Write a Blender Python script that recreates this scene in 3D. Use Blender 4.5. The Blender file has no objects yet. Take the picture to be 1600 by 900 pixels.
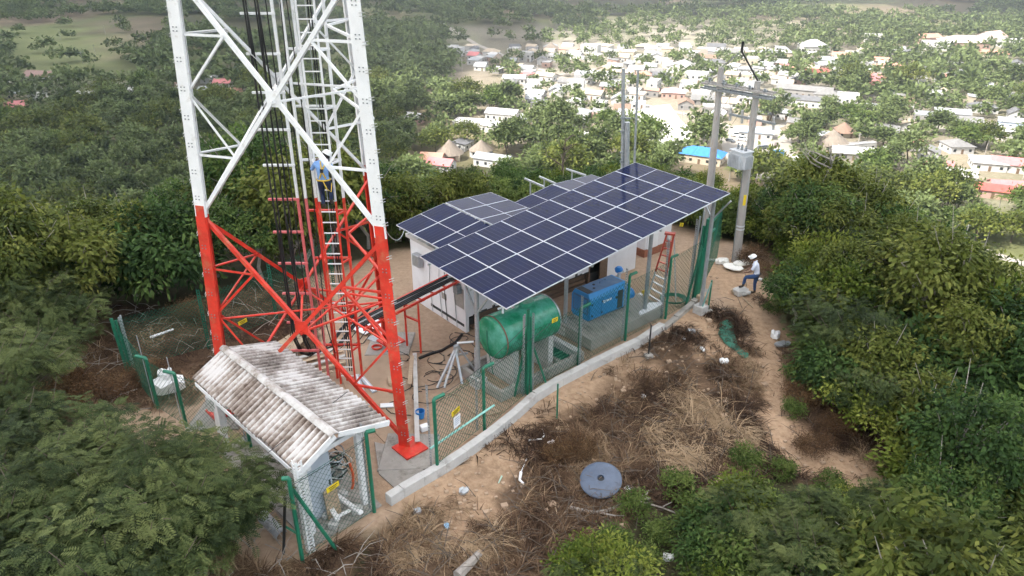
import bpy, bmesh, math, random
import numpy as np
from mathutils import Vector, Matrix

scene = bpy.context.scene
COL = scene.collection
rng = random.Random(7)
R = math.radians

# ------------------------------------------------------------------ camera, light, exposure
F_PX, PITCH, CAM_H = 1160.0, R(26.0), 13.6
cam_d = bpy.data.cameras.new('camera')
cam_d.sensor_width = 36.0
cam_d.lens = F_PX / 1600.0 * 36.0
cam_d.clip_start = 0.1
cam_d.clip_end = 30000.0
cam = bpy.data.objects.new('camera', cam_d)
COL.objects.link(cam)
cam.location = (0, 0, CAM_H)
cam.rotation_euler = (math.pi / 2 - PITCH, 0, 0)
scene.camera = cam

SUN_DIR = Vector((-0.60, -0.26, 0.756)).normalized()      # towards the sun
w = bpy.data.worlds.new('World')
scene.world = w
w.use_nodes = True
nt = w.node_tree
sky = nt.nodes.new('ShaderNodeTexSky')
sky.sky_type = 'NISHITA'
sky.sun_disc = False
sky.sun_elevation = math.asin(SUN_DIR.z)
sky.sun_rotation = math.atan2(SUN_DIR.x, SUN_DIR.y)
sky.air_density = 1.2
sky.dust_density = 2.5
bg = nt.nodes['Background']
bg.inputs['Strength'].default_value = 0.14
nt.links.new(sky.outputs['Color'], bg.inputs['Color'])
sun_d = bpy.data.lights.new('sun', 'SUN')
sun_d.energy = 4.0
sun_d.angle = R(0.53)
sun_d.color = (1.0, 0.96, 0.90)
sun = bpy.data.objects.new('sun', sun_d)
COL.objects.link(sun)
sun.rotation_euler = SUN_DIR.to_track_quat('Z', 'Y').to_euler()

scene.view_settings.view_transform = 'Standard'
scene.view_settings.look = 'None'
scene.view_settings.gamma = 1.0
scene.view_settings.use_curve_mapping = False
scene.view_settings.exposure = 1.5

# ------------------------------------------------------------------ geometry helpers
CP, SP = math.cos(PITCH), math.sin(PITCH)

def ray(x, y):
    a, b = (x - 800) / F_PX, (y - 450) / F_PX
    return a, CP - b * SP, -SP - b * CP

def px(x, y, z=0.0):
    a, b, c = ray(x, y)
    t = (z - CAM_H) / c
    return Vector((a * t, b * t, z))

def pxd(x, y, depth):
    a, b, c = ray(x, y)
    t = depth / b
    return Vector((a * t, depth, CAM_H + c * t))

def proj(p):
    x, y, z = p[0], p[1], p[2] - CAM_H
    zc = y * CP - z * SP
    return (800 + F_PX * x / zc, 450 + F_PX * (-z * CP - y * SP) / zc, zc)

def hash2(ix, iy, s):
    n = np.sin(ix * 127.1 + iy * 311.7 + s * 74.7) * 43758.5453
    return n - np.floor(n)

def vnoise(x, y, s=0):
    x, y = np.asarray(x, float), np.asarray(y, float)
    ix, iy = np.floor(x), np.floor(y)
    fx, fy = x - ix, y - iy
    fx, fy = fx * fx * (3 - 2 * fx), fy * fy * (3 - 2 * fy)
    a, b = hash2(ix, iy, s), hash2(ix + 1, iy, s)
    c, d = hash2(ix, iy + 1, s), hash2(ix + 1, iy + 1, s)
    return (a * (1 - fx) + b * fx) * (1 - fy) + (c * (1 - fx) + d * fx) * fy

def fbm(x, y, s=0, n=4):
    o, a, t = 0, 0.5, 0
    for i in range(n):
        o = o + a * vnoise(np.asarray(x) * 2 ** i, np.asarray(y) * 2 ** i, s + i * 13)
        t += a
        a *= 0.5
    return o / t

def in_poly(x, y, poly):
    x, y = np.asarray(x, float), np.asarray(y, float)
    ins = np.zeros(x.shape, bool)
    n = len(poly)
    for i in range(n):
        (x0, y0), (x1, y1) = poly[i][:2], poly[(i + 1) % n][:2]
        c = ((y0 > y) != (y1 > y))
        with np.errstate(divide='ignore', invalid='ignore'):
            ins ^= c & (x < (x1 - x0) * (y - y0) / (y1 - y0 + 1e-12) + x0)
    return ins

def dist_line(x, y, pts, closed=False):
    x, y = np.asarray(x, float), np.asarray(y, float)
    best = np.full(x.shape, 1e9)
    n = len(pts)
    for i in range(n if closed else n - 1):
        (x0, y0), (x1, y1) = pts[i][:2], pts[(i + 1) % n][:2]
        dx, dy = x1 - x0, y1 - y0
        t = np.clip(((x - x0) * dx + (y - y0) * dy) / (dx * dx + dy * dy + 1e-12), 0, 1)
        best = np.minimum(best, np.hypot(x - x0 - t * dx, y - y0 - t * dy))
    return best

def sstep(t):
    t = np.clip(t, 0, 1)
    return t * t * (3 - 2 * t)

# the levelled hilltop, and how the hill falls away from it to the valley floor 75 m below
PLATEAU = [(-5.6, 12.7), (-3.1, 14.8), (0.3, 18.7), (2.7, 21.2), (6.0, 24.5), (8.0, 26.2), (11.0, 27.6), (11.4, 31.5), (7.0, 36.0),
           (-1.0, 34.0), (-6.0, 31.0), (-14.0, 24.0), (-13.6, 19.5), (-10.0, 15.5)]
VALLEY = -75.0

def plate_dist(x, y):
    d = dist_line(x, y, PLATEAU, True)
    return np.where(in_poly(x, y, PLATEAU), 0.0, d)

def gz(x, y):
    x, y = np.asarray(x, float), np.asarray(y, float)
    d = plate_dist(x, y)
    L, d0 = 16.0, 3.0
    t = np.clip((d - d0) / L, 0, 1)
    J = L * (t ** 3 - t ** 4 / 2) + np.maximum(d - d0 - L, 0)
    wl = 1 - 0.36 * sstep((-x - 12) / 30)
    g = 0.10 * d + 0.40 * J * wl
    g = g + (fbm(x / 26.0, y / 26.0, 3) - 0.5) * 9.0 * sstep((d - 12) / 40)
    k, m = 14.0, -VALLEY
    h = np.clip(0.5 + 0.5 * (m - g) / k, 0, 1)
    g = m * (1 - h) + g * h - k * h * (1 - h)
    z = -g
    z = z + (fbm(x / 1.6, y / 1.6, 5, 3) - 0.5) * 0.30 * sstep((d - 0.2) / 1.5) * (1 - sstep((d - 60) / 60))
    r = np.hypot(x, y)
    z = z + sstep((r - 1150) / 2600) * (110 * fbm(x / 900.0, y / 900.0, 9) - 15)
    return z

def g1(x, y):
    return float(gz(np.array([x]), np.array([y]))[0])

def pg(x, y, up=0.0):
    """Where the line of sight through picture point x, y meets the ground (or a level UP metres above it)."""
    a, b, c = ray(x, y)
    ts = np.concatenate([np.arange(6, 80, 0.25), np.arange(80, 400, 1.0), np.arange(400, 3500, 6.0)])
    X, Y, Z = a * ts, b * ts, CAM_H + c * ts
    f = Z - (gz(X, Y) + up)
    i = int(np.argmax(f < 0)) if (f < 0).any() else len(ts) - 1
    i = max(i, 1)
    t0, t1, f0, f1 = ts[i - 1], ts[i], f[i - 1], f[i]
    t = t0 + (t1 - t0) * (f0 / (f0 - f1 + 1e-12))
    return Vector((a * t, b * t, CAM_H + c * t))

def base_of(x, y, up):
    p = pg(x, y, up)
    return Vector((p.x, p.y, g1(p.x, p.y)))

def top_z(bx, by, ypix):
    lo, hi = -20.0, 30.0
    for _ in range(50):
        m = (lo + hi) / 2
        if proj((bx, by, m))[1] > ypix:
            lo = m
        else:
            hi = m
    return lo

# ------------------------------------------------------------------ object helpers
def wloc(o):
    v = Vector((0, 0, 0))
    while o is not None:
        v = v + o.location
        o = o.parent
    return v

def put(o, label=None, cat=None, group=None, kind=None):
    if label: o['label'] = label
    if cat: o['category'] = cat
    if group: o['group'] = group
    if kind: o['kind'] = kind
    return o

def thing(name, label, cat, loc=(0, 0, 0), group=None, rotz=0.0):
    o = bpy.data.objects.new(name, None)
    o.empty_display_size = 0.3
    COL.objects.link(o)
    o.location = loc
    o.rotation_euler = (0, 0, rotz)
    return put(o, label, cat, group)

def link(name, mesh, parent=None, loc=None, rot=None, scale=None):
    o = bpy.data.objects.new(name, mesh)
    COL.objects.link(o)
    if parent is not None: o.parent = parent
    if loc is not None: o.location = loc
    if rot is not None: o.rotation_euler = rot
    if scale is not None: o.scale = scale if hasattr(scale, '__len__') else (scale,) * 3
    return o

def np_mesh(name, V, Fq, mats, tone=None, smooth=False, midx=None):
    """V (n,3), Fq (m,4) or (m,3) arrays."""
    me = bpy.data.meshes.new(name)
    V = np.ascontiguousarray(V, np.float32)
    Fq = np.ascontiguousarray(Fq, np.int32)
    k = Fq.shape[1]
    me.vertices.add(len(V)); me.vertices.foreach_set('co', V.ravel())
    me.loops.add(Fq.size); me.loops.foreach_set('vertex_index', Fq.ravel())
    me.polygons.add(len(Fq))
    me.polygons.foreach_set('loop_start', np.arange(0, Fq.size, k, dtype=np.int32))
    if midx is not None: me.polygons.foreach_set('material_index', np.ascontiguousarray(midx, np.int32))
    if smooth: me.polygons.foreach_set('use_smooth', np.ones(len(Fq), bool))
    me.update(calc_edges=True)
    if tone is not None:
        at = me.attributes.new('tone', 'FLOAT', 'POINT')
        at.data.foreach_set('value', np.ascontiguousarray(tone, np.float32))
    for m in (mats if isinstance(mats, (list, tuple)) else [mats]): me.materials.append(m)
    return me

class MB:
    """Collects simple solids in world metres, then links them as one mesh object."""
    def __init__(self):
        self.v, self.f, self.m = [], [], []
    def add(self, vs, fs, m=0):
        n = len(self.v)
        self.v += [tuple(p) for p in vs]
        self.f += [tuple(i + n for i in q) for q in fs]
        self.m += [m] * len(fs)
        return self
    def frame(self, o, ax, ay, az, m=0):
        """box: corner-centred at o with half axes ax, ay, az"""
        o, ax, ay, az = Vector(o), Vector(ax), Vector(ay), Vector(az)
        vs = [o + sx * ax + sy * ay + sz * az for sz in (-1, 1) for sy in (-1, 1) for sx in (-1, 1)]
        return self.add(vs, [(0, 2, 3, 1), (4, 5, 7, 6), (0, 1, 5, 4), (2, 6, 7, 3), (0, 4, 6, 2), (1, 3, 7, 5)], m)
    def box(self, c, size, yaw=0.0, m=0):
        cy, sy = math.cos(yaw), math.sin(yaw)
        return self.frame(c, Vector((cy, sy, 0)) * size[0] / 2, Vector((-sy, cy, 0)) * size[1] / 2, Vector((0, 0, size[2] / 2)), m)
    def beam(self, p, q, w, h=None, up=(0, 0, 1), m=0):
        p, q = Vector(p), Vector(q)
        d = q - p
        L = d.length
        if L < 1e-6: return self
        d /= L
        up = Vector(up)
        if abs(d.dot(up)) > 0.98: up = Vector((1, 0, 0)) if abs(d.x) < 0.9 else Vector((0, 1, 0))
        s = d.cross(up).normalized()
        t = s.cross(d).normalized()
        return self.frame((p + q) / 2, d * L / 2, s * w / 2, t * (h or w) / 2, m)
    def angle(self, p, q, w, n, th=0.012, m=0):
        """L section: one flange across the face whose normal is n, the other along n."""
        p, q, n = Vector(p), Vector(q), Vector(n).normalized()
        d = (q - p).normalized()
        s = d.cross(n).normalized()
        self.beam2(p, q, s, n, w, th, m)
        self.beam2(p + s * (w / 2 - th / 2) - n * (w * 0.5), q + s * (w / 2 - th / 2) - n * (w * 0.5), n, s, w - th * 1.2, th, m)
        return self
    def beam2(self, p, q, s, t, w, h, m=0):
        p, q = Vector(p), Vector(q)
        return self.frame((p + q) / 2, (q - p) / 2, Vector(s) * w / 2, Vector(t) * h / 2, m)
    def tube(self, pts, r, n=8, m=0, caps=True):
        pts = [Vector(p) for p in pts]
        rs = r if hasattr(r, '__len__') else [r] * len(pts)
        base = len(self.v)
        up = None
        vs, fs = [], []
        for i, p in enumerate(pts):
            d = (pts[min(i + 1, len(pts) - 1)] - pts[max(i - 1, 0)])
            d = d.normalized() if d.length > 1e-9 else Vector((0, 0, 1))
            if up is None:
                up = Vector((0, 0, 1)) if abs(d.z) < 0.9 else Vector((1, 0, 0))
            s = d.cross(up)
            s = s.normalized() if s.length > 1e-6 else d.orthogonal().normalized()
            t = s.cross(d).normalized()
            up = t
            for k in range(n):
                a = 2 * math.pi * k / n
                vs.append(p + (s * math.cos(a) + t * math.sin(a)) * rs[i])
        for i in range(len(pts) - 1):
            for k in range(n):
                k2 = (k + 1) % n
                fs.append((i * n + k, i * n + k2, (i + 1) * n + k2, (i + 1) * n + k))
        if caps:
            fs.append(tuple(range(n))[::-1])
            fs.append(tuple((len(pts) - 1) * n + k for k in range(n)))
        return self.add(vs, fs, m)
    def lathe(self, o, axis, prof, n=24, m=0):
        """profile of (along, radius) turned about axis through o"""
        o, ax = Vector(o), Vector(axis).normalized()
        s = ax.orthogonal().normalized()
        t = ax.cross(s)
        vs, fs = [], []
        for (a, r) in prof:
            for k in range(n):
                an = 2 * math.pi * k / n
                vs.append(o + ax * a + (s * math.cos(an) + t * math.sin(an)) * max(r, 1e-4))
        for i in range(len(prof) - 1):
            for k in range(n):
                k2 = (k + 1) % n
                fs.append((i * n + k, i * n + k2, (i + 1) * n + k2, (i + 1) * n + k))
        return self.add(vs, fs, m)
    def prism(self, poly, z0, z1, m=0):
        n = len(poly)
        vs = [(p[0], p[1], z0) for p in poly] + [(p[0], p[1], z1) for p in poly]
        fs = [tuple(range(n))[::-1], tuple(range(n, 2 * n))] + [(i, (i + 1) % n, n + (i + 1) % n, n + i) for i in range(n)]
        return self.add(vs, fs, m)
    def mesh(self, name, mats, origin=(0, 0, 0), smooth=False, bevel=0.0):
        me = bpy.data.meshes.new(name)
        o = Vector(origin)
        me.from_pydata([tuple(Vector(p) - o) for p in self.v], [], self.f)
        for m in (mats if isinstance(mats, (list, tuple)) else [mats]): me.materials.append(m)
        me.polygons.foreach_set('material_index', self.m)
        bm = bmesh.new(); bm.from_mesh(me)
        bmesh.ops.recalc_face_normals(bm, faces=bm.faces)
        if bevel > 0:
            bmesh.ops.bevel(bm, geom=[e for e in bm.edges], offset=bevel, segments=1, affect='EDGES', profile=0.5)
        bm.to_mesh(me); bm.free()
        if smooth:
            me.polygons.foreach_set('use_smooth', [True] * len(me.polygons))
            try: me.set_sharp_from_angle(angle=R(40))
            except Exception: pass
        me.update()
        return me
    def build(self, name, mats, parent=None, smooth=False, bevel=0.0, **kw):
        o = wloc(parent) if parent is not None else Vector((0, 0, 0))
        me = self.mesh(name, mats, o, smooth, bevel)
        ob = link(name, me, parent)
        return put(ob, **kw) if kw else ob

# ------------------------------------------------------------------ materials
MATS = {}
def mat(name, col, rough=0.7, var=0.12, scale=6.0, metal=0.0, bump=0.0, dirt=None, dirt_amt=0.0, dscale=2.0, stretch=(1, 1, 1),
        objcol=False, spec=0.5, coord='Object'):
    if name in MATS: return MATS[name]
    m = bpy.data.materials.new(name)
    m.use_nodes = True
    n = m.node_tree.nodes; l = m.node_tree.links
    b = n['Principled BSDF']
    b.inputs['Roughness'].default_value = rough
    b.inputs['Metallic'].default_value = metal
    b.inputs['Specular IOR Level'].default_value = spec
    tc = n.new('ShaderNodeTexCoord')
    mp = n.new('ShaderNodeMapping')
    mp.inputs['Scale'].default_value = stretch
    l.new(tc.outputs[coord], mp.inputs['Vector'])
    no = n.new('ShaderNodeTexNoise')
    no.inputs['Scale'].default_value = scale
    no.inputs['Detail'].default_value = 6
    no.inputs['Roughness'].default_value = 0.65
    l.new(mp.outputs['Vector'], no.inputs['Vector'])
    mr = n.new('ShaderNodeMapRange')
    mr.inputs['From Min'].default_value = 0.3; mr.inputs['From Max'].default_value = 0.7
    mr.inputs['To Min'].default_value = 1 - var; mr.inputs['To Max'].default_value = 1 + var
    l.new(no.outputs['Fac'], mr.inputs['Value'])
    mx = n.new('ShaderNodeMix'); mx.data_type = 'RGBA'; mx.blend_type = 'MULTIPLY'
    mx.inputs['Factor'].default_value = 1.0
    if objcol:
        oi = n.new('ShaderNodeObjectInfo')
        l.new(oi.outputs['Color'], mx.inputs['A'])
    else:
        mx.inputs['A'].default_value = (*col, 1)
    cb = n.new('ShaderNodeCombineColor')
    for i in range(3): l.new(mr.outputs['Result'], cb.inputs[i])
    l.new(cb.outputs['Color'], mx.inputs['B'])
    out = mx.outputs['Result']
    if dirt is not None:
        n2 = n.new('ShaderNodeTexNoise')
        n2.inputs['Scale'].default_value = dscale
        n2.inputs['Detail'].default_value = 8
        n2.inputs['Roughness'].default_value = 0.7
        l.new(mp.outputs['Vector'], n2.inputs['Vector'])
        r2 = n.new('ShaderNodeMapRange')
        r2.inputs['From Min'].default_value = 0.62 - 0.3 * dirt_amt
        r2.inputs['From Max'].default_value = 0.80 - 0.3 * dirt_amt
        l.new(n2.outputs['Fac'], r2.inputs['Value'])
        m2 = n.new('ShaderNodeMix'); m2.data_type = 'RGBA'
        l.new(r2.outputs['Result'], m2.inputs['Factor'])
        l.new(out, m2.inputs['A']); m2.inputs['B'].default_value = (*dirt, 1)
        out = m2.outputs['Result']
    l.new(out, b.inputs['Base Color'])
    if bump > 0:
        bp = n.new('ShaderNodeBump')
        bp.inputs['Strength'].default_value = min(bump, 1.0)
        bp.inputs['Distance'].default_value = 0.02
        l.new(no.outputs['Fac'], bp.inputs['Height'])
        l.new(bp.outputs['Normal'], b.inputs['Normal'])
    MATS[name] = m
    return m

def leaf_mat(name, dark, mid, light, transl=0.3, rough=0.6, vary=0.25):
    m = bpy.data.materials.new(name)
    m.use_nodes = True
    n = m.node_tree.nodes; l = m.node_tree.links
    b = n['Principled BSDF']
    at = n.new('ShaderNodeAttribute'); at.attribute_name = 'tone'
    oi = n.new('ShaderNodeObjectInfo')
    ad = n.new('ShaderNodeMath'); ad.operation = 'MULTIPLY_ADD'
    ad.inputs[1].default_value = vary; ad.inputs[2].default_value = -vary / 2
    l.new(oi.outputs['Random'], ad.inputs[0])
    s = n.new('ShaderNodeMath'); s.operation = 'ADD'; s.use_clamp = True
    l.new(at.outputs['Fac'], s.inputs[0]); l.new(ad.outputs[0], s.inputs[1])
    rp = n.new('ShaderNodeValToRGB')
    e = rp.color_ramp.elements
    e[0].position = 0.0; e[0].color = (*dark, 1)
    e[1].position = 1.0; e[1].color = (*light, 1)
    k = e.new(0.5); k.color = (*mid, 1)
    l.new(s.outputs[0], rp.inputs['Fac'])
    l.new(rp.outputs['Color'], b.inputs['Base Color'])
    b.inputs['Roughness'].default_value = rough
    b.inputs['Specular IOR Level'].default_value = 0.14
    tr = n.new('ShaderNodeBsdfTranslucent')
    l.new(rp.outputs['Color'], tr.inputs['Color'])
    ms = n.new('ShaderNodeMixShader'); ms.inputs[0].default_value = transl
    l.new(b.outputs[0], ms.inputs[1]); l.new(tr.outputs[0], ms.inputs[2])
    l.new(ms.outputs[0], n['Material Output'].inputs['Surface'])
    MATS[name] = m
    return m
# ------------------------------------------------------------------ ground
PATH_PX = [(1105, 425), (1140, 438), (1172, 475), (1195, 520), (1207, 560), (1203, 610), (1205, 650), (1228, 695), (1265, 722), (1345, 735)]
PATH = [pg(*p) for p in PATH_PX]
TRACK2 = [pg(*p) for p in [(1085, 500), (1110, 520), (1150, 560), (1195, 570)]]
BANK = [pg(*p) for p in [(820, 665), (790, 700), (770, 740), (760, 800), (720, 820)]]
BANK3 = [pg(*p) for p in [(668, 772), (715, 748), (770, 712), (830, 664), (900, 622), (985, 580)]]
BANK2 = [pg(*p) for p in [(880, 620), (940, 590)]]
CLEAR_PX = [(545, 960), (600, 840), (660, 775), (800, 660), (1090, 480), (1105, 420), (1190, 450), (1215, 520), (1235, 570), (1300, 640), (1385, 690),
            (1375, 745), (1260, 752), (1150, 735), (1060, 790), (940, 840), (880, 960)]
CLEAR = [pg(*p) for p in CLEAR_PX]
MUD = [pg(*p) for p in [(60, 480), (250, 480), (450, 440), (520, 470), (480, 560), (340, 570), (300, 640), (210, 640), (110, 600)]]
BRUSH_L = [pg(*p) for p in [(230, 780), (420, 760), (560, 860), (560, 960), (60, 960), (60, 900)]]

def axis_pts(lo, hi, step, far_lo, far_hi, grow=1.09):
    a = list(np.arange(lo, hi + 1e-6, step))
    s, v = step, hi
    while v < far_hi:
        s *= grow; v += s; a.append(v)
    s, v = step, lo
    while v > far_lo:
        s *= grow; v -= s; a.insert(0, v)
    return np.array(a)

gx = axis_pts(-26, 30, 0.33, -5000, 5000)
gy = axis_pts(4, 44, 0.33, -900, 6500)
GX, GY = np.meshgrid(gx, gy)
GZ = gz(GX, GY)
V = np.stack([GX.ravel(), GY.ravel(), GZ.ravel()], 1)
nx_, ny_ = len(gx), len(gy)
ii = np.arange(nx_ * ny_).reshape(ny_, nx_)
Fq = np.stack([ii[:-1, :-1], ii[:-1, 1:], ii[1:, 1:], ii[1:, :-1]], -1).reshape(-1, 4)

def pixel_of(X, Y, Z):
    zc = Y * CP - (Z - CAM_H) * SP
    zc_ = np.where(zc > 0.5, zc, np.nan)
    return 800 + F_PX * X / zc_, 450 + F_PX * (-(Z - CAM_H) * CP - Y * SP) / zc_

PXX, PYY = pixel_of(V[:, 0], V[:, 1], V[:, 2])
PXX, PYY = np.nan_to_num(PXX, nan=-1e5), np.nan_to_num(PYY, nan=-1e5)
X, Y = V[:, 0], V[:, 1]
nz1 = fbm(X / 1.1, Y / 1.1, 21) - 0.5
nz2 = fbm(X / 40., Y / 40., 22) - 0.5
dpl = plate_dist(X, Y)
yard = 1 - sstep((dpl + nz1 * 0.8 - 0.1) / 0.7)
path = 1 - sstep((dist_line(X, Y, PATH) + nz1 * 1.2 - 0.50) / 0.8)
path = np.maximum(path, 0.9 * (1 - sstep((dist_line(X, Y, TRACK2) + nz1 * 1.8 - 0.5) / 1.0)))
path = np.maximum(path, 0.8 * (1 - sstep((dist_line(X, Y, BANK) + nz1 * 2.2 - 0.35) / 0.8)))
path = np.maximum(path, 0.9 * (1 - sstep((dist_line(X, Y, BANK3) + nz1 * 3.0 - 0.30) / 0.9)) * np.clip(0.35 + 1.9 * fbm(X / 1.7, Y / 1.7, 24) - 0.35, 0.2, 1))
path = np.maximum(path, 0.9 * (1 - sstep((dist_line(X, Y, BANK2) + nz1 * 2.0 - 0.15) / 0.8)))
brush = np.where(in_poly(X, Y, CLEAR), 1.0, 0.0)
mud = np.where(in_poly(X, Y, MUD), 1.0, 0.0)
brush = np.maximum(np.maximum(brush, mud), np.where(in_poly(X, Y, BRUSH_L), 1.0, 0.0))
yard = yard * (1 - mud)
PALE_PX = [(690, 45), (860, 45), (1000, 22), (1290, 30), (1600, 60), (1600, 330), (1480, 330), (1330, 270), (1250, 260), (1050, 262), (830, 235), (690, 175), (640, 130), (690, 95)]
CORE_PX = [(870, 60), (1090, 35), (1230, 80), (1230, 120), (1130, 175), (1110, 220), (960, 205), (830, 170), (800, 100)]
pale = np.where(in_poly(PXX, PYY, PALE_PX), 0.36, 0.0) + np.where(in_poly(PXX, PYY, CORE_PX), 0.30, 0.0)
pale = np.clip(pale * (0.5 + 1.6 * (fbm(X / 18., Y / 18., 31) - 0.12)), 0, 1)
pale = np.maximum(pale, np.where(in_poly(PXX, PYY, [(0, 120), (110, 132), (420, 140), (420, 158), (330, 150), (180, 160), (0, 150)]), 0.5, 0))
valley = (V[:, 2] < -66) & (np.hypot(X, Y) > 100)
field = np.where(valley, 0.55, 0) * sstep((fbm(X / 90., Y / 90., 41) - 0.42) / 0.12)
field = np.maximum(field, np.where(in_poly(PXX, PYY, [(-900, 45), (165, 40), (230, 90), (180, 100), (120, 118), (60, 108), (0, 95), (-900, 90)]), 1.0, 0))
field = np.maximum(field, np.where(in_poly(PXX, PYY, [(520, 12), (600, 10), (600, 30), (540, 34)]), 0.8, 0))
dry = np.where(valley, 0.6, 0) * sstep((fbm(X / 160., Y / 120., 42) - 0.5) / 0.1)
dry = np.maximum(dry, np.where(in_poly(PXX, PYY, [(-600, 34), (170, 15), (170, 24), (0, 42)]), 1.0, 0))
dry = np.maximum(dry, np.where(in_poly(PXX, PYY, [(700, 10), (850, -5), (930, 18), (860, 34), (760, 26)]), 0.7, 0))
dry = np.maximum(dry, np.where(in_poly(PXX, PYY, [(1225, 25), (1380, 20), (1390, 26), (1290, 33), (1230, 32)]), 1.0, 0))
dry = np.maximum(dry, np.where(in_poly(PXX, PYY, [(1040, 0), (1062, -4), (1066, 10), (1040, 18)]), 1.0, 0))
dry = np.maximum(dry, np.where(in_poly(PXX, PYY, [(180, 30), (260, 30), (330, 80), (190, 90), (150, 75)]), 0.6, 0))

gm = bpy.data.materials.new('ground')
gm.use_nodes = True
n = gm.node_tree.nodes; l = gm.node_tree.links
b = n['Principled BSDF']; b.inputs['Roughness'].default_value = 0.95; b.inputs['Specular IOR Level'].default_value = 0.1
tc = n.new('ShaderNodeTexCoord')
def gnoise(scale, detail=8, rough=0.7):
    q = n.new('ShaderNodeTexNoise'); q.inputs['Scale'].default_value = scale
    q.inputs['Detail'].default_value = detail; q.inputs['Roughness'].default_value = rough
    l.new(tc.outputs['Object'], q.inputs['Vector'])
    return q
fine, med, big = gnoise(5.0), gnoise(1.1), gnoise(0.03)
def ramp(src, a, c, lo=0.3, hi=0.7):
    r = n.new('ShaderNodeValToRGB')
    r.color_ramp.elements[0].position = lo; r.color_ramp.elements[0].color = (*a, 1)
    r.color_ramp.elements[1].position = hi; r.color_ramp.elements[1].color = (*c, 1)
    l.new(src.outputs['Fac'], r.inputs['Fac'])
    return r.outputs['Color']
def over(base, col, attr, noise=None, gain=1.0):
    at = n.new('ShaderNodeAttribute'); at.attribute_name = attr
    fac = at.outputs['Fac']
    if noise is not None:
        ma = n.new('ShaderNodeMath'); ma.operation = 'MULTIPLY_ADD'; ma.use_clamp = True
        sub = n.new('ShaderNodeMath'); sub.operation = 'SUBTRACT'; sub.inputs[1].default_value = 0.5
        l.new(noise.outputs['Fac'], sub.inputs[0])
        l.new(sub.outputs[0], ma.inputs[0]); ma.inputs[1].default_value = gain
        l.new(fac, ma.inputs[2])
        # only where the mask is present at all
        mu = n.new('ShaderNodeMath'); mu.operation = 'MULTIPLY'; mu.use_clamp = True
        st = n.new('ShaderNodeMath'); st.operation = 'MULTIPLY'; st.inputs[1].default_value = 6.0; st.use_clamp = True
        l.new(fac, st.inputs[0]); l.new(ma.outputs[0], mu.inputs[0]); l.new(st.outputs[0], mu.inputs[1])
        fac = mu.outputs[0]
    x = n.new('ShaderNodeMix'); x.data_type = 'RGBA'
    l.new(fac, x.inputs['Factor']); l.new(base, x.inputs['A']); l.new(col, x.inputs['B'])
    return x.outputs['Result']
c0 = ramp(med, (0.035, 0.036, 0.018), (0.085, 0.075, 0.040))
c0 = over(c0, ramp(big, (0.12, 0.14, 0.055), (0.21, 0.22, 0.095)), 'field', med, 0.5)
c0 = over(c0, ramp(big, (0.16, 0.12, 0.085), (0.27, 0.21, 0.14)), 'dry', med, 0.5)
c0 = over(c0, ramp(med, (0.20, 0.175, 0.14), (0.38, 0.34, 0.285)), 'pale', med, 0.6)
c0 = over(c0, ramp(fine, (0.055, 0.035, 0.023), (0.17, 0.11, 0.07)), 'brush', med, 0.5)
c0 = over(c0, ramp(fine, (0.30, 0.21, 0.145), (0.45, 0.33, 0.235)), 'yard', med, 0.7)
c0 = over(c0, ramp(fine, (0.28, 0.18, 0.112), (0.52, 0.365, 0.24)), 'path', med, 0.7)
l.new(c0, b.inputs['Base Color'])
bp = n.new('ShaderNodeBump'); bp.inputs['Strength'].default_value = 0.7; bp.inputs['Distance'].default_value = 0.06
l.new(fine.outputs['Fac'], bp.inputs['Height']); l.new(bp.outputs['Normal'], b.inputs['Normal'])

gme = np_mesh('ground', V, Fq, gm, smooth=True)
for nm, arr in dict(field=field, dry=dry, pale=pale, brush=brush, yard=yard, path=path).items():
    at = gme.attributes.new(nm, 'FLOAT', 'POINT')
    at.data.foreach_set('value', np.ascontiguousarray(arr, np.float32))
put(link('ground', gme), kind='structure')

# ------------------------------------------------------------------ broken cloud whose shade lies on the hilltop while the village is in the sun
CLOUD_Z = 620.0
off = SUN_DIR * ((CLOUD_Z - VALLEY) / SUN_DIR.z)
cn = 84
cxs = np.linspace(-2600, 2600, cn); cys = np.linspace(-1700, 3900, cn)
CX, CY = np.meshgrid(cxs, cys)
SUNNY_PX = [(-300, 8), (60, 0), (240, 16), (330, 60), (420, 120), (480, 190), (560, 260), (620, 380), (800, 420), (1010, 400), (1200, 400), (1400, 440), (1600, 560), (2300, 640),
            (2100, 60), (1500, 45), (1300, 38), (1180, 22), (900, 24), (800, 60), (720, 110), (640, 150), (600, 120), (520, 90), (400, 60), (280, 28)]
SUNNY = [px(x, y, VALLEY) for x, y in SUNNY_PX]
sh = np.where(in_poly(CX, CY, SUNNY), -1, 1) * dist_line(CX, CY, SUNNY, True)      # ground distance outside the sunny patch
wob = (fbm(CX / 160., CY / 160., 51) - 0.5) * 40
edge = np.minimum(sh + wob, np.minimum(2300 - np.hypot(CX, CY - 900) + wob * 4, 1e9))
holes = sstep((fbm(CX / 420., CY / 420., 57) - 0.60) / 0.08) * sstep((np.hypot(CX, CY) - 420) / 200) * 260
thick = np.clip((edge - holes) / 150., 0, 1)
keep = thick > 0.0
lump = fbm(CX / 130., CY / 130., 53, 5)
tz = CLOUD_Z + np.sqrt(thick) * (25 + 75 * lump)
bz = CLOUD_Z - np.sqrt(thick) * (10 + 50 * fbm(CX / 170., CY / 170., 54))
Pt = np.stack([CX + off.x, CY + off.y, tz], -1).reshape(-1, 3)
Pb = np.stack([CX + off.x, CY + off.y, bz], -1).reshape(-1, 3)
ci = np.arange(cn * cn).reshape(cn, cn)
q = np.stack([ci[:-1, :-1], ci[:-1, 1:], ci[1:, 1:], ci[1:, :-1]], -1).reshape(-1, 4)
kq = keep.ravel()[q].any(1)
q = q[kq]
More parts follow.
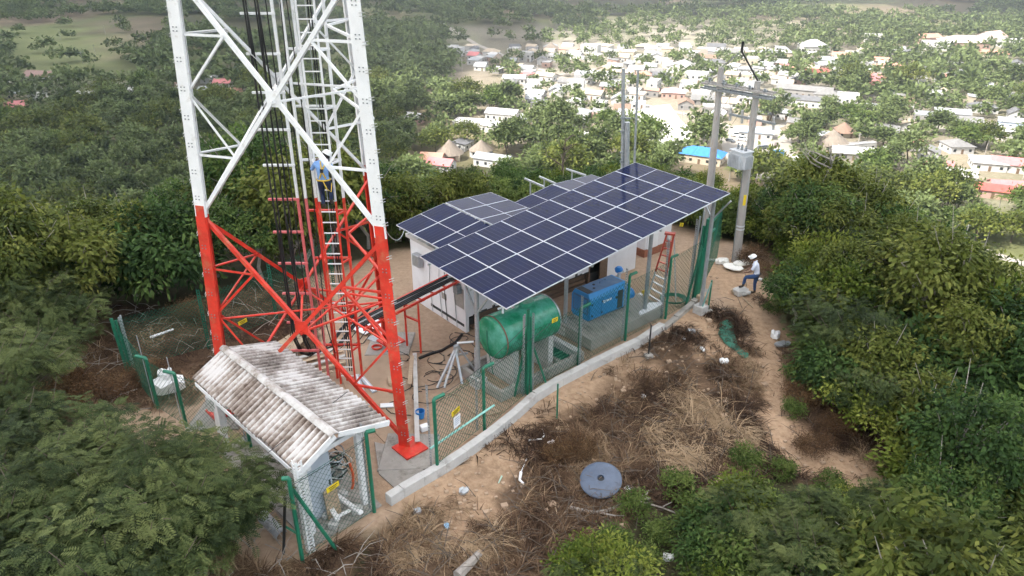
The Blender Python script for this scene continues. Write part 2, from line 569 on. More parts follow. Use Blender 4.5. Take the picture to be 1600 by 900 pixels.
cm = bpy.data.materials.new('cloud')
cm.use_nodes = True
n = cm.node_tree.nodes; l = cm.node_tree.links
d1 = n['Principled BSDF']; n.remove(d1)
df = n.new('ShaderNodeBsdfDiffuse'); df.inputs['Color'].default_value = (0.955, 0.955, 0.95, 1)
tr = n.new('ShaderNodeBsdfTranslucent'); tr.inputs['Color'].default_value = (0.955, 0.955, 0.95, 1)
ms = n.new('ShaderNodeMixShader'); ms.inputs[0].default_value = 0.72
l.new(df.outputs[0], ms.inputs[1]); l.new(tr.outputs[0], ms.inputs[2])
l.new(ms.outputs[0], n['Material Output'].inputs['Surface'])
cme = np_mesh('cloud', np.concatenate([Pt, Pb]), np.concatenate([q, q[:, ::-1] + cn * cn]), cm, smooth=True)
put(link('cloud', cme), kind='stuff')

# ------------------------------------------------------------------ the air between here and the far fields
HZ_TOP = 24.0
hm = bpy.data.materials.new('haze')
hm.use_nodes = True
n = hm.node_tree.nodes; l = hm.node_tree.links
n.remove(n['Principled BSDF'])
pv = n.new('ShaderNodeVolumePrincipled')
pv.inputs['Color'].default_value = (0.86, 0.92, 1.0, 1)
pv.inputs['Density'].default_value = 0.00030
pv.inputs['Anisotropy'].default_value = 0.2
l.new(pv.outputs[0], n['Material Output'].inputs['Volume'])
# ------------------------------------------------------------------ shared materials
M_RED = mat('red_paint', (0.62, 0.036, 0.018), 0.5, 0.30, 2.0, dirt=(0.50, 0.14, 0.07), dirt_amt=0.35, dscale=3)
M_PINK = mat('faded_red_paint', (0.60, 0.13, 0.13), 0.55, 0.15, 5.0)
M_WHITE = mat('white_paint', (0.80, 0.80, 0.80), 0.5, 0.08, 2.0, dirt=(0.52, 0.50, 0.46), dirt_amt=0.2, dscale=4)
M_GALV = mat('galvanised_steel', (0.42, 0.44, 0.46), 0.42, 0.15, 8.0, metal=0.55)
M_DGALV = mat('dull_steel', (0.25, 0.27, 0.28), 0.5, 0.2, 8.0, metal=0.4)
M_BLACK = mat('black_rubber', (0.012, 0.012, 0.013), 0.5, 0.2, 9.0)
M_CONC = mat('concrete', (0.33, 0.31, 0.28), 0.9, 0.16, 3.0, bump=0.4, dirt=(0.13, 0.12, 0.10), dirt_amt=0.35, dscale=1.6)
M_CONC_L = mat('pale_concrete', (0.50, 0.49, 0.47), 0.88, 0.10, 3.0, bump=0.3, dirt=(0.24, 0.22, 0.20), dirt_amt=0.25, dscale=1.2)
M_GREEN = mat('green_paint', (0.015, 0.15, 0.085), 0.42, 0.2, 5.0, dirt=(0.02, 0.07, 0.05), dirt_amt=0.2)
M_NET = mat('green_wire', (0.02, 0.11, 0.07), 0.7, 0.1, 5.0, spec=0.08)
M_YEL = mat('yellow_sign', (0.78, 0.58, 0.02), 0.5, 0.05, 5.0)
M_INK = mat('black_print', (0.02, 0.02, 0.02), 0.6, 0.05, 5.0)
M_PAPER = mat('white_board', (0.80, 0.82, 0.84), 0.5, 0.05, 5.0)

# ------------------------------------------------------------------ lattice tower: three legs, side 6.3 m at the base
TC = Vector((-5.436, 19.853, 0))
T_R0, T_K, T_PH, ZB = 3.645, 0.0544, R(-46.74), 6.47
def leg_pt(i, z):
    a = T_PH + i * 2 * math.pi / 3
    r = T_R0 - T_K * z
    return Vector((TC.x + r * math.cos(a), TC.y + r * math.sin(a), z))
UP0 = Vector((0, 0, 1))
LEVELS = [0.0, ZB, 12.75, 18.8]
tower = thing('lattice_tower', 'tall three legged lattice tower, red below and white above, with a ladder up its middle', 'tower', TC)
for i in range(3):
    for k in range(3):
        z0, z1 = LEVELS[k], LEVELS[k + 1]
        red = (k != 1)
        p, q = leg_pt(i, z0 - (0.0 if k else 0.05)), leg_pt(i, z1)
        inward = Vector((TC.x, TC.y, 0)) - Vector((leg_pt(i, 0).x, leg_pt(i, 0).y, 0))
        inward.normalize()
        m = MB()
        for sgn in (-1, 1):
            fl = Matrix.Rotation(sgn * R(30), 3, 'Z') @ inward
            nrm = Vector((0, 0, 1)).cross(fl)
            cpt = fl * 0.165
            m.beam2(p + cpt, q + cpt, fl, nrm, 0.33, 0.022)
        # stiffening lips turn the flange ends inwards
        for sgn in (-1, 1):
            fl = Matrix.Rotation(sgn * R(30), 3, 'Z') @ inward
            nrm = Vector((0, 0, 1)).cross(fl) * -sgn
            e = fl * 0.325 + nrm * 0.035
            m.beam2(p + e, q + e, nrm, fl, 0.06, 0.016)
        leg = m.build('leg', M_RED if red else M_WHITE, tower, label=('red lower leg' if k == 0 else 'white upper leg' if k == 1 else 'red top leg'))
        # bolted splice and step brackets
        sp = MB()
        for sgn in (-1, 1):
            fl = Matrix.Rotation(sgn * R(30), 3, 'Z') @ inward
            nrm = Vector((0, 0, 1)).cross(fl) * sgn
            c0 = leg_pt(i, z1) + fl * 0.17 - nrm * 0.0
            ax = (leg_pt(i, z1 + 0.5) - leg_pt(i, z1 - 0.5)).normalized()
            for sd in (-1, 1):
                sp.frame(c0 + nrm * 0.018 * sd, ax * 0.32, fl * 0.13, nrm * 0.006)
        if k < 2:
            sp.build('splice_plate', M_RED if k == 0 else M_WHITE, leg)
        bolts = MB()
        zz = z0 + 0.5
        while zz < z1 - 0.25:
            for sgn in (-1, 1):
                fl = Matrix.Rotation(sgn * R(30), 3, 'Z') @ inward
                nrm = Vector((0, 0, 1)).cross(fl) * sgn
                for du in (0.10, 0.2):
                    for dz in (0, 0.09):
                        c0 = leg_pt(i, zz + dz) + fl * du
                        bolts.frame(c0 + nrm * 0.02 * -1, fl * 0.014, Vector((0, 0, 1)) * 0.014, nrm * 0.012)
                        bolts.frame(c0 + nrm * 0.02, fl * 0.014, Vector((0, 0, 1)) * 0.014, nrm * 0.012)
            zz += 0.72
        bo = bolts.build('bolt', M_DGALV, leg); bo['kind'] = 'stuff'
        # small rung brackets of pale metal
        if i != 1:
            br = MB(); zz = z0 + 0.35
            while zz < z1 - 0.2:
                c0 = leg_pt(i, zz)
                side = Vector((0, 0, 1)).cross(inward)
                br.beam(c0 - inward * 0.02 - side * 0.08, c0 - inward * 0.02 + side * 0.08, 0.014)
                br.beam(c0 - inward * 0.02 - side * 0.08 + Vector((0, 0, .07)), c0 - inward * 0.02 + side * 0.08 + Vector((0, 0, .07)), 0.014)
                zz += 0.62
            brk = br.build('step_bracket', M_CONC_L, leg); brk['kind'] = 'stuff'
for i in range(3):
    j = (i + 1) % 3
    for k in range(3):
        z0, z1 = LEVELS[k] + (0.25 if k == 0 else 0.12), LEVELS[k + 1] - 0.12
        red = (k != 1)
        M = M_RED if red else M_WHITE
        a0, a1, b0, b1 = leg_pt(i, z0), leg_pt(i, z1), leg_pt(j, z0), leg_pt(j, z1)
        n_face = (b0 - a0).cross(a1 - a0).normalized()
        if n_face.dot(TC - a0) > 0: n_face = -n_face
        ft = (b0 - a0).normalized() * 0.2
        a0, a1, b0, b1 = a0 + ft, a1 + ft, b0 - ft, b1 - ft
        ind = lambda p, d=0.10: p - n_face * d
        def brace(nm, p, q, w_, lab=None, d=0.06):
            o = MB().angle(ind(p, d), ind(q, d), w_, n_face, 0.014).build(nm, M, tower)
            if lab: o['label'] = lab
        brace('diagonal_brace', a0, b1, 0.105, d=0.05)
        brace('diagonal_brace', b0, a1, 0.105, d=0.09)
        # where the pair crosses
        A, B = (b1 - a0), (a1 - b0)
        t = 0.5
        wa, wb = (a0 - b0).length, (a1 - b1).length
        t = wa / (wa + wb)
        xc = a0 + A * t
        MB().frame(ind(xc, 0.07), (b0 - a0).normalized() * 0.2, n_face * 0.008, Vector((0, 0, 0.2))).build('gusset_plate', M, tower)
        for side, (s0, s1) in enumerate(((a0, a1), (b0, b1))):
            mid = s0 + (s1 - s0) * t
            lowd = (s0, xc); upd = (s1, xc)
            for (e, c_) in (lowd, upd):
                qd = e + (c_ - e) * 0.5
                fz = (qd.z - s0.z) / (s1.z - s0.z)
                lp = s0 + (s1 - s0) * fz
                brace('horizontal_strut', lp, qd, 0.062)
                brace('secondary_brace', mid, qd, 0.062)
        for (e, c_) in ((a1, b1),):
            if k == 1:
                brace('horizontal_strut', a1, b1, 0.14)
for i in range(3):
    # base plates on their pedestals
    p = leg_pt(i, 0)
    MB().box((p.x, p.y, 0.09), (0.75, 0.75, 0.05), T_PH).build('base_plate', M_RED, tower)

for k in range(3):
    cs_ = []
    for i in range(3):
        j = (i + 1) % 3
        zc_ = LEVELS[k] + (LEVELS[k + 1] - LEVELS[k]) * 0.515
        cs_.append((leg_pt(i, zc_) + leg_pt(j, zc_)) / 2)
    for i in range(3):
        M = M_WHITE if k == 1 else M_RED
        MB().beam(cs_[i], cs_[(i + 1) % 3], 0.06, 0.05).build('plan_brace', M, tower)
        zl = LEVELS[k] + (LEVELS[k + 1] - LEVELS[k]) * 0.515
        MB().beam(cs_[i] - UP0 * 0.06, leg_pt((i + 2) % 3, zl).lerp(cs_[i], .04) - UP0 * 0.06, 0.05, 0.04).build('plan_brace', M, tower) if k == 0 else None
# ladder with its heavier side rails, and the cable rack beside it
LX, LY = -5.39, 20.60
L_TOP = 16.0
ladder = MB().beam((LX - 0.01, LY + 0.30, 0), (LX - 0.01, LY + 0.30, 0.1), 0.2).build('ladder', M_RED, tower, label='ladder with white rungs inside the tower')
for sx in (-0.24, 0.24):
    MB().beam((LX + sx, LY, 0.05), (LX + sx, LY, ZB - 0.1), 0.055, 0.05).build('rail', M_RED, ladder)
    MB().beam((LX + sx, LY, ZB - 0.1), (LX + sx, LY, L_TOP), 0.055, 0.05).build('rail', M_WHITE, ladder)
for sx in (-0.42, 0.40):
    MB().beam((LX + sx, LY + 0.34, 0.05), (LX + sx, LY + 0.34, ZB - 0.1), 0.085, 0.07).build('stringer', M_RED, ladder)
    MB().beam((LX + sx, LY + 0.34, ZB - 0.1), (LX + sx, LY + 0.34, L_TOP), 0.085, 0.07).build('stringer', M_WHITE, ladder)
rung_me = MB().beam((-0.24, 0, 0), (0.24, 0, 0), 0.03).mesh('rung', M_WHITE)
for k in range(46):
    link('rung', rung_me, ladder, Vector((LX, LY, 0.35 + k * 0.335)) - wloc(ladder))
for k in range(9):
    z = 1.3 + k * 1.55
    MB().beam((LX - 0.75, LY + 0.39, z), (LX + 0.44, LY + 0.39, z), 0.07, 0.06).build('cross_bar', M_RED if z < ZB else M_WHITE, ladder)
    for sx in (-0.24, 0.24):
        MB().beam((LX + sx, LY, z), (LX + sx * 1.7, LY + 0.34, z), 0.05).build('stand_off', M_RED if z < ZB else M_WHITE, ladder)
# beams that carry the ladder across to the legs
for z in (2.9, 5.2, 9.5, 11.2, 13.2):
    M = M_RED if z < ZB or z > 13 else M_WHITE
    for i in (0, 1):
        p = leg_pt(i, z)
        tgt = Vector((LX + (0.42 if i < 2 else -0.42), LY + 0.40, z))
        MB().beam(p, tgt, 0.065, 0.06).build('ladder_beam', M, tower)
RX = -6.25
rack = MB().box((RX + 0.01, LY, 0.1), (0.14, 0.14, 0.2)).build('cable_rack', M_PINK, tower, label='cable rack carrying black feeder cables')
for (x_, top) in ((RX, 16.0), (LX - 0.62, 16.0)):
    MB().beam((x_, LY, 0.1), (x_, LY, ZB), 0.07).build('rail', M_PINK, rack)
    MB().beam((x_, LY, ZB), (x_, LY, top), 0.07).build('rail', M_WHITE, rack)
z = 1.35
while z < 14:
    MB().beam((RX - 0.84, LY - 0.05, z), (RX + 0.06, LY - 0.05, z), 0.075, 0.06).build('rack_bar', M_PINK if z < ZB else M_WHITE, rack)
    z += 1.02
for k, (dx, dy) in enumerate([(-0.70, -.1), (-0.66, -.12), (-0.61, -.1), (-0.40, -.1), (-0.36, -.12), (-0.30, -.1), (-0.12, -.10), (0.20, -.03), (0.42, .02)]):
    x_ = RX + dx
    sway = 0.05 * math.sin(k * 2.1)
    pts = [(x_ + sway * math.sin(z_ * 0.6), LY + dy, z_) for z_ in np.arange(16, 2.2, -0.6)]
    pts += [(x_ + 0.02, LY + dy, 1.75), (x_ + 0.12, LY + 0.02, 1.2), (x_ + 0.35, LY + 0.25, 0.95 + 0.05 * k), (x_ + 0.9, LY + 0.75, 1.15), (x_ + 1.5, LY + 1.3, 1.8), (x_ + 1.8, LY + 1.55, 2.05)]
    MB().tube(pts, 0.024 if k < 6 else 0.016, 6).build('feeder_cable', M_BLACK, tower, smooth=True)
MB().tube([(LX - 0.02, LY + 0.12, z_) for z_ in np.arange(0.2, 16, 0.8)], 0.012, 5).build('safety_cable', M_GALV, tower)
for sx in (0.03, 0.1):
    MB().tube([(LX + sx + 0.02 * math.sin(z_), LY + 0.22, z_) for z_ in np.arange(0.4, 16, 0.7)], 0.02, 5).build('feeder_cable', M_BLACK, tower)

# concrete pedestal under each leg
for i, lab in enumerate(('stained concrete pedestal under the red leg next to the gate', 'concrete pedestal under the tower leg nearest the white hut',
                         'concrete pedestal under the tower leg behind the corrugated roof')):
    p = leg_pt(i, 0)
    f_ = thing('pedestal', lab, 'concrete base', (p.x, p.y, 0), 'pedestals of the tower')
    MB().prism([(p.x + 1.0 * c_ , p.y + 1.0 * s_) for c_, s_ in ((-0.8, -0.95), (0.75, -0.85), (0.8, 0.7), (-0.75, 0.75))], -0.55, 0.06).build('footing', M_CONC, f_, bevel=0.02)
# ------------------------------------------------------------------ main axes of the compound
UX = Vector((0.631, -0.776, 0)).normalized()       # across the panel rows, towards the camera
VX = Vector((0.777, 0.630, 0)).normalized()        # along the hut
UP = Vector((0, 0, 1))

# ------------------------------------------------------------------ solar arrays
def panel_material():
    m = bpy.data.materials.new('solar_glass')
    m.use_nodes = True
    n = m.node_tree.nodes; l = m.node_tree.links
    b = n['Principled BSDF']
    tc = n.new('ShaderNodeTexCoord')
    sp = n.new('ShaderNodeSeparateXYZ')
    l.new(tc.outputs['Object'], sp.inputs[0])
    def line(axis, period, width, offset=0.0):
        a = n.new('ShaderNodeMath'); a.operation = 'ADD'; a.inputs[1].default_value = 100 * period + offset
        l.new(sp.outputs[axis], a.inputs[0])
        d = n.new('ShaderNodeMath'); d.operation = 'PINGPONG'; d.inputs[1].default_value = period / 2
        l.new(a.outputs[0], d.inputs[0])
        c = n.new('ShaderNodeMath'); c.operation = 'LESS_THAN'; c.inputs[1].default_value = width / 2
        l.new(d.outputs[0], c.inputs[0])
        return c.outputs[0]
    def mx(f, c):
        nonlocal cur
        x = n.new('ShaderNodeMix'); x.data_type = 'RGBA'
        l.new(f, x.inputs['Factor']); l.new(cur, x.inputs['A']); x.inputs['B'].default_value = (*c, 1)
        cur = x.outputs['Result']
    no = n.new('ShaderNodeTexNoise'); no.inputs['Scale'].default_value = 1.5
    l.new(tc.outputs['Object'], no.inputs['Vector'])
    rp = n.new('ShaderNodeValToRGB')
    rp.color_ramp.elements[0].position = 0.3; rp.color_ramp.elements[0].color = (0.001, 0.0045, 0.032, 1)
    rp.color_ramp.elements[1].position = 0.7; rp.color_ramp.elements[1].color = (0.0018, 0.0072, 0.047, 1)
    l.new(no.outputs['Fac'], rp.inputs['Fac'])
    cur = rp.outputs['Color']
    mx(line(0, 0.0924, 0.006, 0.003), (0.004, 0.007, 0.026))   # gaps between half cells
    mx(line(1, 0.1835, 0.016), (0.035, 0.045, 0.085))           # strings of cells
    mx(line(1, 0.01835, 0.0022), (0.003, 0.007, 0.028))      # busbars
    l.new(cur, b.inputs['Base Color'])
    b.inputs['Roughness'].default_value = 0.10; b.inputs['Specular IOR Level'].default_value = 0.11
    b.inputs['IOR'].default_value = 1.38
    return m
M_GLASS = panel_material()
M_FRAME = mat('panel_frame', (0.72, 0.74, 0.78), 0.4, 0.04, 4.0, metal=0.2)
PLN, PWD = 2.278, 1.134
def make_panel():
    m = MB()
    hx, hy, t, fw = PLN / 2, PWD / 2, 0.04, 0.009
    m.box((0, hy - fw / 2, -t / 2), (PLN, fw, t), m=1); m.box((0, -hy + fw / 2, -t / 2), (PLN, fw, t), m=1)
    m.box((hx - fw / 2, 0, -t / 2), (fw, PWD - 2 * fw, t), m=1); m.box((-hx + fw / 2, 0, -t / 2), (fw, PWD - 2 * fw, t), m=1)
    m.box((0, 0, -0.010), (PLN - 2 * fw, PWD - 2 * fw, 0.012), m=0)
    m.box((0, 0, -0.0025), (0.017, PWD - 2 * fw, 0.006), m=1)
    return m.mesh('solar_panel', [M_GLASS, M_FRAME])
PANEL = make_panel()
M_BACK = mat('panel_back', (0.7, 0.71, 0.72), 0.6, 0.04, 4.0)

def solar_array(name_label, origin, eu, ev, nu, nv, long_u, group=None, posts=(), tails=()):
    """panels on the plane origin + i*eu + j*ev ; long side along eu when long_u"""
    origin, eu, ev = Vector(origin), Vector(eu).normalized(), Vector(ev)
    nn = eu.cross(ev).normalized()
    if nn.z < 0: nn = -nn
    ev = nn.cross(eu).normalized() if nn.cross(eu).dot(ev) > 0 else -nn.cross(eu).normalized()
    t = thing('solar_array', name_label, 'solar panels', origin, group)
    su, sv = ((PLN, PWD) if long_u else (PWD, PLN))
    ex = eu if long_u else ev
    ey = nn.cross(ex)
    rot = Matrix((ex, ey, nn)).transposed().to_euler()
    for i in range(nu):
        for j in range(nv):
            c = eu * (i + 0.5) * (su + 0.02) + ev * (j + 0.5) * (sv + 0.02)
            link('solar_panel', PANEL, t, c, rot)
    U, Vv = nu * (su + 0.02), nv * (sv + 0.02)
    # purlins under the panels
    for i in range(nu):
        for f in (0.25, 0.75):
            p = origin + eu * (i + f) * (su + 0.02) - nn * 0.075
            MB().beam(p - ev * 0.05, p + ev * (Vv + 0.05), 0.045, 0.06, up=nn).build('rail', M_GALV, t)
    nb = max(2, int(Vv / 3) + 1)
    for j in range(nb):
        p = origin + ev * (0.35 + (Vv - 0.7) * j / (nb - 1)) - nn * 0.15
        MB().beam(p + eu * 0.1, p + eu * (U - 0.1), 0.06, 0.09, up=nn).build('beam', M_GALV, t)
    for (fu, fv) in posts:
        p = origin + eu * fu + ev * fv - nn * 0.19
        b0 = Vector((p.x, p.y, 0.0))
        ps = MB().tube([b0, p], 0.075, 12).build('post', M_GALV, t, smooth=True)
        MB().box((p.x, p.y, 0.16), (0.42, 0.42, 0.34), 0.7).build('footing', M_CONC_L, ps)
        MB().beam(p - eu * 0.7 + UP * 0.02, p - UP * 0.9, 0.05).build('knee_brace', M_GALV, ps)
        MB().beam(p + eu * 0.7 + UP * 0.02, p - UP * 0.9, 0.05).build('knee_brace', M_GALV, ps)
    for (fu, fv, ln) in tails:
        p = origin + eu * fu + ev * fv - nn * 0.06
        MB().beam(p, p + Vector(ev) * ln - eu * 0.0, 0.06).build('beam', M_GALV, t)
    return t
solar_array('largest solar roof, two rows of nine dark blue panels over the white hut', (-3.07, 22.51, 3.78),
            (0.6305, -0.7758, -0.0185), (0.772, 0.623, 0.125), 2, 9, True, 'solar arrays',
            posts=((2.75, 0.28), (1.95, 4.9), (3.1, 8.0), (4.1, 10.15)))
eA = (0.66, -0.75, -0.03)
solar_array('dark blue solar panels tilted up beside the red and white tower, lowest of the roofs', (-4.41, 26.37, 3.40), eA, (0.75, 0.645, 0.152), 3, 1, False, 'solar arrays')
solar_array('pale grey shining solar panels flat behind the dark ones next to the tower', (-2.64, 27.86, 3.775), (0.64, -0.77, -0.012), (0.78, 0.625, -0.030), 3, 1, False, 'solar arrays')
oC = Vector((-0.05, 28.15, 3.60))
solar_array('dark tilted solar panel row half hidden behind the large solar roof', oC, eA, (0.755, 0.64, 0.152), 2, 1, False, 'solar arrays')
oD = oC + Vector((0.755, 0.64, 0.152)).normalized() * 2.31
solar_array('blue grey solar panel wedge farthest behind the large solar roof', oD + Vector((0, 0, .01)), (0.64, -0.77, -0.012), (0.78, 0.625, -0.02), 2, 1, False, 'solar arrays')
# rails without panels sticking out behind
for (a, b_, lab) in (((820, 279), (850, 292), 'bare steel rail poking out behind the solar roofs, nearest the tower'), ((843, 276), (868, 287), 'bare steel rail poking out behind the solar roofs, middle one'),
                ((885, 264), (915, 274), 'bare steel rail poking out behind the solar roofs, farthest from the tower')):
    p, q = px(*a, 3.95), px(*b_, 3.90)
    t = thing('steel_rail', lab, 'steel rail', p, 'bare rails behind the solar roofs')
    MB().beam(p, q, 0.07).build('rail_bar', M_GALV, t)
    MB().beam(Vector((p.x, p.y, 0)).lerp(Vector((q.x, q.y, 0)), .3), p.lerp(q, .3) , 0.06).build('upright', M_GALV, t)

# ------------------------------------------------------------------ white equipment hut under the panels
M_HUT = mat('limewash', (0.74, 0.74, 0.76), 0.85, 0.07, 1.5, bump=0.15, dirt=(0.40, 0.39, 0.39), dirt_amt=0.12, dscale=1.1)
M_MOULD = mat('mould', (0.05, 0.05, 0.05), 0.9, 0.3, 4.0)
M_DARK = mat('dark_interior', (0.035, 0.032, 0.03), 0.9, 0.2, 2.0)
M_WOOD = mat('old_wood', (0.16, 0.105, 0.07), 0.85, 0.3, 3.0, stretch=(1, 6, 6), bump=0.3)
M_WOOD_L = mat('pale_wood', (0.42, 0.32, 0.22), 0.8, 0.2, 3.0, stretch=(1, 5, 5), bump=0.2)
HC = Vector((-1.71, 24.08, 0))
hut = thing('equipment_hut', 'long white equipment hut standing under the solar roofs', 'hut', HC)
HL, HW, HH = 9.2, 3.6, 2.72
def hp(v, u, z): return HC + VX * v - UX * u + UP * z
def wall_piece(name, v0, v1, u0, u1, z0, z1, M, parent, **kw):
    return MB().frame(hp((v0 + v1) / 2, (u0 + u1) / 2, (z0 + z1) / 2), VX * (v1 - v0) / 2, UX * (u1 - u0) / 2, UP * (z1 - z0) / 2).build(name, M, parent, **kw)
wall_piece('wall', 0, 0.15, 0, HW, 0.0, HH, M_HUT, hut, label='end wall facing the red and white tower')
wall_piece('wall', HL - 0.15, HL, 0, HW, 0.0, HH, M_HUT, hut)
wall_piece('wall', 0.15, HL - 0.15, HW - 0.15, HW, 0.0, HH, M_HUT, hut)
fw = wall_piece('wall', 0.15, 6.35, 0, 0.15, 0.62, HH, M_HUT, hut, label='long wall facing the blue generator')
wall_piece('wall', 7.35, HL - 0.15, 0, 0.15, 0.0, HH, M_HUT, hut)
wall_piece('wall', 6.35, 7.35, 0.0, 0.15, 2.25, HH, M_HUT, hut)
wall_piece('roof', -0.12, HL + 0.12, -0.12, HW + 0.12, HH, HH + 0.14, M_CONC_L, hut)
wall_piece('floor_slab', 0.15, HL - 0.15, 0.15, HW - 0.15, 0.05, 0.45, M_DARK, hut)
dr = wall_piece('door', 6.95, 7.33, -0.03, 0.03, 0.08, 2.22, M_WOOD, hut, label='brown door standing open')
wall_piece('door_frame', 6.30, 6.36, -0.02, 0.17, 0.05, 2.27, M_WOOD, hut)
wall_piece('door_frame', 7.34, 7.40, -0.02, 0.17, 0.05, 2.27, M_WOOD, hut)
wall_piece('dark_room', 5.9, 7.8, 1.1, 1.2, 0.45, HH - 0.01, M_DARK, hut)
mo = MB()
r2 = random.Random(3)
for k in range(46):
    v = 0.4 + k * 0.13
    hgt = 0.03 + 0.14 * r2.random() ** 2
    mo.frame(hp(v, -0.004, 0.62 + hgt / 2), VX * 0.07, UX * 0.003, UP * hgt / 2)
stain = mo.build('mould_stain', M_MOULD, hut); stain['kind'] = 'stuff'
for k, (zz, uu) in enumerate([(0.1, 0.08), (0.1, 0.3), (0.28, 0.15), (0.28, 0.4), (0.45, 0.2), (0.45, 0.45)]):
    wall_piece('floor_beam', 0.3 + 0.1 * k, 6.2, uu - 0.08, uu + 0.08, zz - 0.07, zz + 0.07, M_WOOD, hut)
wall_piece('plinth_strip', -0.02, 0.0, 0.1, 2.3, 0.22, 0.32, M_MOULD, hut)
# patches, conduit and boxes on the tower-facing end
for (uu, zz, w_, h_) in ((0.35, 1.35, 0.55, 0.8), (0.75, 2.05, 0.4, 0.5), (1.35, 1.0, 0.3, 0.25)):
    p = hp(-0.012, uu, zz)
    MB().frame(p, VX * 0.01, UX * w_ / 2, UP * h_ / 2).build('cement_patch', M_CONC, hut, bevel=0.004)
for uu in (0.55, 1.2, 1.55, 2.2):
    MB().tube([hp(-0.03, uu, 2.5), hp(-0.05, uu + 0.06, 1.4), hp(-0.03, uu - 0.03, 0.05)], 0.015, 6).build('conduit', M_GALV if uu != 1.2 else M_BLACK, hut)
MB().frame(hp(-0.12, 0.3, 1.75), VX * 0.1, UX * 0.13, UP * 0.18).build('junction_box', M_DGALV, hut, bevel=0.01)
MB().frame(hp(-0.14, 2.9, 2.0), VX * 0.12, UX * 0.22, UP * 0.25).build('vent_box', M_GALV, hut, bevel=0.02)
# ------------------------------------------------------------------ small pump room beyond the hut
pr0 = pg(1006, 402)
pr = thing('pump_room', 'small white plastered room on a brick base beyond the blue generator', 'shed', pr0)
M_BRICK = mat('raw_brick', (0.30, 0.12, 0.07), 0.9, 0.25, 9.0, bump=0.3)
def prp(v, u, z): return Vector((pr0.x, pr0.y, 0)) + VX * v - UX * u + UP * z
MB().frame(prp(0.9, 0.9, 1.45), VX * 0.9, UX * 0.9, UP * 1.1).build('wall', M_HUT, pr, bevel=0.01)
MB().frame(prp(0.9, 0.9, 0.17), VX * 0.95, UX * 0.95, UP * 0.18).build('brick_base', M_BRICK, pr)
MB().frame(prp(0.9, 0.9, 2.62), VX * 1.05, UX * 1.05, UP * 0.06).build('roof', M_CONC, pr)
MB().frame(prp(0.5, -0.015, 1.2), VX * 0.35, UX * 0.02, UP * 0.85).build('door', M_PAPER, pr)

# ------------------------------------------------------------------ green tank on its concrete cradles inside a low wall
TK = Vector((0.27, 21.52, 1.72)); TD = Vector((0.75, 0.66, 0)).normalized(); TN = Vector((TD.y, -TD.x, 0))
M_TANK = mat('tank_green', (0.018, 0.235, 0.12), 0.27, 0.3, 2.2, bump=0.05, dirt=(0.11, 0.40, 0.30), dirt_amt=0.55, dscale=1.0)
M_RUST = mat('rust', (0.20, 0.10, 0.06), 0.8, 0.3, 7.0)
tank = thing('fuel_tank', 'large green horizontal fuel tank lying on concrete supports', 'tank', (TK.x, TK.y, 0))
rT, hT = 0.73, 1.18
MB().lathe(TK, TD, [(-hT, rT * 0.99), (-hT + 0.03, rT), (hT - 0.03, rT), (hT, rT * 0.99)], 40).build('shell', M_TANK, tank, smooth=True)
for s_ in (-1, 1):
    prof = [(0, rT * 0.985), (0.05, rT * 0.97), (0.10, rT * 0.9), (0.13, rT * 0.7), (0.15, rT * 0.4), (0.155, 0.0)]
    MB().lathe(TK + TD * hT * s_, TD * s_, prof, 40).build('end_cap', M_TANK, tank, smooth=True)
    MB().lathe(TK + TD * (hT - 0.01) * s_, TD * s_, [(-0.025, rT + 0.003), (-0.025, rT + 0.012), (0.025, rT + 0.012), (0.025, rT + 0.003)], 40).build('weld_seam', M_RUST if s_ < 0 else M_GALV, tank, smooth=True)
MB().lathe(TK + TD * 0.25 + UP * (rT - 0.03), UP, [(0, 0.22), (0.12, 0.22), (0.12, 0.27), (0.16, 0.27), (0.16, 0.0)], 20).build('manhole', M_TANK, tank, smooth=True)
MB().tube([TK + TD * -0.75 + UP * rT * 0.96, TK + TD * -0.75 + UP * (rT + 0.22), TK + TD * -0.95 + UP * (rT + 0.22)], 0.035, 8).build('vent_pipe', M_PAPER, tank)
MB().tube([TK - TD * (hT + 0.16) - TN * 0.1 + UP * 0.25, TK - TD * (hT + 0.2) - TN * .05 - UP * 0.2, TK - TD * (hT + 0.12) - UP * 0.75, TK - TD * (hT + 0.0) - UP * 1.4], 0.016, 6).build('sight_tube', M_GREEN, tank)
for k, v in enumerate((-0.78, 0.78)):
    c_ = TK + TD * v
    su = thing('tank_support', ['pale concrete slab holding up the tower end of the green tank', 'concrete slab holding up the generator end of the green tank'][k], 'concrete support', (c_.x, c_.y, 0), 'supports of the green tank')
    m = MB(); prof = []
    n_ = 14
    top = [(-0.80, 1.20)] + [(math.sin(a) * (rT + 0.004), TK.z - math.cos(a) * (rT + 0.004)) for a in np.linspace(-R(52), R(52), n_)] + [(0.80, 1.20)]
    top = [(-0.68, max(1.30, top[1][1]))] + top[1:-1] + [(0.68, max(1.30, top[-2][1]))]
    outline = [(-0.68, 0.02)] + top + [(0.68, 0.02)]
    vs = [Vector((c_.x, c_.y, 0)) + TN * a + UP * b_ + TD * s_ * 0.11 for s_ in (-1, 1) for a, b_ in outline]
    k_ = len(outline)
    fs = [tuple(range(k_)), tuple(range(2 * k_ - 1, k_ - 1, -1))] + [(i, (i + 1) % k_, k_ + (i + 1) % k_, k_ + i) for i in range(k_)]
    m.add(vs, fs).build('saddle', M_CONC_L, su)
bund = thing('low_wall', 'low grey concrete wall boxing in the ground below the green tank', 'wall', (TK.x, TK.y, 0))
for (a, b_, w_) in ((-1.75, 2.05, 1), (-1.75, 2.05, -1)):
    p, q = TK + TD * a + TN * 0.98 * w_, TK + TD * b_ + TN * 0.98 * w_
    MB().beam((p.x, p.y, 0.19), (q.x, q.y, 0.19), 0.15, 0.38).build('wall', M_CONC, bund, bevel=0.01)
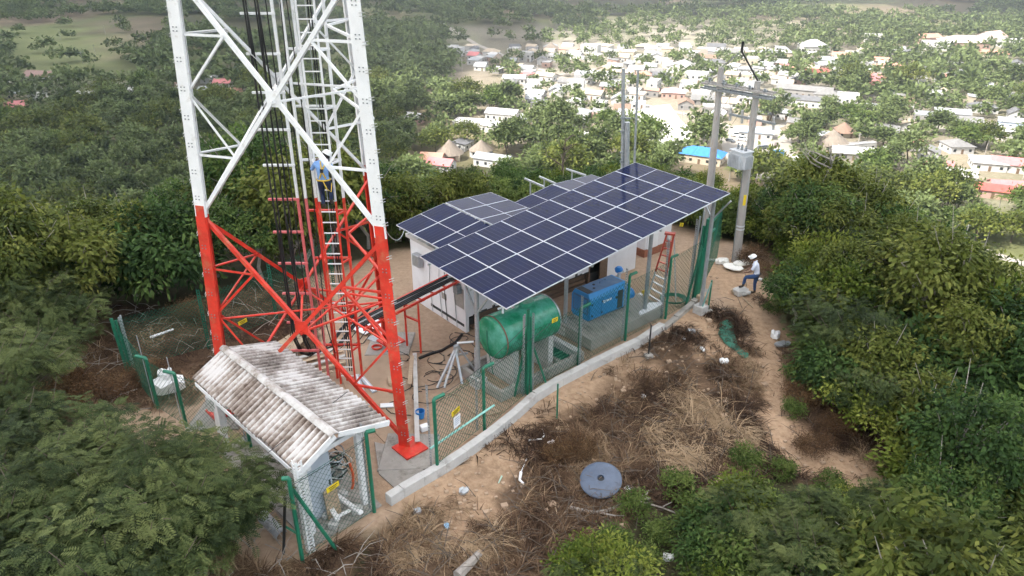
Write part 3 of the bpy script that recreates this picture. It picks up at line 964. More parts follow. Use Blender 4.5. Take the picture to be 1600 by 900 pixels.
for a in (-1.67, 1.02, 1.98):
    p, q = TK + TD * a + TN * 0.9, TK + TD * a - TN * 0.9
    MB().beam((p.x, p.y, 0.18), (q.x, q.y, 0.18), 0.15 if a < 1.5 else 0.24, 0.36).build('wall', M_CONC if a < 1.5 else M_CONC_L, bund, bevel=0.01)
p = TK + TD * 1.5
gr = thing('drain_grate', 'dark green grate lying in the pit between the tank and the generator plinth', 'grate', (p.x, p.y, 0))
MB().frame(Vector((p.x, p.y, 0.05)), TD * 0.36, TN * 0.75, UP * 0.02).build('pit_cover', M_NET, gr)
for k in range(9):
    c_ = p + TN * (-0.64 + 0.16 * k)
    MB().frame(Vector((c_.x, c_.y, 0.085)), TD * 0.36, TN * 0.03, UP * 0.015).build('bar', M_GREEN, gr)

# ------------------------------------------------------------------ generator on its plinth
PA, PB, PC_ = Vector((2.80, 22.74, 0)), Vector((1.66, 24.15, 0)), Vector((5.86, 25.39, 0))
pd = (PC_ - PA).normalized(); pw_ = (PB - PA).normalized()
PL, PWID = (PC_ - PA).length, (PB - PA).length
pl_ = thing('plinth', 'wide stained concrete plinth carrying the blue generator', 'concrete base', PA)
MB().prism([PA, PA + pd * PL, PA + pd * PL + pw_ * PWID, PA + pw_ * PWID], 0.0, 0.45).build('slab', M_CONC, pl_, bevel=0.015)
GD = VX.copy(); GW = Vector((-GD.y, GD.x, 0))
G0 = Vector((2.86, 24.04, 0.455))
M_BLUE = mat('blue_enamel', (0.03, 0.23, 0.52), 0.35, 0.1, 3.0, dirt=(0.03, 0.12, 0.26), dirt_amt=0.1)
M_BLUE_D = mat('blue_enamel_dusty', (0.075, 0.155, 0.28), 0.6, 0.2, 2.0, dirt=(0.16, 0.17, 0.18), dirt_amt=0.3)
M_BLUE_L = mat('bright_blue_plastic', (0.02, 0.2, 0.55), 0.35, 0.05)
gen = thing('generator', 'blue boxed diesel generator standing on the concrete plinth', 'generator', (G0.x, G0.y, 0.45))
gl, gw_, gh = 1.95, 1.0, 1.08
def gp(a, b_, z): return G0 + GD * a + GW * b_ + UP * z
# body: a six sided box section with the roof edges cut off and the lower edges drawn in
sec = [(0.10, 0.0), (0.0, 0.10), (0.0, gh - 0.24), (0.14, gh), (gw_ - 0.14, gh), (gw_, gh - 0.24), (gw_, 0.10), (gw_ - 0.10, 0.0)]
vs = [gp(a, b_, z) for a in (0.0, gl) for b_, z in sec]
k_ = len(sec)
MB().add(vs, [tuple(range(k_)), tuple(range(2 * k_ - 1, k_ - 1, -1))] + [(i, (i + 1) % k_, k_ + (i + 1) % k_, k_ + i) for i in range(k_)]).build('canopy', M_BLUE, gen, bevel=0.012)
MB().frame(gp(gl / 2, gw_ / 2, gh + 0.006), GD * (gl / 2 - 0.1), GW * (gw_ / 2 - 0.17), UP * 0.006).build('roof_sheet', M_BLUE_D, gen)
MB().frame(gp(0.17, gw_ / 2, gh + 0.016), GD * 0.14, GW * (gw_ / 2 - 0.2), UP * 0.006).build('air_grille', M_MOULD, gen)
MB().frame(gp(-0.006, gw_ / 2, gh * 0.55), GD * 0.006, GW * (gw_ / 2 - 0.1), UP * 0.33).build('end_panel', M_BLUE_D, gen)
for k in range(9):
    MB().frame(gp(-0.016, gw_ / 2, 0.34 + k * 0.06), GD * 0.008, GW * (gw_ / 2 - 0.16), UP * 0.012).build('louvre', M_BLUE, gen)
for a0_, a1_ in ((0.05, 0.52), (0.56, 1.42)):
    d_ = MB().frame(gp((a0_ + a1_) / 2, -0.008, gh * 0.47), GD * (a1_ - a0_) / 2, GW * 0.008, UP * (gh * 0.47 - 0.14)).build('door', M_BLUE, gen, bevel=0.004)
    for zz in (0.24, 0.70):
        MB().frame(gp(a0_ + 0.04, -0.022, zz), GD * 0.03, GW * 0.008, UP * 0.04).build('hinge', M_INK, d_)
MB().frame(gp(1.36, -0.022, 0.62), GD * 0.05, GW * 0.008, UP * 0.05).build('lock', M_INK, gen)
MB().frame(gp(1.56, -0.012, 0.50), GD * 0.13, GW * 0.012, UP * 0.36).build('control_recess', M_MOULD, gen)
# white badge and lettering on the door
lg = MB(); bx0 = 0.70
lg.frame(gp(bx0, -0.0195, 0.655), GD * 0.055, GW * 0.002, UP * 0.06)
logo = lg.build('logo', M_PAPER, gen)
MB().frame(gp(bx0, -0.0222, 0.665), GD * 0.028, GW * 0.0015, UP * 0.012).build('logo_mark', M_BLUE, logo)
MB().frame(gp(bx0, -0.0222, 0.638), GD * 0.028, GW * 0.0015, UP * 0.009).build('logo_mark', M_BLUE, logo)
lx = 0.80
for k, (w_, h_, dz) in enumerate([(0.05, 0.085, 0), (0.04, 0.07, .0), (0.045, 0.07, 0), (0.055, 0.07, 0), (0.05, 0.09, .01)]):
    MB().frame(gp(lx + w_ / 2, -0.0195, 0.655 + dz), GD * w_ / 2, GW * 0.002, UP * h_ / 2).build('lettering', M_PAPER, gen)
    lx += w_ + 0.008
for a, b_ in ((0.55, 0.4), (0.75, 0.62)):
    MB().tube([gp(a, b_, gh + 0.01), gp(a, b_, gh + 0.03)], 0.05, 12).build('filler_cap', M_INK, gen)
MB().tube([gp(1.0, 0.55, gh + 0.02), gp(1.0, 0.55, gh + 0.09), gp(1.35, 0.62, gh + 0.09), gp(1.35, 0.62, gh + 0.02)], 0.015, 6).build('lifting_bar', M_BLUE_D, gen)
MB().frame(gp(gl + 0.12, 0.5, 0.52), GD * 0.12, GW * 0.36, UP * 0.36).build('radiator_hood', M_BLUE, gen, bevel=0.02)
MB().lathe(gp(gl + 0.42, 0.28, 0.36), GD, [(-0.14, 0.0), (-0.14, 0.2), (0.1, 0.22), (0.12, 0.0)], 18).build('exhaust_drum', M_BLUE_L, gen, smooth=True)
MB().tube([gp(gl + 0.3, 0.75, 0.7), gp(gl + 0.42, 0.85, 1.0), gp(gl + 0.62, 0.85, 1.05)], 0.07, 10).build('exhaust_pipe', M_GALV, gen, smooth=True)
MB().lathe(gp(gl + 0.5, 0.95, 1.02), UP, [(0, 0), (0, 0.14), (0.12, 0.17), (0.2, 0.1), (0.2, 0)], 14).build('filter_can', M_BLUE_L, gen, smooth=True)
for a in (0.12, gl - 0.12):
    MB().frame(gp(a, gw_ / 2, -0.001), GD * 0.06, GW * 0.42, UP * 0.012).build('skid', M_INK, gen)
# white offcut board lying on the plinth edge, yellow can
p0 = px(1000, 492, 0.47); p1 = px(1036, 474, 0.47)
bd = thing('board', 'torn white board lying along the edge of the generator plinth', 'board', (p0.x, p0.y, 0.45))
d_ = (p1 - p0).normalized(); s_ = UP.cross(d_)
MB().prism([p0 + s_ * -0.02, p0 + s_ * 0.18 + d_ * .12, p0 + s_ * 0.24 + d_ * 0.5, p0 + s_ * 0.4 + d_ * 1.05, p1 + s_ * 0.16, p1 - s_ * 0.02, p0 + d_ * .75 - s_ * .04], 0.455, 0.475).build('sheet', M_PAPER, bd)
p = px(1010, 459, 0.05)
cn_ = thing('plastic_can', 'yellow and white plastic can lying behind the generator plinth', 'can', p)
MB().lathe(p + Vector((0, 0, .1)), VX, [(-0.2, 0), (-0.2, 0.1), (0.05, 0.12), (0.14, 0.05), (0.2, 0.05), (0.2, 0)], 12).build('can_body', M_YEL, cn_, smooth=True)
MB().box((p.x - 0.28, p.y - 0.12, 0.06), (0.28, 0.2, 0.08), 0.8).build('can_lid', M_PAPER, cn_, bevel=0.02)
# ------------------------------------------------------------------ corrugated shelter
SA = Vector((-0.707, 0.707, 0)); SB = Vector((0.707, 0.707, 0))
def sp_(a, b_, z): return SA * a + SB * b_ + UP * z
M_FIBRE = mat('fibre_cement', (0.56, 0.54, 0.53), 0.9, 0.14, 3.0, bump=0.3, dirt=(0.10, 0.075, 0.06), dirt_amt=0.52, dscale=1.0, stretch=(1, 1, 1))
M_FIBRE_E = mat('fibre_cement_cap', (0.55, 0.53, 0.51), 0.9, 0.15, 4.0, dirt=(0.20, 0.16, 0.13), dirt_amt=0.55)
def streaky(name, clean, mid, grime_shade, amt):
    m = bpy.data.materials.new(name); m.use_nodes = True
    n = m.node_tree.nodes; l = m.node_tree.links
    b = n['Principled BSDF']; b.inputs['Roughness'].default_value = 0.92
    tc = n.new('ShaderNodeTexCoord')
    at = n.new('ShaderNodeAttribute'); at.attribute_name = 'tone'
    def nz(sc, det, rg):
        q = n.new('ShaderNodeTexNoise'); q.inputs['Scale'].default_value = sc; q.inputs['Detail'].default_value = det; q.inputs['Roughness'].default_value = rg
        l.new(tc.outputs['Object'], q.inputs['Vector']); return q.outputs['Fac']
    def mul(a_, k, c=0.0):
        q = n.new('ShaderNodeMath'); q.operation = 'MULTIPLY_ADD'; l.new(a_, q.inputs[0]); q.inputs[1].default_value = k; q.inputs[2].default_value = c; return q.outputs[0]
    def add(a_, c_):
        q = n.new('ShaderNodeMath'); q.operation = 'ADD'; l.new(a_, q.inputs[0]); l.new(c_, q.inputs[1]); return q.outputs[0]
    s_ = add(add(mul(at.outputs['Fac'], 0.30), mul(nz(0.75, 5, .6), 1.7, -0.85)), mul(nz(7.0, 9, .75), 0.75, -0.12 + amt))  # tone term paints shade into the troughs; the noise terms add grime and blotches
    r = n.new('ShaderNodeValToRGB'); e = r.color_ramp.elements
    e[0].position = 0.30; e[0].color = (*clean, 1); e[1].position = 0.80; e[1].color = (*grime_shade, 1)
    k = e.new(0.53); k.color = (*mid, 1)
    l.new(s_, r.inputs['Fac']); l.new(r.outputs['Color'], b.inputs['Base Color'])
    return m
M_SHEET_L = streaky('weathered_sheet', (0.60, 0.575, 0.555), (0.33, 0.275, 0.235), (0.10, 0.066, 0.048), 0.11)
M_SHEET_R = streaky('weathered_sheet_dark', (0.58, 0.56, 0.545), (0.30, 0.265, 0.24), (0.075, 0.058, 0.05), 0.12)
shed = thing('shelter', 'small open shelter with stained corrugated roof beside the tower', 'shelter', sp_(15.8, 7.2, 0))
RIDGE_B, RIDGE_Z = 7.06, 2.86
A0, A1 = 12.98, 18.55
def roof_pt(a, side, f):
    """f 0 at the ridge, 1 at the eave"""
    if side < 0: b_, z = RIDGE_B + (6.04 - RIDGE_B) * f, RIDGE_Z + (2.33 - RIDGE_Z) * f
    else: b_, z = RIDGE_B + (8.66 - RIDGE_B) * f, RIDGE_Z + (2.43 - RIDGE_Z) * f
    return a, b_, z
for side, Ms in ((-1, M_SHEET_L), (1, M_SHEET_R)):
    nsh = 6
    for k in range(nsh):
        a0, a1 = A0 + (A1 - A0) * k / nsh - 0.03, A0 + (A1 - A0) * (k + 1) / nsh + 0.03
        na, pitch = 46, 0.188
        avs = np.linspace(a0, a1, na); fs_ = [0.0, 0.33, 0.66, 1.0 + 0.03 * rng.uniform(-1, 1.5)]
        vs = []
        lift = 0.012 * (k % 2)
        for low in (0, 1):
            for f in fs_:
                for a in avs:
                    _, b_, z = roof_pt(a, side, f)
                    z += 0.046 * math.cos(2 * math.pi * a / pitch) + lift - low * 0.012
                    vs.append(sp_(a, b_, z))
        nf = len(fs_); N = na * nf; fs = []
        for i in range(nf - 1):
            for j in range(na - 1):
                q_ = (i * na + j, i * na + j + 1, (i + 1) * na + j + 1, (i + 1) * na + j)
                fs.append(q_); fs.append(tuple(N + t for t in q_[::-1]))
        for j in range(na - 1):
            fs.append(((nf - 1) * na + j, (nf - 1) * na + j + 1, N + (nf - 1) * na + j + 1, N + (nf - 1) * na + j))
        for j in (0, na - 1):
            for i in range(nf - 1):
                fs.append((i * na + j, (i + 1) * na + j, N + (i + 1) * na + j, N + i * na + j))
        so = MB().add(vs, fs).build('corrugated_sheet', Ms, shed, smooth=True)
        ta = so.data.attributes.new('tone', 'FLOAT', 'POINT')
        ta.data.foreach_set('value', [0.5 - 0.5 * math.cos(2 * math.pi * a / pitch) for low in (0, 1) for f in fs_ for a in avs])  # dark in the troughs: painted shade that makes the corrugation read
# ridge capping in overlapping lengths
for k in range(5):
    a0, a1 = A0 - 0.06 + (A1 - A0 + .1) * k / 5, A0 - 0.06 + (A1 - A0 + .1) * (k + 1) / 5 + 0.05
    vs = []
    for a in (a0, a1):
        for th in np.linspace(-1, 1, 9):
            b_ = RIDGE_B + th * 0.12
            vs.append(sp_(a, b_, RIDGE_Z + 0.085 - 0.055 * th * th - 0.02 * abs(th) + 0.01 * (k % 2)))
    fs = [(i, i + 1, 9 + i + 1, 9 + i) for i in range(8)]
    n0 = len(vs)
    vs += [v - UP * 0.02 for v in vs]
    fs += [tuple(n0 + t for t in q_[::-1]) for q_ in fs]
    fs += [(i, i + 1, n0 + i + 1, n0 + i) for i in range(8)] + [(9 + i, 9 + i + 1, n0 + 9 + i + 1, n0 + 9 + i) for i in range(8)]
    fs += [(0, 9, n0 + 9, n0), (8, 17, n0 + 17, n0 + 8)]
    MB().add(vs, fs).build('ridge_cap', M_FIBRE_E, shed, smooth=True)
# posts, beams, rafters, fascia
posts = [(13.35, 6.33), (13.3, 7.86), (17.9, 6.33), (17.9, 8.2)]
for (a, b_) in posts:
    MB().beam(sp_(a, b_, 0.0), sp_(a, b_, 2.30 if b_ < 7 else 2.40), 0.15, 0.15, up=SA).build('post', M_WHITE, shed, bevel=0.008)
for b_, z in ((6.33, 2.29), (7.86, 2.44)):
    MB().beam(sp_(13.0, b_, z - 0.02), sp_(18.4, b_, z - 0.02), 0.10, 0.14).build('beam', M_WHITE, shed)
for a in (13.33, 15.6, 17.9):
    MB().beam(sp_(a, 6.42, 2.26), sp_(a, 7.78, 2.36), 0.10, 0.13).build('beam', M_WHITE, shed)
    MB().beam(sp_(a, 6.1, 2.24), sp_(a, RIDGE_B, RIDGE_Z - 0.15), 0.07, 0.10).build('rafter', M_WHITE, shed)
    MB().beam(sp_(a, 8.55, 2.31), sp_(a, RIDGE_B, RIDGE_Z - 0.15), 0.07, 0.10).build('rafter', M_WHITE, shed)
MB().beam(sp_(A0 - 0.03, 6.02, 2.29), sp_(A0 - 0.03, RIDGE_B, RIDGE_Z - 0.02), 0.03, 0.17).build('fascia', M_WHITE, shed)
MB().beam(sp_(A0 - 0.03, 8.6, 2.40), sp_(A0 - 0.03, RIDGE_B + .1, RIDGE_Z - 0.04), 0.03, 0.13).build('fascia', M_WHITE, shed)
MB().beam(sp_(13.0, 6.03, 2.22), sp_(18.4, 6.03, 2.22), 0.025, 0.12).build('fascia', M_WHITE, shed)
# slab, cabinet and frame inside
sl = thing('concrete_slab', 'stained concrete floor slab under the corrugated shelter', 'slab', sp_(15.6, 7.2, 0))
MB().prism([sp_(12.95, 6.1, 0), sp_(12.95, 8.15, 0), sp_(18.2, 8.4, 0), sp_(18.2, 6.1, 0)], -0.5, 0.05).build('slab', M_CONC, sl, bevel=0.01)
M_PALEBLUE = mat('pale_sheet', (0.50, 0.55, 0.62), 0.45, 0.06, 2.0, dirt=(0.36, 0.38, 0.40), dirt_amt=0.15)
cb_ = thing('cabinet', 'tall pale blue steel cabinet standing under the corrugated shelter', 'cabinet', sp_(13.95, 6.86, 0.05))
MB().frame(sp_(13.95, 6.86, 1.0), SA * 0.3, SB * 0.36, UP * 0.95).build('body', M_PALEBLUE, cb_, bevel=0.01)
MB().frame(sp_(13.642, 6.86, 1.0), SA * 0.008, SB * 0.33, UP * 0.9).build('door', M_PALEBLUE, cb_, bevel=0.004)
MB().frame(sp_(13.63, 7.13, 1.0), SA * 0.015, SB * 0.02, UP * 0.08).build('handle', M_INK, cb_)
cd_ = thing('cardboard_box', 'ribbed beige cardboard leaning on the pale blue cabinet', 'cardboard', sp_(13.5, 7.04, 0.05))
for k in range(9):
    MB().frame(sp_(13.52 - 0.035 * (8 - k) * .35, 7.04, 0.12 + 0.09 * k), SA * 0.03, SB * 0.19, UP * 0.043).build('fold', M_WOOD_L, cd_, bevel=0.012)
hf = thing('frame', 'white painted ladder-shaped frame lying on blocks under the shelter', 'frame', sp_(13.35, 7.3, 0.3))
q0, q1, q2, q3 = px(500, 745, 0.33), px(541, 800, 0.30), px(527, 768, 0.33), px(560, 798, 0.30)
for (p, q) in ((px(478, 728, 0.34), px(528, 812, 0.31)), (px(518, 768, 0.34), px(565, 802, 0.31))):
    MB().beam(p, q, 0.12, 0.07).build('rail', M_WHITE, hf, bevel=0.006)
for (p, q) in ((px(503, 786, 0.34), px(522, 775, 0.34)), (px(526, 808, 0.31), px(547, 797, 0.31))):
    MB().beam(p, q, 0.07, 0.05).build('rung', M_WHITE, hf)
for k, (x, y, s_) in enumerate([(497, 797, .2), (521, 818, .22), (536, 771, .2), (558, 796, .24), (508, 806, .12)]):
    p = px(x, y, 0.15)
    bl = thing('concrete_block', ['whitish broken block beneath the middle of the white frame', 'whitish block under the outer end of the white frame', 'pale block under the inner white frame rail',
             'white lump of block at the foot of the shelter post', 'small block chip beside the white frame'][k], 'block', p, 'blocks under the white frame')
    MB().box((p.x, p.y, 0.14), (s_ * 1.2, s_, 0.18), 0.4 + k).build('rubble', M_CONC_L, bl, bevel=0.03)
pile = thing('pipe_reel', 'coil of black and pale hoses heaped under the shelter', 'hose', sp_(14.6, 7.9, 0.05))
for k in range(14):
    c_ = sp_(14.5 + 0.5 * rng.random(), 7.75 + 0.3 * rng.random(), 0.15 + 0.05 * k)
    rr = 0.18 + 0.2 * rng.random(); t0 = rng.random() * 6
    MB().tube([c_ + Vector((math.cos(t) * rr, math.sin(t) * rr, 0.08 * math.sin(2 * t + t0))) for t in np.linspace(0, 6.0, 16)], 0.02, 5).build('coil', [M_BLACK, M_GALV, M_BLACK, M_CONC_L][k % 4], pile)
M_ORANGE = mat('orange_plastic', (0.65, 0.10, 0.03), 0.5, 0.1)
p = px(549, 745, 0.5)
oh = thing('orange_hose', 'short orange hose hanging inside the shelter', 'hose', (p.x, p.y, 0.05))
MB().tube([p + Vector((0, 0, .45)), p + Vector((.05, 0, .1)), p + Vector((.02, .03, -.25)), p + Vector((-.02, 0, -.4))], 0.035, 8).build('hose_length', M_ORANGE, oh, smooth=True)
dp = thing('drain_pipe', 'short grey ribbed drain pipe lying beside the shelter post', 'pipe', px(430, 820, -.1))
pa, pb = px(410, 806, 0.05), px(441, 838, 0.0)
MB().lathe(pa, pb - pa, [(i * (pb - pa).length / 24, 0.15 + (0.012 if i % 2 else 0)) for i in range(25)], 16).build('ribbed_pipe', M_GALV, dp, smooth=False)
wp = thing('water_pipe', 'pale plastic pipe stub poking from under the shelter eave', 'pipe', sp_(14.4, 6.1, 0))
MB().tube([px(404, 722, 1.3), px(420, 712, 1.35)], 0.09, 12).build('pipe', M_CONC_L, wp)

# ------------------------------------------------------------------ kerb wall round the outside
wall_px = [(612, 791), (632, 778), (664, 759), (698, 739), (730, 718), (768, 690), (811, 655), (840, 628), (880, 603), (920, 582), (960, 562), (1000, 543), (1038, 517)]
wpts = [px(x, y, 0.0) for x, y in wall_px]
kw = thing('kerb_wall', 'long low white grey kerb wall running outside the green fence', 'wall', wpts[6])
for i in range(len(wpts) - 1):
    p, q = wpts[i], wpts[i + 1]
    d_ = (q - p).normalized(); nn_ = UP.cross(d_)
    w_ = 0.25
    poly = [p - d_ * 0.0, q + d_ * 0.002, q + nn_ * w_, p + nn_ * w_]
    MB().prism(poly, -0.55, 0.30 + 0.008 * math.sin(i * 2.1)).build('wall_length', M_CONC_L, kw, bevel=0.012)
e_px = [(1041, 516), (1060, 500), (1086, 478), (1108, 459)]
ep = [px(x, y, 0.0) for x, y in e_px]
kw2 = thing('kerb_wall', 'short stained kerb wall stepping down by the far fence corner', 'wall', ep[1])
for i in range(3):
    p, q = ep[i], ep[i + 1]; d_ = (q - p).normalized(); nn_ = UP.cross(d_)
    MB().prism([p, q, q + nn_ * 0.22, p + nn_ * 0.22], -0.5, 0.12 + .04 * i).build('wall_length', M_CONC, kw2, bevel=0.012)
p = px(1052, 497, 0.1)
sb = thing('concrete_block', 'tan block laid on the kerb wall beside the far green posts', 'block', p)
MB().box(px(1098, 465, 0.2), (0.5, 0.3, 0.3), 0.7).build('rubble', M_WOOD_L, sb, bevel=0.02)

# ------------------------------------------------------------------ fence: green tube posts with a bent arm, slotted steel posts, wire net
def slotted(name, base, h, M, parent, wd=0.085, faces=1, yaw=0.8, lean=(0, 0)):
    m = MB()
    for fidx in range(faces):
        ya = yaw + fidx * math.pi / 2
        d_ = Vector((math.cos(ya), math.sin(ya), 0)); nn_ = Vector((-d_.y, d_.x, 0))
        o = Vector((0, 0, 0)) + d_ * (wd / 2) * (1 if faces > 1 else 0)
        ax = Vector((lean[0], lean[1], 1))
        for s_ in (-1, 1):
            c_ = o + d_ * s_ * wd * 0.37
            m.frame(c_ + ax * h / 2, d_ * wd * 0.13, nn_ * 0.006, ax * h / 2)
        z = 0.0
        while z < h:
            m.frame(o + ax * z, d_ * wd * 0.25, nn_ * 0.0058, ax * 0.020)
            z += 0.092
    me = m.mesh(name, M)
    return link(name, me, parent, Vector(base) - wloc(parent))
def fence_post(base, h, arm, label, group='green fence posts round the compound', slot_h=None, M2=None, slot_off=(-0.16, 0.10)):
    base = Vector(base)
    t = thing('fence_post', label, 'fence post', base, group)
    top = base + UP * h
    MB().tube([base - UP * 0.4, top], 0.05, 10).build('tube', M_GREEN, t, smooth=True)
    a = Vector(arm)
    MB().tube([top - UP * 0.02, top + a * 0.1 + UP * 0.03, top + a], 0.055, 10).build('arm', M_GREEN, t, smooth=True)
    if slot_h:
        b2 = base + Vector((slot_off[0], slot_off[1], 0))
        slotted('slotted_post', b2, slot_h, M2 or M_GALV, t, yaw=2.3)
    return t
ARM = Vector((0.26, 0.20, 0.05))
def net(p, q, h0, h1, label, z0=0.1, cell=0.17, sag=0.0, group='green wire fence panels', r_=0.0040):
    p, q = Vector(p), Vector(q)
    t = thing('wire_fence', label, 'wire fence', p.lerp(q, 0.5), group)
    L = (q - p).length; d_ = (q - p).normalized(); nn_ = UP.cross(d_)
    m = MB()
    H = max(h0, h1) - z0
    def hh(s): return h0 + (h1 - h0) * s / L - sag * math.sin(math.pi * s / L)
    def P(s, z): return p + d_ * s + UP * z + nn_ * (0.03 * math.sin(s * 2.3) * math.sin(z * 1.7))
    k = -H
    while k < L:
        for sg in (1, -1):
            s0, s1 = (max(k, 0), min(k + H, L))
            if s1 - s0 > 0.05:
                za, zb = ((s0 - k), (s1 - k)) if sg > 0 else (H - (s0 - k), H - (s1 - k))
                A_, B_ = P(s0, z0 + za), P(s1, z0 + zb)
                # clip to the sloping top
                if z0 + za <= hh(s0) + 0.02 or z0 + zb <= hh(s1) + .02:
                    m.beam(A_, B_, r_ * 2, r_ * 2, up=nn_)
        k += cell
    ch = m.build('chain_mesh', M_NET, t); ch['kind'] = 'stuff'
    MB().tube([P(s, hh(s)) for s in np.linspace(0, L, 7)], 0.006, 5).build('top_wire', M_NET, t)
    MB().tube([P(s, z0) for s in np.linspace(0, L, 7)], 0.006, 5).build('bottom_wire', M_NET, t)
    return t
fp = dict(shedL=px(473, 878, 0), shedR=px(585, 800, 0), gL=px(684, 739, 0), gR=px(757, 675, 0), p3=px(903.5, 571, 0), p4=px(976.5, 532, 0), p5=px(1039.5, 498, 0), far=px(1087, 470, 0), mid=px(824, 616, 0))
fence_post(fp['shedL'], 2.5, (-0.15, 0.0, 0.02), 'green fence post at the near corner of the corrugated shelter')
fence_post(fp['shedR'], 2.5, (0.22, 0.06, 0.05), 'green fence post beside the white shelter post', slot_h=2.75, slot_off=(-0.12, 0.06))
fence_post(fp['gL'], 2.42, ARM, 'green gate post nearest the tower', slot_h=2.75, slot_off=(-0.2, 0.22))
fence_post(fp['gR'], 2.22, ARM * 1.1, 'green gate post next to the green tank', slot_h=2.85, slot_off=(-0.22, 0.1))
fence_post(fp['p3'], 2.2, ARM * 1.3, 'green fence post in front of the concrete plinth corner', slot_h=2.75, slot_off=(0.02, -.12))
fence_post(fp['p4'], 2.6, ARM, 'green fence post in front of the blue generator', slot_h=2.9, slot_off=(-0.12, -.02))
fence_post(fp['p5'], 2.55, ARM, 'green fence post in front of the tripod ladder', slot_h=3.3, slot_off=(-0.14, 0.06))
# the corner bundles of posts
def bundle(base, label, rods, group=None):
    t = thing('post_bundle', label, 'post bundle', base, group)
    for (x0, y0, z0, x1, y1, z1, r_, M) in rods:
        MB().tube([base + Vector((x0, y0, z0)), base + Vector((x1, y1, z1))], r_, 8).build('tube', M, t, smooth=True)
    return t
b_ = fp['mid']
bt = bundle(b_, 'cluster of green steel posts and props in front of the green tank', [
    (0, 0, -.3, 0, 0, 3.1, .05, M_GREEN), (-.12, .03, -.3, .02, .1, 2.5, .045, M_GREEN), (-.45, -.12, -.2, .0, .08, 2.3, .04, M_GREEN), (0.12, .05, -.3, .06, .08, 2.8, .045, M_GREEN),
    (0.75, 0.28, -.2, 0.1, 0.1, 1.95, .035, M_GREEN), (-.25, -.05, 0.9, .1, .08, 1.15, .03, M_GREEN), (-.2, .03, 0.0, -.1, .05, 2.9, .03, M_GALV)])
slotted('slotted_post', b_ + Vector((-0.13, -0.08, 0)), 2.9, M_GALV, bt, yaw=2.3)
slotted('slotted_post', b_ + Vector((0.16, 0.02, 0)), 2.95, M_GALV, bt, yaw=2.3)
b_ = fp['far']
bt = bundle(b_, 'bundle of green posts and rolled fence at the far corner of the compound', [
    (0, 0, -.3, 0.12, 0.05, 3.5, .07, M_GREEN), (-.1, .05, -.3, .0, .1, 3.2, .06, M_GREEN), (-.55, -.5, -.2, -.02, .0, 2.4, .05, M_GREEN), (.1, .1, -.3, .22, .16, 3.6, .06, M_GREEN),
    (-.05, -.05, 0, .03, .02, 2.3, .09, M_GREEN), (.02, .02, 0, .12, .1, 2.1, .09, M_GREEN), (.22, .2, 0.5, .34, .25, 3.3, .02, M_INK), (.05, .05, 3.0, .62, .5, 3.55, .05, M_GREEN), (.05, .05, 2.7, .55, .45, 2.95, .045, M_GREEN),
    (-.1, 0, 2.2, .4, .35, 2.5, .05, M_GREEN), (-.28, .05, 0, -.2, .06, 3.6, .035, M_GALV), (-.12, .12, 0, -.05, .12, 3.8, .035, M_GALV)])
slotted('slotted_post', b_ + Vector((-0.32, -0.02, 0)), 3.5, M_GALV, bt, yaw=2.3)
# near corner of the shelter: white slotted angle and props
b_ = Vector((-4.93, 13.36, 0))
bt = bundle(fp['shedL'] + Vector((-.1, .05, 0)), 'props and white slotted corner post at the shelter corner', [
    (-.5, .25, -.4, -.08, .0, 1.9, .035, M_INK), (0.85, .35, -.1, .04, .1, 2.2, .045, M_GREEN), (-.3, .2, 0.9, .1, .05, 0.75, .03, M_GREEN)])
slotted('slotted_post', b_ + Vector((0.05, -0.1, -0.1)), 2.85, M_WHITE, bt, wd=0.17, faces=2, yaw=0.75)
# left and rear fence
lf = dict(a=px(392, 700, 0.0), b=px(292, 668, 0), c=px(248, 640, 0), d=px(200, 580, 0), e=px(325, 545, 0), f=px(430, 500, 0), g=px(520, 448, 0))
fence_post(lf['a'], 2.1, (-0.3, 0.12, 0.04), 'green fence post at the back of the corrugated shelter', slot_h=2.6)
fence_post(lf['b'], 1.9, (-0.34, 0.1, 0.04), 'green fence post beside the white sack', slot_h=2.4)
fence_post(lf['c'], 1.85, (-0.34, 0.1, 0.04), 'leaning green fence post in the dry brush by the dark trees', slot_h=2.6)
bt = bundle(lf['d'], 'bundle of green and grey posts at the outer fence corner by the dark trees', [
    (0, 0, -.3, -.25, .25, 1.9, .055, M_GREEN), (.1, .1, -.3, -.15, .3, 1.8, .05, M_GREEN), (.2, 0, -.2, -.05, .35, 1.9, .03, M_GALV), (.3, -.1, -.2, .05, .3, 2.0, .03, M_GALV), (-.1, .1, 0, -.3, .3, 1.6, .04, M_GREEN)])
for k, lab in (('e', 'dark slotted fence post behind the red tower leg'), ('f', 'dark slotted fence post behind the tower braces'), ('g', 'dark slotted fence post between the tower and the hut')):
    t = thing('fence_post', lab, 'fence post', lf[k], 'green fence posts round the compound')
    slotted('slotted_post', lf[k], 2.35, M_NET, t, wd=0.11, faces=2, yaw=0.3)
net(fp['shedL'], fp['shedR'], 2.35, 2.35, 'green wire fence across the open end of the corrugated shelter', cell=0.16, r_=0.0026)
net(fp['gL'], fp['gR'], 2.3, 2.1, 'green wire mesh of the gate with the two signs', z0=0.3)
net(fp['gR'], fp['mid'], 2.1, 2.3, 'green wire fence between the gate and the green tank')
net(fp['mid'], fp['p3'], 2.3, 2.1, 'green wire fence in front of the green tank')
net(fp['p3'], fp['p4'], 2.1, 2.4, 'green wire fence in front of the blue generator')
net(fp['p4'], fp['p5'], 2.4, 2.4, 'green wire fence in front of the torn white board')
net(fp['p5'], fp['far'], 2.4, 2.6, 'green wire fence in front of the tripod ladder')
net(lf['a'], lf['b'], 1.9, 1.8, 'green wire fence behind the corrugated shelter', cell=0.16)
net(lf['b'], lf['c'], 1.8, 1.7, 'green wire fence by the white sack', cell=0.16)
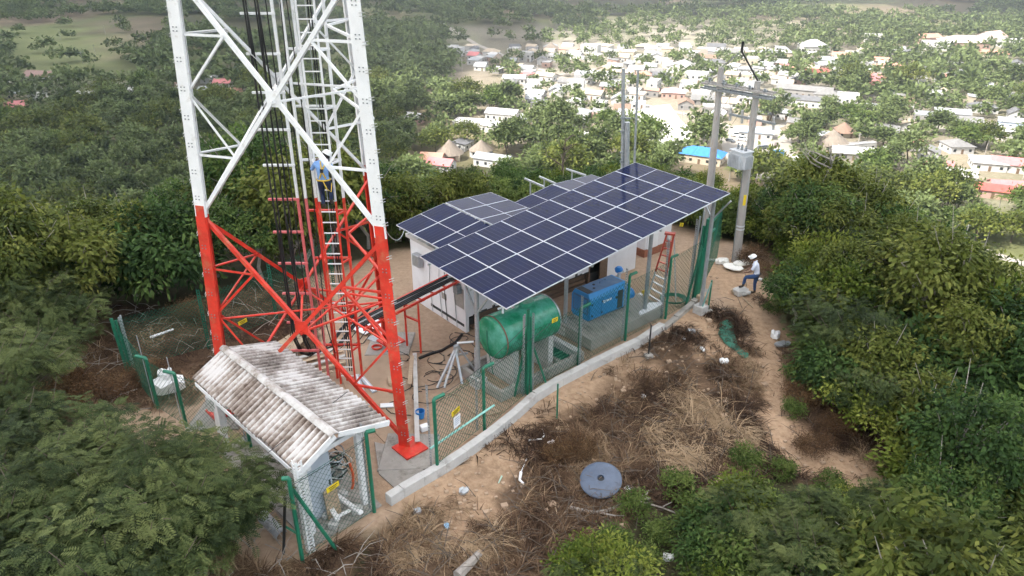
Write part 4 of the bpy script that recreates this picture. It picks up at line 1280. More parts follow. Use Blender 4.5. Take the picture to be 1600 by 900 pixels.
net(lf['c'], lf['d'], 1.7, 1.7, 'green wire fence at the outer corner by the dark trees', cell=0.15)
net(lf['d'], lf['e'], 1.9, 2.0, 'sagging green wire fence behind the muddy corner', cell=0.13, sag=0.25)
net(lf['e'], lf['f'], 2.0, 2.1, 'green wire fence behind the red tower leg', cell=0.15, sag=0.1)
net(lf['f'], lf['g'], 2.1, 2.1, 'green wire fence between the tower and the hut', cell=0.15, sag=0.1)
far2 = pg(1120, 405)
net(fp['far'], (far2.x, far2.y, 0.05), 2.6, 2.2, 'green wire fence turning away at the far corner', cell=0.14)
# gate bar and signs
gt = thing('gate_bar', 'pale green steel bar across the gate', 'gate bar', fp['gL'])
MB().tube([px(672, 701, 0.82), px(772, 633, 0.82)], 0.032, 8).build('bar', mat('mint_paint', (0.30, 0.62, 0.55), 0.4, 0.1), gt, smooth=True)
def sign(x, y, ref0, ref1, w_, h_, M, label, tilt=0.0, lines=(), cat='sign', group=None):
    """a flat plate hung on the fence line ref0-ref1, facing outwards"""
    r0, r1 = Vector(ref0), Vector(ref1)
    d_ = (r1 - r0); d_.z = 0; d_.normalize()
    nn_ = d_.cross(UP)
    a, b, c = ray(x, y)
    dirv = Vector((a, b, c)); o = Vector((0, 0, CAM_H))
    t_ = (r0 + nn_ * 0.06 - o).dot(nn_) / dirv.dot(nn_)
    p = o + dirv * t_
    e1 = (d_ * math.cos(tilt) + UP * math.sin(tilt)); e2 = nn_.cross(e1) * -1
    e2 = e1.cross(nn_) * -1
    if e2.z < 0: e2 = -e2
    t = thing('warning_sign' if M is M_YEL else 'notice_board', label, cat, p, group)
    MB().frame(p, e1 * w_ / 2, e2 * h_ / 2, nn_ * 0.004).build('plate', M, t)
    for (u, v, lw, lh, Mi) in lines:
        MB().frame(p + e1 * u * w_ + e2 * v * h_ + nn_ * 0.006, e1 * lw * w_ / 2, e2 * lh * h_ / 2, nn_ * 0.0015).build('print', Mi, t)
    return t
yl = [(0.02, 0.18, 0.7, 0.14, M_INK), (0.0, -0.12, 0.55, 0.10, M_INK), (-.05, -.32, 0.5, 0.07, M_INK)]
gsig = 'yellow warning signs round the compound'
M_GREYP = mat('grey_print', (0.35, 0.40, 0.5), 0.6, 0.05)
sign(712, 643, fp['gL'], fp['gR'], 0.36, 0.16, M_YEL, 'yellow warning sign on the gate above a white notice', 0.08, yl, group=gsig)
sign(714, 658, fp['gL'], fp['gR'], 0.30, 0.36, M_PAPER, 'white notice board on the gate below the yellow sign', 0.0, [(0, 0.3, 0.6, 0.06, M_GREYP), (0.05, 0.12, 0.7, 0.05, M_GREYP), (0, -0.05, 0.65, 0.05, M_GREYP), (-.05, -0.22, 0.5, 0.05, M_GREYP)])
sign(520, 761, fp['shedL'], fp['shedR'], 0.36, 0.15, M_YEL, 'yellow warning sign on the fence in front of the corrugated shelter', 0.05, yl, group=gsig)
sign(867, 500, fp['mid'], fp['p3'], 0.27, 0.15, M_YEL, 'yellow warning sign on the fence beside the green tank', -0.05, yl, group=gsig)
sign(379, 503, lf['e'] + Vector((0.0, 0.0, 0)), lf['f'], 0.36, 0.16, M_YEL, 'yellow warning sign on the rear fence behind the tower', 0.1, yl, group=gsig)
sign(576, 449, lf['f'], lf['g'] + Vector((1, 0.2, 0)), 0.26, 0.14, M_YEL, 'small yellow warning sign seen through the red tower braces', 0.2, yl, group=gsig)
sign(1065, 351, fp['p5'] + Vector((.6, 4, 0)), fp['far'] + Vector((0.6, 4, 0)), 0.3, 0.16, M_YEL, 'yellow warning sign below the far edge of the large solar roof', -0.3, yl, group=gsig)
# slack wires
M_WIRE = mat('wire', (0.03, 0.03, 0.035), 0.5, 0.1)
def wire(label, pts, r_=0.012, M=None, cat='cable', group=None, name='cable'):
    t = put(MB().tube(pts, r_, 5).build(name, M or M_WIRE, None, smooth=True), label, cat, group)
    return t
def sagline(p, q, sag, n_=14):
    p, q = Vector(p), Vector(q)
    return [p.lerp(q, i / (n_ - 1)) - UP * sag * 4 * (i / (n_ - 1)) * (1 - i / (n_ - 1)) for i in range(n_)]
wire('thin black wire slung over the corrugated roof', sagline(px(418, 708, 2.45), px(543, 612, 2.75), 0.0) , 0.010)
wire('thin wire from the gate post to the green tank fence', sagline(fp['gL'] + UP * 2.42, fp['mid'] + UP * 2.6, 0.18), 0.008)
wire('thin wire crossing in front of the green tank', sagline(px(700, 622, 2.0), px(866, 502, 2.2), 0.05), 0.008)
wire('grey cable looping from the solar panels to the tower', sagline(leg_pt(0, 6.6) + UP * .1, px(632, 358, 3.35), 0.35), 0.012, M_GALV)
wire('wire along the shelter fence top', sagline(fp['shedL'] + UP * 2.3, fp['shedR'] + UP * 2.35, 0.05), 0.008)

# ------------------------------------------------------------------ red cable bridge from the tower to the hut
ba, bb = Vector((-5.0, 20.9, 2.02)), Vector((-1.98, 24.78, 2.02))
bd_ = (bb - ba).normalized(); bn = UP.cross(bd_)
br_ = thing('cable_bridge', 'red steel cable bridge on posts carrying black cables from tower to hut', 'cable bridge', (ba + bb) / 2 - UP * 2.02)
for s_ in (-1, 1):
    MB().beam(ba + bn * 0.34 * s_, bb + bn * 0.34 * s_, 0.05, 0.09).build('rail', M_RED, br_)
k = 0.2
while k < (bb - ba).length:
    p = ba + bd_ * k
    MB().beam(p - bn * 0.42, p + bn * 0.42, 0.06, 0.03).build('rung', M_RED, br_); k += 0.62
for f in (0.50,):
    p = ba.lerp(bb, f)
    ps = []
    for s_ in (-1, 1):
        q = p + bn * 0.34 * s_
        ps.append(q)
        MB().beam((q.x, q.y, 0), (q.x, q.y, 2.0), 0.065).build('post', M_RED, br_)
    MB().beam(ps[0] - UP * 0.75, ps[1] - UP * 0.75, 0.06).build('tie', M_RED, br_)
for k in range(6):
    o = bn * (-0.2 + 0.075 * k)
    pts = [ba + o + UP * (0.06 + 0.02 * (k % 2)), ba.lerp(bb, .3) + o * 1.1 + UP * 0.09, ba.lerp(bb, 0.62) + o * .9 + UP * (0.07 + .02 * (k % 3)), ba.lerp(bb, 0.9) + o + UP * 0.08, bb + o + UP * 0.05]
    if k < 3: pts[-1:] = [bb - bd_ * 0.25 + o + UP * 0.02, bb - bd_ * 0.16 + o - UP * 0.5, bb - bd_ * 0.15 + o - UP * 1.9]
    wire(['thick black cable on the red bridge dropping down the hut wall, outermost', 'black cable on the red bridge dropping down the hut wall, middle', 'black cable on the red bridge dropping down the hut wall, innermost',
          'pale grey cable lying on the red bridge', 'black cable running straight into the hut along the red bridge', 'black cable at the tower-side rail of the red bridge'][k], pts, 0.032 if k != 3 else 0.022, M_BLACK if k != 3 else M_GALV, 'cable', 'cables on the red bridge')
# steel lean-to strut pile by the near array post
p0 = px(735, 600, 0)
tr_ = thing('tripod', 'grey steel tripod stand leaning at the foot of the solar roof post', 'tripod', p0 + Vector((-.5, -.3, 0)))
apex = px(714, 540, 1.15)
for q in ((683, 606), (694, 606), (722, 600), (747, 585)):
    MB().beam(apex + Vector((rng.uniform(-.08, .08), 0, 0)), px(q[0], q[1], 0.03), 0.075, 0.05).build('leg', M_GALV, tr_)
MB().beam(apex - UP * .35 - Vector((.22, .05, 0)), apex - UP * .35 + Vector((.35, .1, 0)), 0.06).build('brace', M_GALV, tr_)
MB().tube([apex + UP * .1, apex + Vector((.55, .05, .12))], 0.035, 8).build('handle', M_PAPER, tr_)
MB().frame(apex + Vector((-.02, -.03, -.12)), Vector((.09, .03, .0)), Vector((0, .07, 0)), UP * 0.16).build('head', M_GALV, tr_, bevel=0.02)
# tripod step ladder: red and clear legs
p5 = px(1020, 478, 0); topl = px(1047, 365, 2.9)
sl_ = thing('step_ladder', 'tall red and pale step ladder standing beside the generator plinth', 'ladder', p5)
M_REDL = mat('red_fibreglass', (0.5, 0.06, 0.03), 0.5, 0.15, dirt=(0.5, 0.3, 0.25), dirt_amt=0.2)
M_ALU = mat('aluminium', (0.62, 0.64, 0.66), 0.35, 0.06, metal=0.4)
f0, f1 = px(1010, 470, 0), px(1031, 484, 0)
t0, t1 = topl + Vector((-.12, 0, 0)), topl + Vector((.14, -.05, 0))
for a, b_ in ((f0, t0), (f1, t1)):
    MB().beam(a, a.lerp(b_, 0.45), 0.07, 0.05).build('stile', M_ALU, sl_); MB().beam(a.lerp(b_, 0.45), b_, 0.07, 0.05).build('stile', M_REDL, sl_)
for k in range(1, 10):
    MB().beam(f0.lerp(t0, k / 10), f1.lerp(t1, k / 10), 0.09, 0.03).build('step', M_ALU if k < 5 else M_REDL, sl_)
for a, b_ in ((px(1045, 462, 0), t0), (px(1056, 472, 0), t1)):
    MB().beam(a, b_, 0.05, 0.04).build('rear_leg', M_ALU, sl_)
MB().box(topl, (0.4, 0.2, 0.07), -.3).build('top_cap', M_REDL, sl_)
# coils of green hose, stray bricks and bits in the far yard
hz = px(1052, 469, 0.05)
ch_ = thing('hose_coil', 'coil of green hose on the ground inside the far fence', 'hose', hz)
for k in range(5):
    MB().tube([hz + Vector((math.cos(t) * (.42 + .03 * k), math.sin(t) * (.36 + .02 * k), 0.02 + .022 * k)) for t in np.linspace(0, 6.283, 22)], 0.016, 5, caps=False).build('loop', M_GREEN, ch_, smooth=True)
# ------------------------------------------------------------------ people: one continuous skinned body each
M_SKIN = mat('skin', (0.20, 0.105, 0.07), 0.55, 0.08, 12)
M_SHIRT_B = mat('light_blue_shirt', (0.20, 0.36, 0.68), 0.85, 0.12, 14, bump=0.2)
M_SHIRT_W = mat('white_blue_shirt', (0.66, 0.70, 0.82), 0.85, 0.08, 14, bump=0.2)
M_JEANS = mat('dark_jeans', (0.018, 0.03, 0.075), 0.9, 0.2, 18, bump=0.2)
M_JEANS_B = mat('blue_jeans', (0.035, 0.075, 0.19), 0.9, 0.2, 18, bump=0.2)
M_BOOT = mat('work_boot', (0.05, 0.035, 0.025), 0.7, 0.2, 12)
M_HELM = mat('white_helmet', (0.82, 0.82, 0.80), 0.3, 0.03, 5)
M_STRAP = mat('harness_webbing', (0.62, 0.42, 0.05), 0.7, 0.1, 12)
M_HAIR = mat('black_hair', (0.01, 0.009, 0.008), 0.7, 0.2, 20)

def hand_chain(wrist, d, palm_n, side):
    """palm vertex and five fingers of unequal length, curled; returns list of (points, radii)"""
    d = d.normalized(); n_ = palm_n.normalized()
    s = d.cross(n_).normalized()
    palm = wrist + d * 0.075
    ch = []
    for k, (o, ln) in enumerate(((-0.030, 0.062), (-0.010, 0.074), (0.010, 0.070), (0.029, 0.055))):
        b0 = palm + s * o * side + d * 0.012
        p1 = b0 + d * ln * 0.5 + n_ * 0.012
        p2 = p1 + d * ln * 0.3 + n_ * ln * 0.45
        ch.append(([b0, p1, p2], [0.0095, 0.0088, 0.0078]))
    t0 = wrist + d * 0.035 - s * 0.034 * side
    ch.append(([t0, t0 - s * 0.022 * side + d * 0.025 + n_ * 0.012, t0 - s * 0.018 * side + d * 0.052 + n_ * 0.03], [0.012, 0.0105, 0.009]))
    return palm, ch

def person(name, label, J, mats_, face_dir, group=None, helmet_tilt=0.0):
    """J: joints in world metres. mats_: dict shirt, trousers, boots"""
    root = thing(name, label, 'person', J['foot'] , group)
    o = Vector(J['foot'])
    V_, E_, R_, T_ = [], [], [], []
    def v(p, r, tag):
        r = r if hasattr(r, '__len__') else (r, r)
        if r[0] > 0.041: r = (r[0] * 1.22, r[1] * 1.22)
        V_.append(Vector(p) - o); R_.append(r); T_.append(tag); return len(V_) - 1
    def e(a, b): E_.append((a, b))
    pel = v(J['pelvis'], (0.155, 0.12), 'trousers')
    wst = v(J['pelvis'].lerp(J['chest'], 0.42), (0.145, 0.115), 'shirt')
    ch = v(J['chest'], (0.175, 0.13), 'shirt')
    up = v(J['chest'].lerp(J['neck'], 0.62), (0.135, 0.10), 'shirt')
    nk = v(J['neck'], 0.058, 'skin')
    hd = J['head']
    hb = v(J['neck'].lerp(hd, 0.55), 0.078, 'skin')
    hc = v(hd, 0.098, 'skin')
    ht = v(hd + (hd - J['neck']).normalized() * 0.09, 0.07, 'skin')
    for a, b in ((pel, wst), (wst, ch), (ch, up), (up, nk), (nk, hb), (hb, hc), (hc, ht)): e(a, b)
    fd = Vector(face_dir).normalized()
    ns = v(hd + fd * 0.105 - UP * 0.03, 0.014, 'skin'); e(hc, ns)
    ear_s = fd.cross(UP).normalized()
    for s_ in (-1, 1):
        ea = v(hd + ear_s * s_ * 0.098 - UP * 0.02, 0.016, 'skin'); e(hc, ea)
    for sd, s_ in (('l', 1), ('r', -1)):
        sh_ = v(J['sh_' + sd], 0.072, 'shirt'); e(up, sh_)
        m1 = v(Vector(J['sh_' + sd]).lerp(J['el_' + sd], 0.5), 0.055, 'shirt'); e(sh_, m1)
        el = v(J['el_' + sd], 0.044, mats_.get('fore', 'skin')); e(m1, el)
        wr = v(J['wr_' + sd], 0.030, 'skin'); e(el, wr)
        d_ = Vector(J['wr_' + sd]) - Vector(J['el_' + sd])
        palm, fingers = hand_chain(Vector(J['wr_' + sd]), d_, Vector(J.get('palm_' + sd, (0, 0, -1))), s_)
        pv_ = v(palm, (0.040, 0.018), 'skin'); e(wr, pv_)
        for pts, rr in fingers:
            last = pv_
            for p, r_ in zip(pts, rr):
                q = v(p, r_, 'skin'); e(last, q); last = q
        hp_ = v(J['hip_' + sd], 0.098, 'trousers'); e(pel, hp_)
        th = v(Vector(J['hip_' + sd]).lerp(J['kn_' + sd], 0.5), 0.078, 'trousers'); e(hp_, th)
        kn = v(J['kn_' + sd], 0.060, 'trousers'); e(th, kn)
        ca = v(Vector(J['kn_' + sd]).lerp(J['an_' + sd], 0.4), 0.056, 'trousers'); e(kn, ca)
        an = v(J['an_' + sd], 0.042, 'boots'); e(ca, an)
        to = v(J['to_' + sd], (0.042, 0.032), 'boots'); e(an, to)
    me = bpy.data.meshes.new('body')
    me.from_pydata([tuple(p) for p in V_], E_, [])
    ob = bpy.data.objects.new('body', me); COL.objects.link(ob)
    md = ob.modifiers.new('skin', 'SKIN'); md.use_smooth_shade = True; md.branch_smoothing = 0.4
    for i, s in enumerate(me.skin_vertices[0].data):
        s.radius = R_[i]; s.use_root = (i == 0)
    sb_ = ob.modifiers.new('sub', 'SUBSURF'); sb_.levels = 2; sb_.render_levels = 2
    dg = bpy.context.evaluated_depsgraph_get()
    dg.update()
    me2 = bpy.data.meshes.new_from_object(ob.evaluated_get(dg))
    bpy.data.objects.remove(ob)
    me2.name = 'body'
    order = ['shirt', 'trousers', 'boots', 'skin']
    me2.materials.clear()
    for k in order: me2.materials.append(mats_[k])
    P = np.array([tuple(p) for p in V_])
    cen = np.array([tuple(p.center) for p in me2.polygons])
    # nearest skeleton segment decides the cloth
    best = np.full(len(cen), 1e9); idx = np.zeros(len(cen), int)
    for a, b in E_:
        A_, B_ = P[a], P[b]
        t = np.clip(((cen - A_) @ (B_ - A_)) / ((B_ - A_) @ (B_ - A_) + 1e-12), 0, 1)
        d = np.linalg.norm(cen - A_ - t[:, None] * (B_ - A_), axis=1) - (np.array(R_[a]).mean() * (1 - t) + np.array(R_[b]).mean() * t)
        ta, tb = order.index(T_[a]), order.index(T_[b])
        lab_ = np.where(t < 0.5, ta, tb)
        m_ = d < best
        idx[m_] = lab_[m_]; best[m_] = d[m_]
    me2.polygons.foreach_set('material_index', idx.astype(np.int32))
    me2.polygons.foreach_set('use_smooth', np.ones(len(cen), bool))
    link('body', me2, root)
    # helmet with brim
    ax = (hd - J['neck']).normalized()
    hm_ = MB().lathe(hd + ax * 0.035, ax, [(-0.01, 0.150), (0.0, 0.152), (0.008, 0.135), (0.05, 0.128), (0.09, 0.105), (0.115, 0.065), (0.122, 0.0)], 22)
    he = hm_.build('helmet', M_HELM, root, smooth=True)
    bf = hd + ax * 0.035
    MB().prism([Vector((0, 0, 0))] * 0 + [tuple((bf + ear_s * a + fd * b)[:2]) for a, b in ((-.10, .10), (-.07, .175), (0, .2), (.07, .175), (.10, .10))], bf.z - 0.006, bf.z + 0.004).build('peak', M_HELM, he)
    MB().lathe(hd - ax * 0.01 - fd * 0.012, ax, [(-0.045, 0.088), (-0.02, 0.104), (0.03, 0.106), (0.04, 0.09)], 18).build('hair', M_HAIR, root, smooth=True)
    for s_ in (-1, 1):
        MB().lathe(hd + fd * 0.093 + ear_s * 0.033 * s_ + UP * 0.004, fd, [(-0.004, 0.0), (-0.002, 0.010), (0.004, 0.007), (0.006, 0.0)], 8).build('eye', M_INK, root)
    MB().frame(hd + fd * 0.094 - UP * 0.062, ear_s * 0.022, fd * 0.006, UP * 0.005).build('mouth', M_RUST, root)
    return root

# the climber, seen from behind, on the camera side of the ladder
cz = 6.20
cx, cy = LX + 0.06, LY - 0.30
J = dict(foot=Vector((cx, cy, cz)), pelvis=Vector((cx, cy - 0.08, cz + 0.90)), chest=Vector((cx, cy - 0.10, cz + 1.24)), neck=Vector((cx + 0.05, cy - 0.01, cz + 1.50)), head=Vector((cx + 0.13, cy + 0.03, cz + 1.63)),
         sh_l=Vector((cx - 0.19, cy - 0.03, cz + 1.40)), el_l=Vector((cx - 0.36, cy + 0.10, cz + 1.18)), wr_l=Vector((cx - 0.27, cy + 0.27, cz + 1.34)),
         sh_r=Vector((cx + 0.20, cy - 0.03, cz + 1.38)), el_r=Vector((cx + 0.30, cy + 0.08, cz + 1.10)), wr_r=Vector((cx + 0.17, cy + 0.26, cz + 1.05)),
         hip_l=Vector((cx - 0.10, cy - 0.05, cz + 0.86)), kn_l=Vector((cx - 0.13, cy + 0.09, cz + 0.48)), an_l=Vector((cx - 0.11, cy + 0.04, cz + 0.09)), to_l=Vector((cx - 0.11, cy + 0.22, cz + 0.06)),
         hip_r=Vector((cx + 0.10, cy - 0.05, cz + 0.86)), kn_r=Vector((cx + 0.14, cy + 0.10, cz + 0.60)), an_r=Vector((cx + 0.11, cy + 0.05, cz + 0.22)), to_r=Vector((cx + 0.11, cy + 0.23, cz + 0.20)),
         palm_l=(0, 1, 0.2), palm_r=(0, 1, 0.2))
J['foot'] = Vector((cx, cy, cz))
clb = person('person', 'worker in blue shirt and white helmet climbing the ladder of the tower', J, dict(shirt=M_SHIRT_B, trousers=M_JEANS, boots=M_BOOT, skin=M_SKIN, fore='shirt'), (0.45, 0.85, 0))
back = [J['pelvis'] + Vector((0.0, -0.145, 0.12)), J['chest'] + Vector((0.02, -0.165, 0.0)), J['neck'] + Vector((0.0, -0.10, -0.02))]
MB().tube([back[0] + Vector((-.08, .02, 0)), back[1], back[2] + Vector((.08, .02, 0))], 0.022, 6).build('harness_strap', M_STRAP, clb)
MB().tube([back[0] + Vector((.10, .02, 0)), back[1], back[2] + Vector((-.08, .02, 0))], 0.022, 6).build('harness_strap', M_STRAP, clb)
pv_ = J['pelvis'] + UP * 0.06
MB().tube([pv_ + Vector((math.cos(t) * 0.19, math.sin(t) * 0.155, 0)) for t in np.linspace(0, 6.283, 17)], 0.022, 6, caps=False).build('harness_belt', M_STRAP, clb)
MB().tube([pv_ + Vector((.02, -.16, 0)), pv_ + Vector((.12, -.22, -.22)), pv_ + Vector((.22, -.16, -.32)), pv_ + Vector((.22, -.02, -.1))], 0.014, 6).build('lanyard', M_STRAP, clb)
MB().frame(back[1] + Vector((0, -0.012, 0.02)), Vector((.04, 0, 0)), Vector((0, .012, 0)), Vector((0, 0, .05))).build('harness_plate', M_INK, clb)

# the man on the path: standing on one leg, the other raised forward on the bank, bent over it
mb = pg(1177, 461)
mx_, my_, mz = mb.x, mb.y, mb.z
fwd = Vector((-0.93, 0.36, 0)); sd_ = Vector((fwd.y, -fwd.x, 0))
def mp_(f, s, z): return Vector((mx_, my_, mz)) + fwd * f + sd_ * s + UP * z
J = dict(foot=Vector((mx_, my_, mz)), pelvis=mp_(-0.02, 0, 0.93), chest=mp_(0.06, 0, 1.27), neck=mp_(0.13, 0, 1.50), head=mp_(0.21, 0.0, 1.63),
         sh_l=mp_(0.10, -0.19, 1.41), el_l=mp_(0.22, -0.27, 1.14), wr_l=mp_(0.42, -0.17, 1.02), sh_r=mp_(0.10, 0.19, 1.41), el_r=mp_(0.20, 0.28, 1.14), wr_r=mp_(0.40, 0.16, 1.00),
         hip_l=mp_(0.0, -0.10, 0.88), kn_l=mp_(0.40, -0.13, 0.80), an_l=mp_(0.46, -0.13, 0.38), to_l=mp_(0.62, -0.14, 0.33),
         hip_r=mp_(-0.02, 0.10, 0.88), kn_r=mp_(0.02, 0.12, 0.48), an_r=mp_(-0.03, 0.12, 0.08), to_r=mp_(0.14, 0.13, 0.05), palm_l=(0, 0, -1), palm_r=(0, 0, -1))
man = person('person', 'man in white shirt and helmet standing on the dirt path with one knee raised', J, dict(shirt=M_SHIRT_W, trousers=M_JEANS_B, boots=M_BOOT, skin=M_SKIN), fwd + UP * -0.25)
MB().tube([mp_(-0.02, 0, 0.97) + (fwd * math.cos(t) * 0.15 + sd_ * math.sin(t) * 0.17) for t in np.linspace(0, 6.283, 15)], 0.018, 6, caps=False).build('belt', M_INK, man)
# what he is resting his foot on, and the tool in his hands
sp0 = mp_(0.52, -0.13, 0.0)
st = thing('rubble_heap', 'small heap of broken plaster under the raised foot of the man on the path', 'rubble', sp0)
MB().box(sp0 + Vector((0, 0, 0.13)), (.55, .42, .34), .5).build('lump', M_CONC_L, st, bevel=0.07)
for k in range(7):
    MB().box(sp0 + Vector((rng.uniform(-.3, .3), rng.uniform(-.2, .2), 0.08 + 0.03 * k * (k < 5))), (rng.uniform(.2, .4), rng.uniform(.15, .25), 0.12), rng.uniform(0, 3)).build('lump', M_CONC_L if k % 2 else M_WOOD_L, st, bevel=0.03)
tl = thing('shovel', 'pale handled tool held by the man on the path', 'tool', mp_(0.42, 0, .6))
MB().tube([mp_(0.46, -0.1, 1.04), mp_(0.30, 0.28, 0.1)], 0.017, 8).build('handle', M_WOOD_L, tl, smooth=True)
MB().frame(mp_(0.29, 0.30, 0.06), sd_ * 0.10, fwd * 0.07, UP * 0.012).build('blade', M_GALV, tl, bevel=0.004)

# ------------------------------------------------------------------ utility poles carrying the transformer
M_POLE = mat('concrete_pole', (0.36, 0.34, 0.32), 0.85, 0.12, 2.0, dirt=(0.26, 0.2, 0.16), dirt_amt=0.2, stretch=(3, 3, .6))
pb1 = pg(1150, 408); pb1 = Vector((pb1.x, pb1.y, pb1.z))
pb2 = Vector((8.89, 31.6, 0.0))
z1, z2 = top_z(pb1.x, pb1.y, 126), top_z(pb2.x, pb2.y, 106)
t1_ = pxd(1184, 127, pb1.y + 0.1); t2_ = pxd(1127, 106, pb2.y + 0.1)
pole1 = thing('utility_pole', 'concrete utility pole carrying the grey transformer, beside the man on the path', 'utility pole', pb1)
MB().tube([pb1 - UP * 0.5, pb1.lerp(t1_, .5), t1_], [0.20, 0.165, 0.125], 14).build('shaft', M_POLE, pole1, smooth=True)
pole2 = thing('utility_pole', 'plain concrete utility pole rising behind the corner of the large solar roof', 'utility pole', pb2)
MB().tube([pb2 - UP * 0.5, pb2.lerp(t2_, .5), t2_], [0.19, 0.16, 0.12], 14).build('shaft', M_POLE, pole2, smooth=True)
def on_pole(b0, t0, ypix):
    lo, hi = 0.0, 1.0
    for _ in range(40):
        m_ = (lo + hi) / 2
        if proj(b0.lerp(t0, m_))[1] > ypix: lo = m_
        else: hi = m_
    return b0.lerp(t0, lo)
a1 = on_pole(pb1, t1_, 143); a2 = on_pole(pb2, t2_, 131)
xd = (a2 - a1); xd.z = 0; span = xd.length; xd.normalize()
xn = UP.cross(xd)
arms = thing('cross_arms', 'pair of long weathered cross arms joining the two utility poles', 'cross arm', (a1 + a2) / 2)
for s_ in (-1, 1):
    for dz in (0.0, -0.2):
        MB().beam(a1 - xd * 0.75 + xn * 0.2 * s_ + UP * dz, a2 + xd * 0.75 + xn * 0.2 * s_ + UP * dz, 0.065, 0.08).build('beam', M_DGALV if dz else M_POLE, arms)
for f in (-0.25, 0.15, 0.5, 0.85, 1.25):
    p = a1 + xd * span * f + (a2 - a1) * 0
    p.z = a1.z + (a2.z - a1.z) * f
    ins = MB().lathe(p + xn * 0.2 + UP * 0.05, UP, [(0, 0.03), (0.05, 0.03), (0.06, 0.07), (0.09, 0.07), (0.1, 0.04), (0.14, 0.06), (0.17, 0.05), (0.19, 0.0)], 12)
    ins.build('insulator', M_DGALV, arms, smooth=True)
    MB().tube([p - xn * 0.22, p + UP * 0.12 - xn * 0.1, p + xn * .24], 0.02, 6).build('stirrup', M_DGALV, arms)
lb = on_pole(pb1, t1_, 188)
lower = thing('cutout_arm', 'lower cross arm with fuse cutouts on the transformer pole', 'cross arm', lb)
p, q = lb + xd * 1.05 + UP * 0.12, lb - xd * 0.95 - UP * 0.02
MB().beam(p, q, 0.08, 0.09).build('beam', M_DGALV, lower)
for f in (0.02, 0.28, 0.95):
    c_ = p.lerp(q, f)
    MB().tube([c_ + UP * 0.28 + xn * 0.05, c_ - UP * 0.28 - xn * 0.1], 0.055, 10).build('cutout', M_CONC_L, lower, smooth=True)
    MB().tube([c_ + UP * 0.25 - xn * 0.12, c_ - UP * 0.2 - xn * 0.18], 0.02, 6).build('fuse', M_WOOD, lower)
    MB().tube([c_ + UP * 0.28, c_ + UP * 0.45 + xd * 0.1, c_ + UP * 1.1 + xd * 0.1], 0.008, 5).build('jumper', M_WIRE, lower)
tb = on_pole(pb1, t1_, 247)
tdir = (Vector((-0.85, -0.45, 0))).normalized(); tsd = UP.cross(tdir)
M_TRAFO = mat('transformer_grey', (0.50, 0.52, 0.54), 0.5, 0.1, 4.0, dirt=(0.32, 0.32, 0.33), dirt_amt=0.2)
tf = thing('transformer', 'grey finned transformer hung on the utility pole', 'transformer', tb)
tc_ = tb + tdir * 0.45
MB().frame(tc_, tdir * 0.26, tsd * 0.36, UP * 0.36).build('case', M_TRAFO, tf, bevel=0.03)
MB().frame(tc_ + UP * 0.385, tdir * 0.31, tsd * 0.41, UP * 0.03).build('lid', M_TRAFO, tf, bevel=0.01)
for s_ in (-1, 1):
    for k in range(6):
        MB().frame(tc_ + tsd * s_ * 0.44 + tdir * (-0.2 + 0.08 * k) - UP * 0.03, tdir * 0.012, tsd * 0.08, UP * 0.27).build('fin', M_TRAFO, tf)
for k in range(7):
    MB().frame(tc_ + tdir * 0.33 + tsd * (-0.28 + 0.093 * k) - UP * 0.03, tdir * 0.075, tsd * 0.012, UP * 0.27).build('fin', M_TRAFO, tf)
for k in range(3):
    MB().lathe(tc_ + UP * 0.41 + tsd * (-0.22 + .22 * k), UP, [(0, .05), (.06, .07), (.08, .04), (.14, .065), (.16, .04), (.24, .03), (.26, 0)], 10).build('bushing', M_DGALV, tf, smooth=True)
MB().frame(tb + tdir * 0.1 - UP * 0.2, tdir * 0.12, tsd * 0.06, UP * 0.05).build('bracket', M_DGALV, tf)
# band and tag on the pole
c_ = on_pole(pb1, t1_, 311)
MB().frame(c_ - Vector((0.0, 0.165, 0)), Vector((0.06, 0, 0)), Vector((0, 0.01, 0)), UP * 0.24).build('yellow_tag', M_YEL, pole1)
for yy in (352, 357):
    c_ = on_pole(pb1, t1_, yy)
    MB().lathe(c_, UP, [(-0.035, .185), (-0.035, .195), (0.035, .195), (0.035, .185)], 18).build('steel_band', M_ALU, pole1, smooth=True)
MB().tube([pb1 + Vector((-.2, -.05, 0)), on_pole(pb1, t1_, 300) + Vector((-.19, -.02, 0)), on_pole(pb1, t1_, 262) + Vector((-.16, -.02, 0))], 0.022, 6).build('conduit', M_DGALV, pole1)
# black stay peak over the poles
pk = pxd(1159, 80, (pb1.y + pb2.y) / 2)
sp2 = thing('stay_peak', 'black angled stay rising to a peak between the tops of the two utility poles', 'stay', pk)
MB().beam(t1_ + UP * 0.02, pk, 0.06).build('strut', M_INK, sp2); MB().beam(t2_ + UP * .02, pk, 0.035).build('strut', M_DGALV, sp2)
MB().beam(pk - UP * 0.05, pk + UP * 0.38, 0.085).build('finial', M_INK, sp2)
# three conductors going down to the village
for k, f in enumerate((0.0, 0.5, 1.0)):
    p = a1.lerp(a2, f) + UP * 0.2
    q = px(1085 - 25 * k, 215, VALLEY + 9)
    wire(['overhead wire running down to the village from the transformer pole', 'overhead wire running down to the village from the middle of the cross arms', 'overhead wire running down to the village from the plain pole'][k], sagline(p, q, 6.0, 24), 0.010, None, 'cable', 'overhead wires')
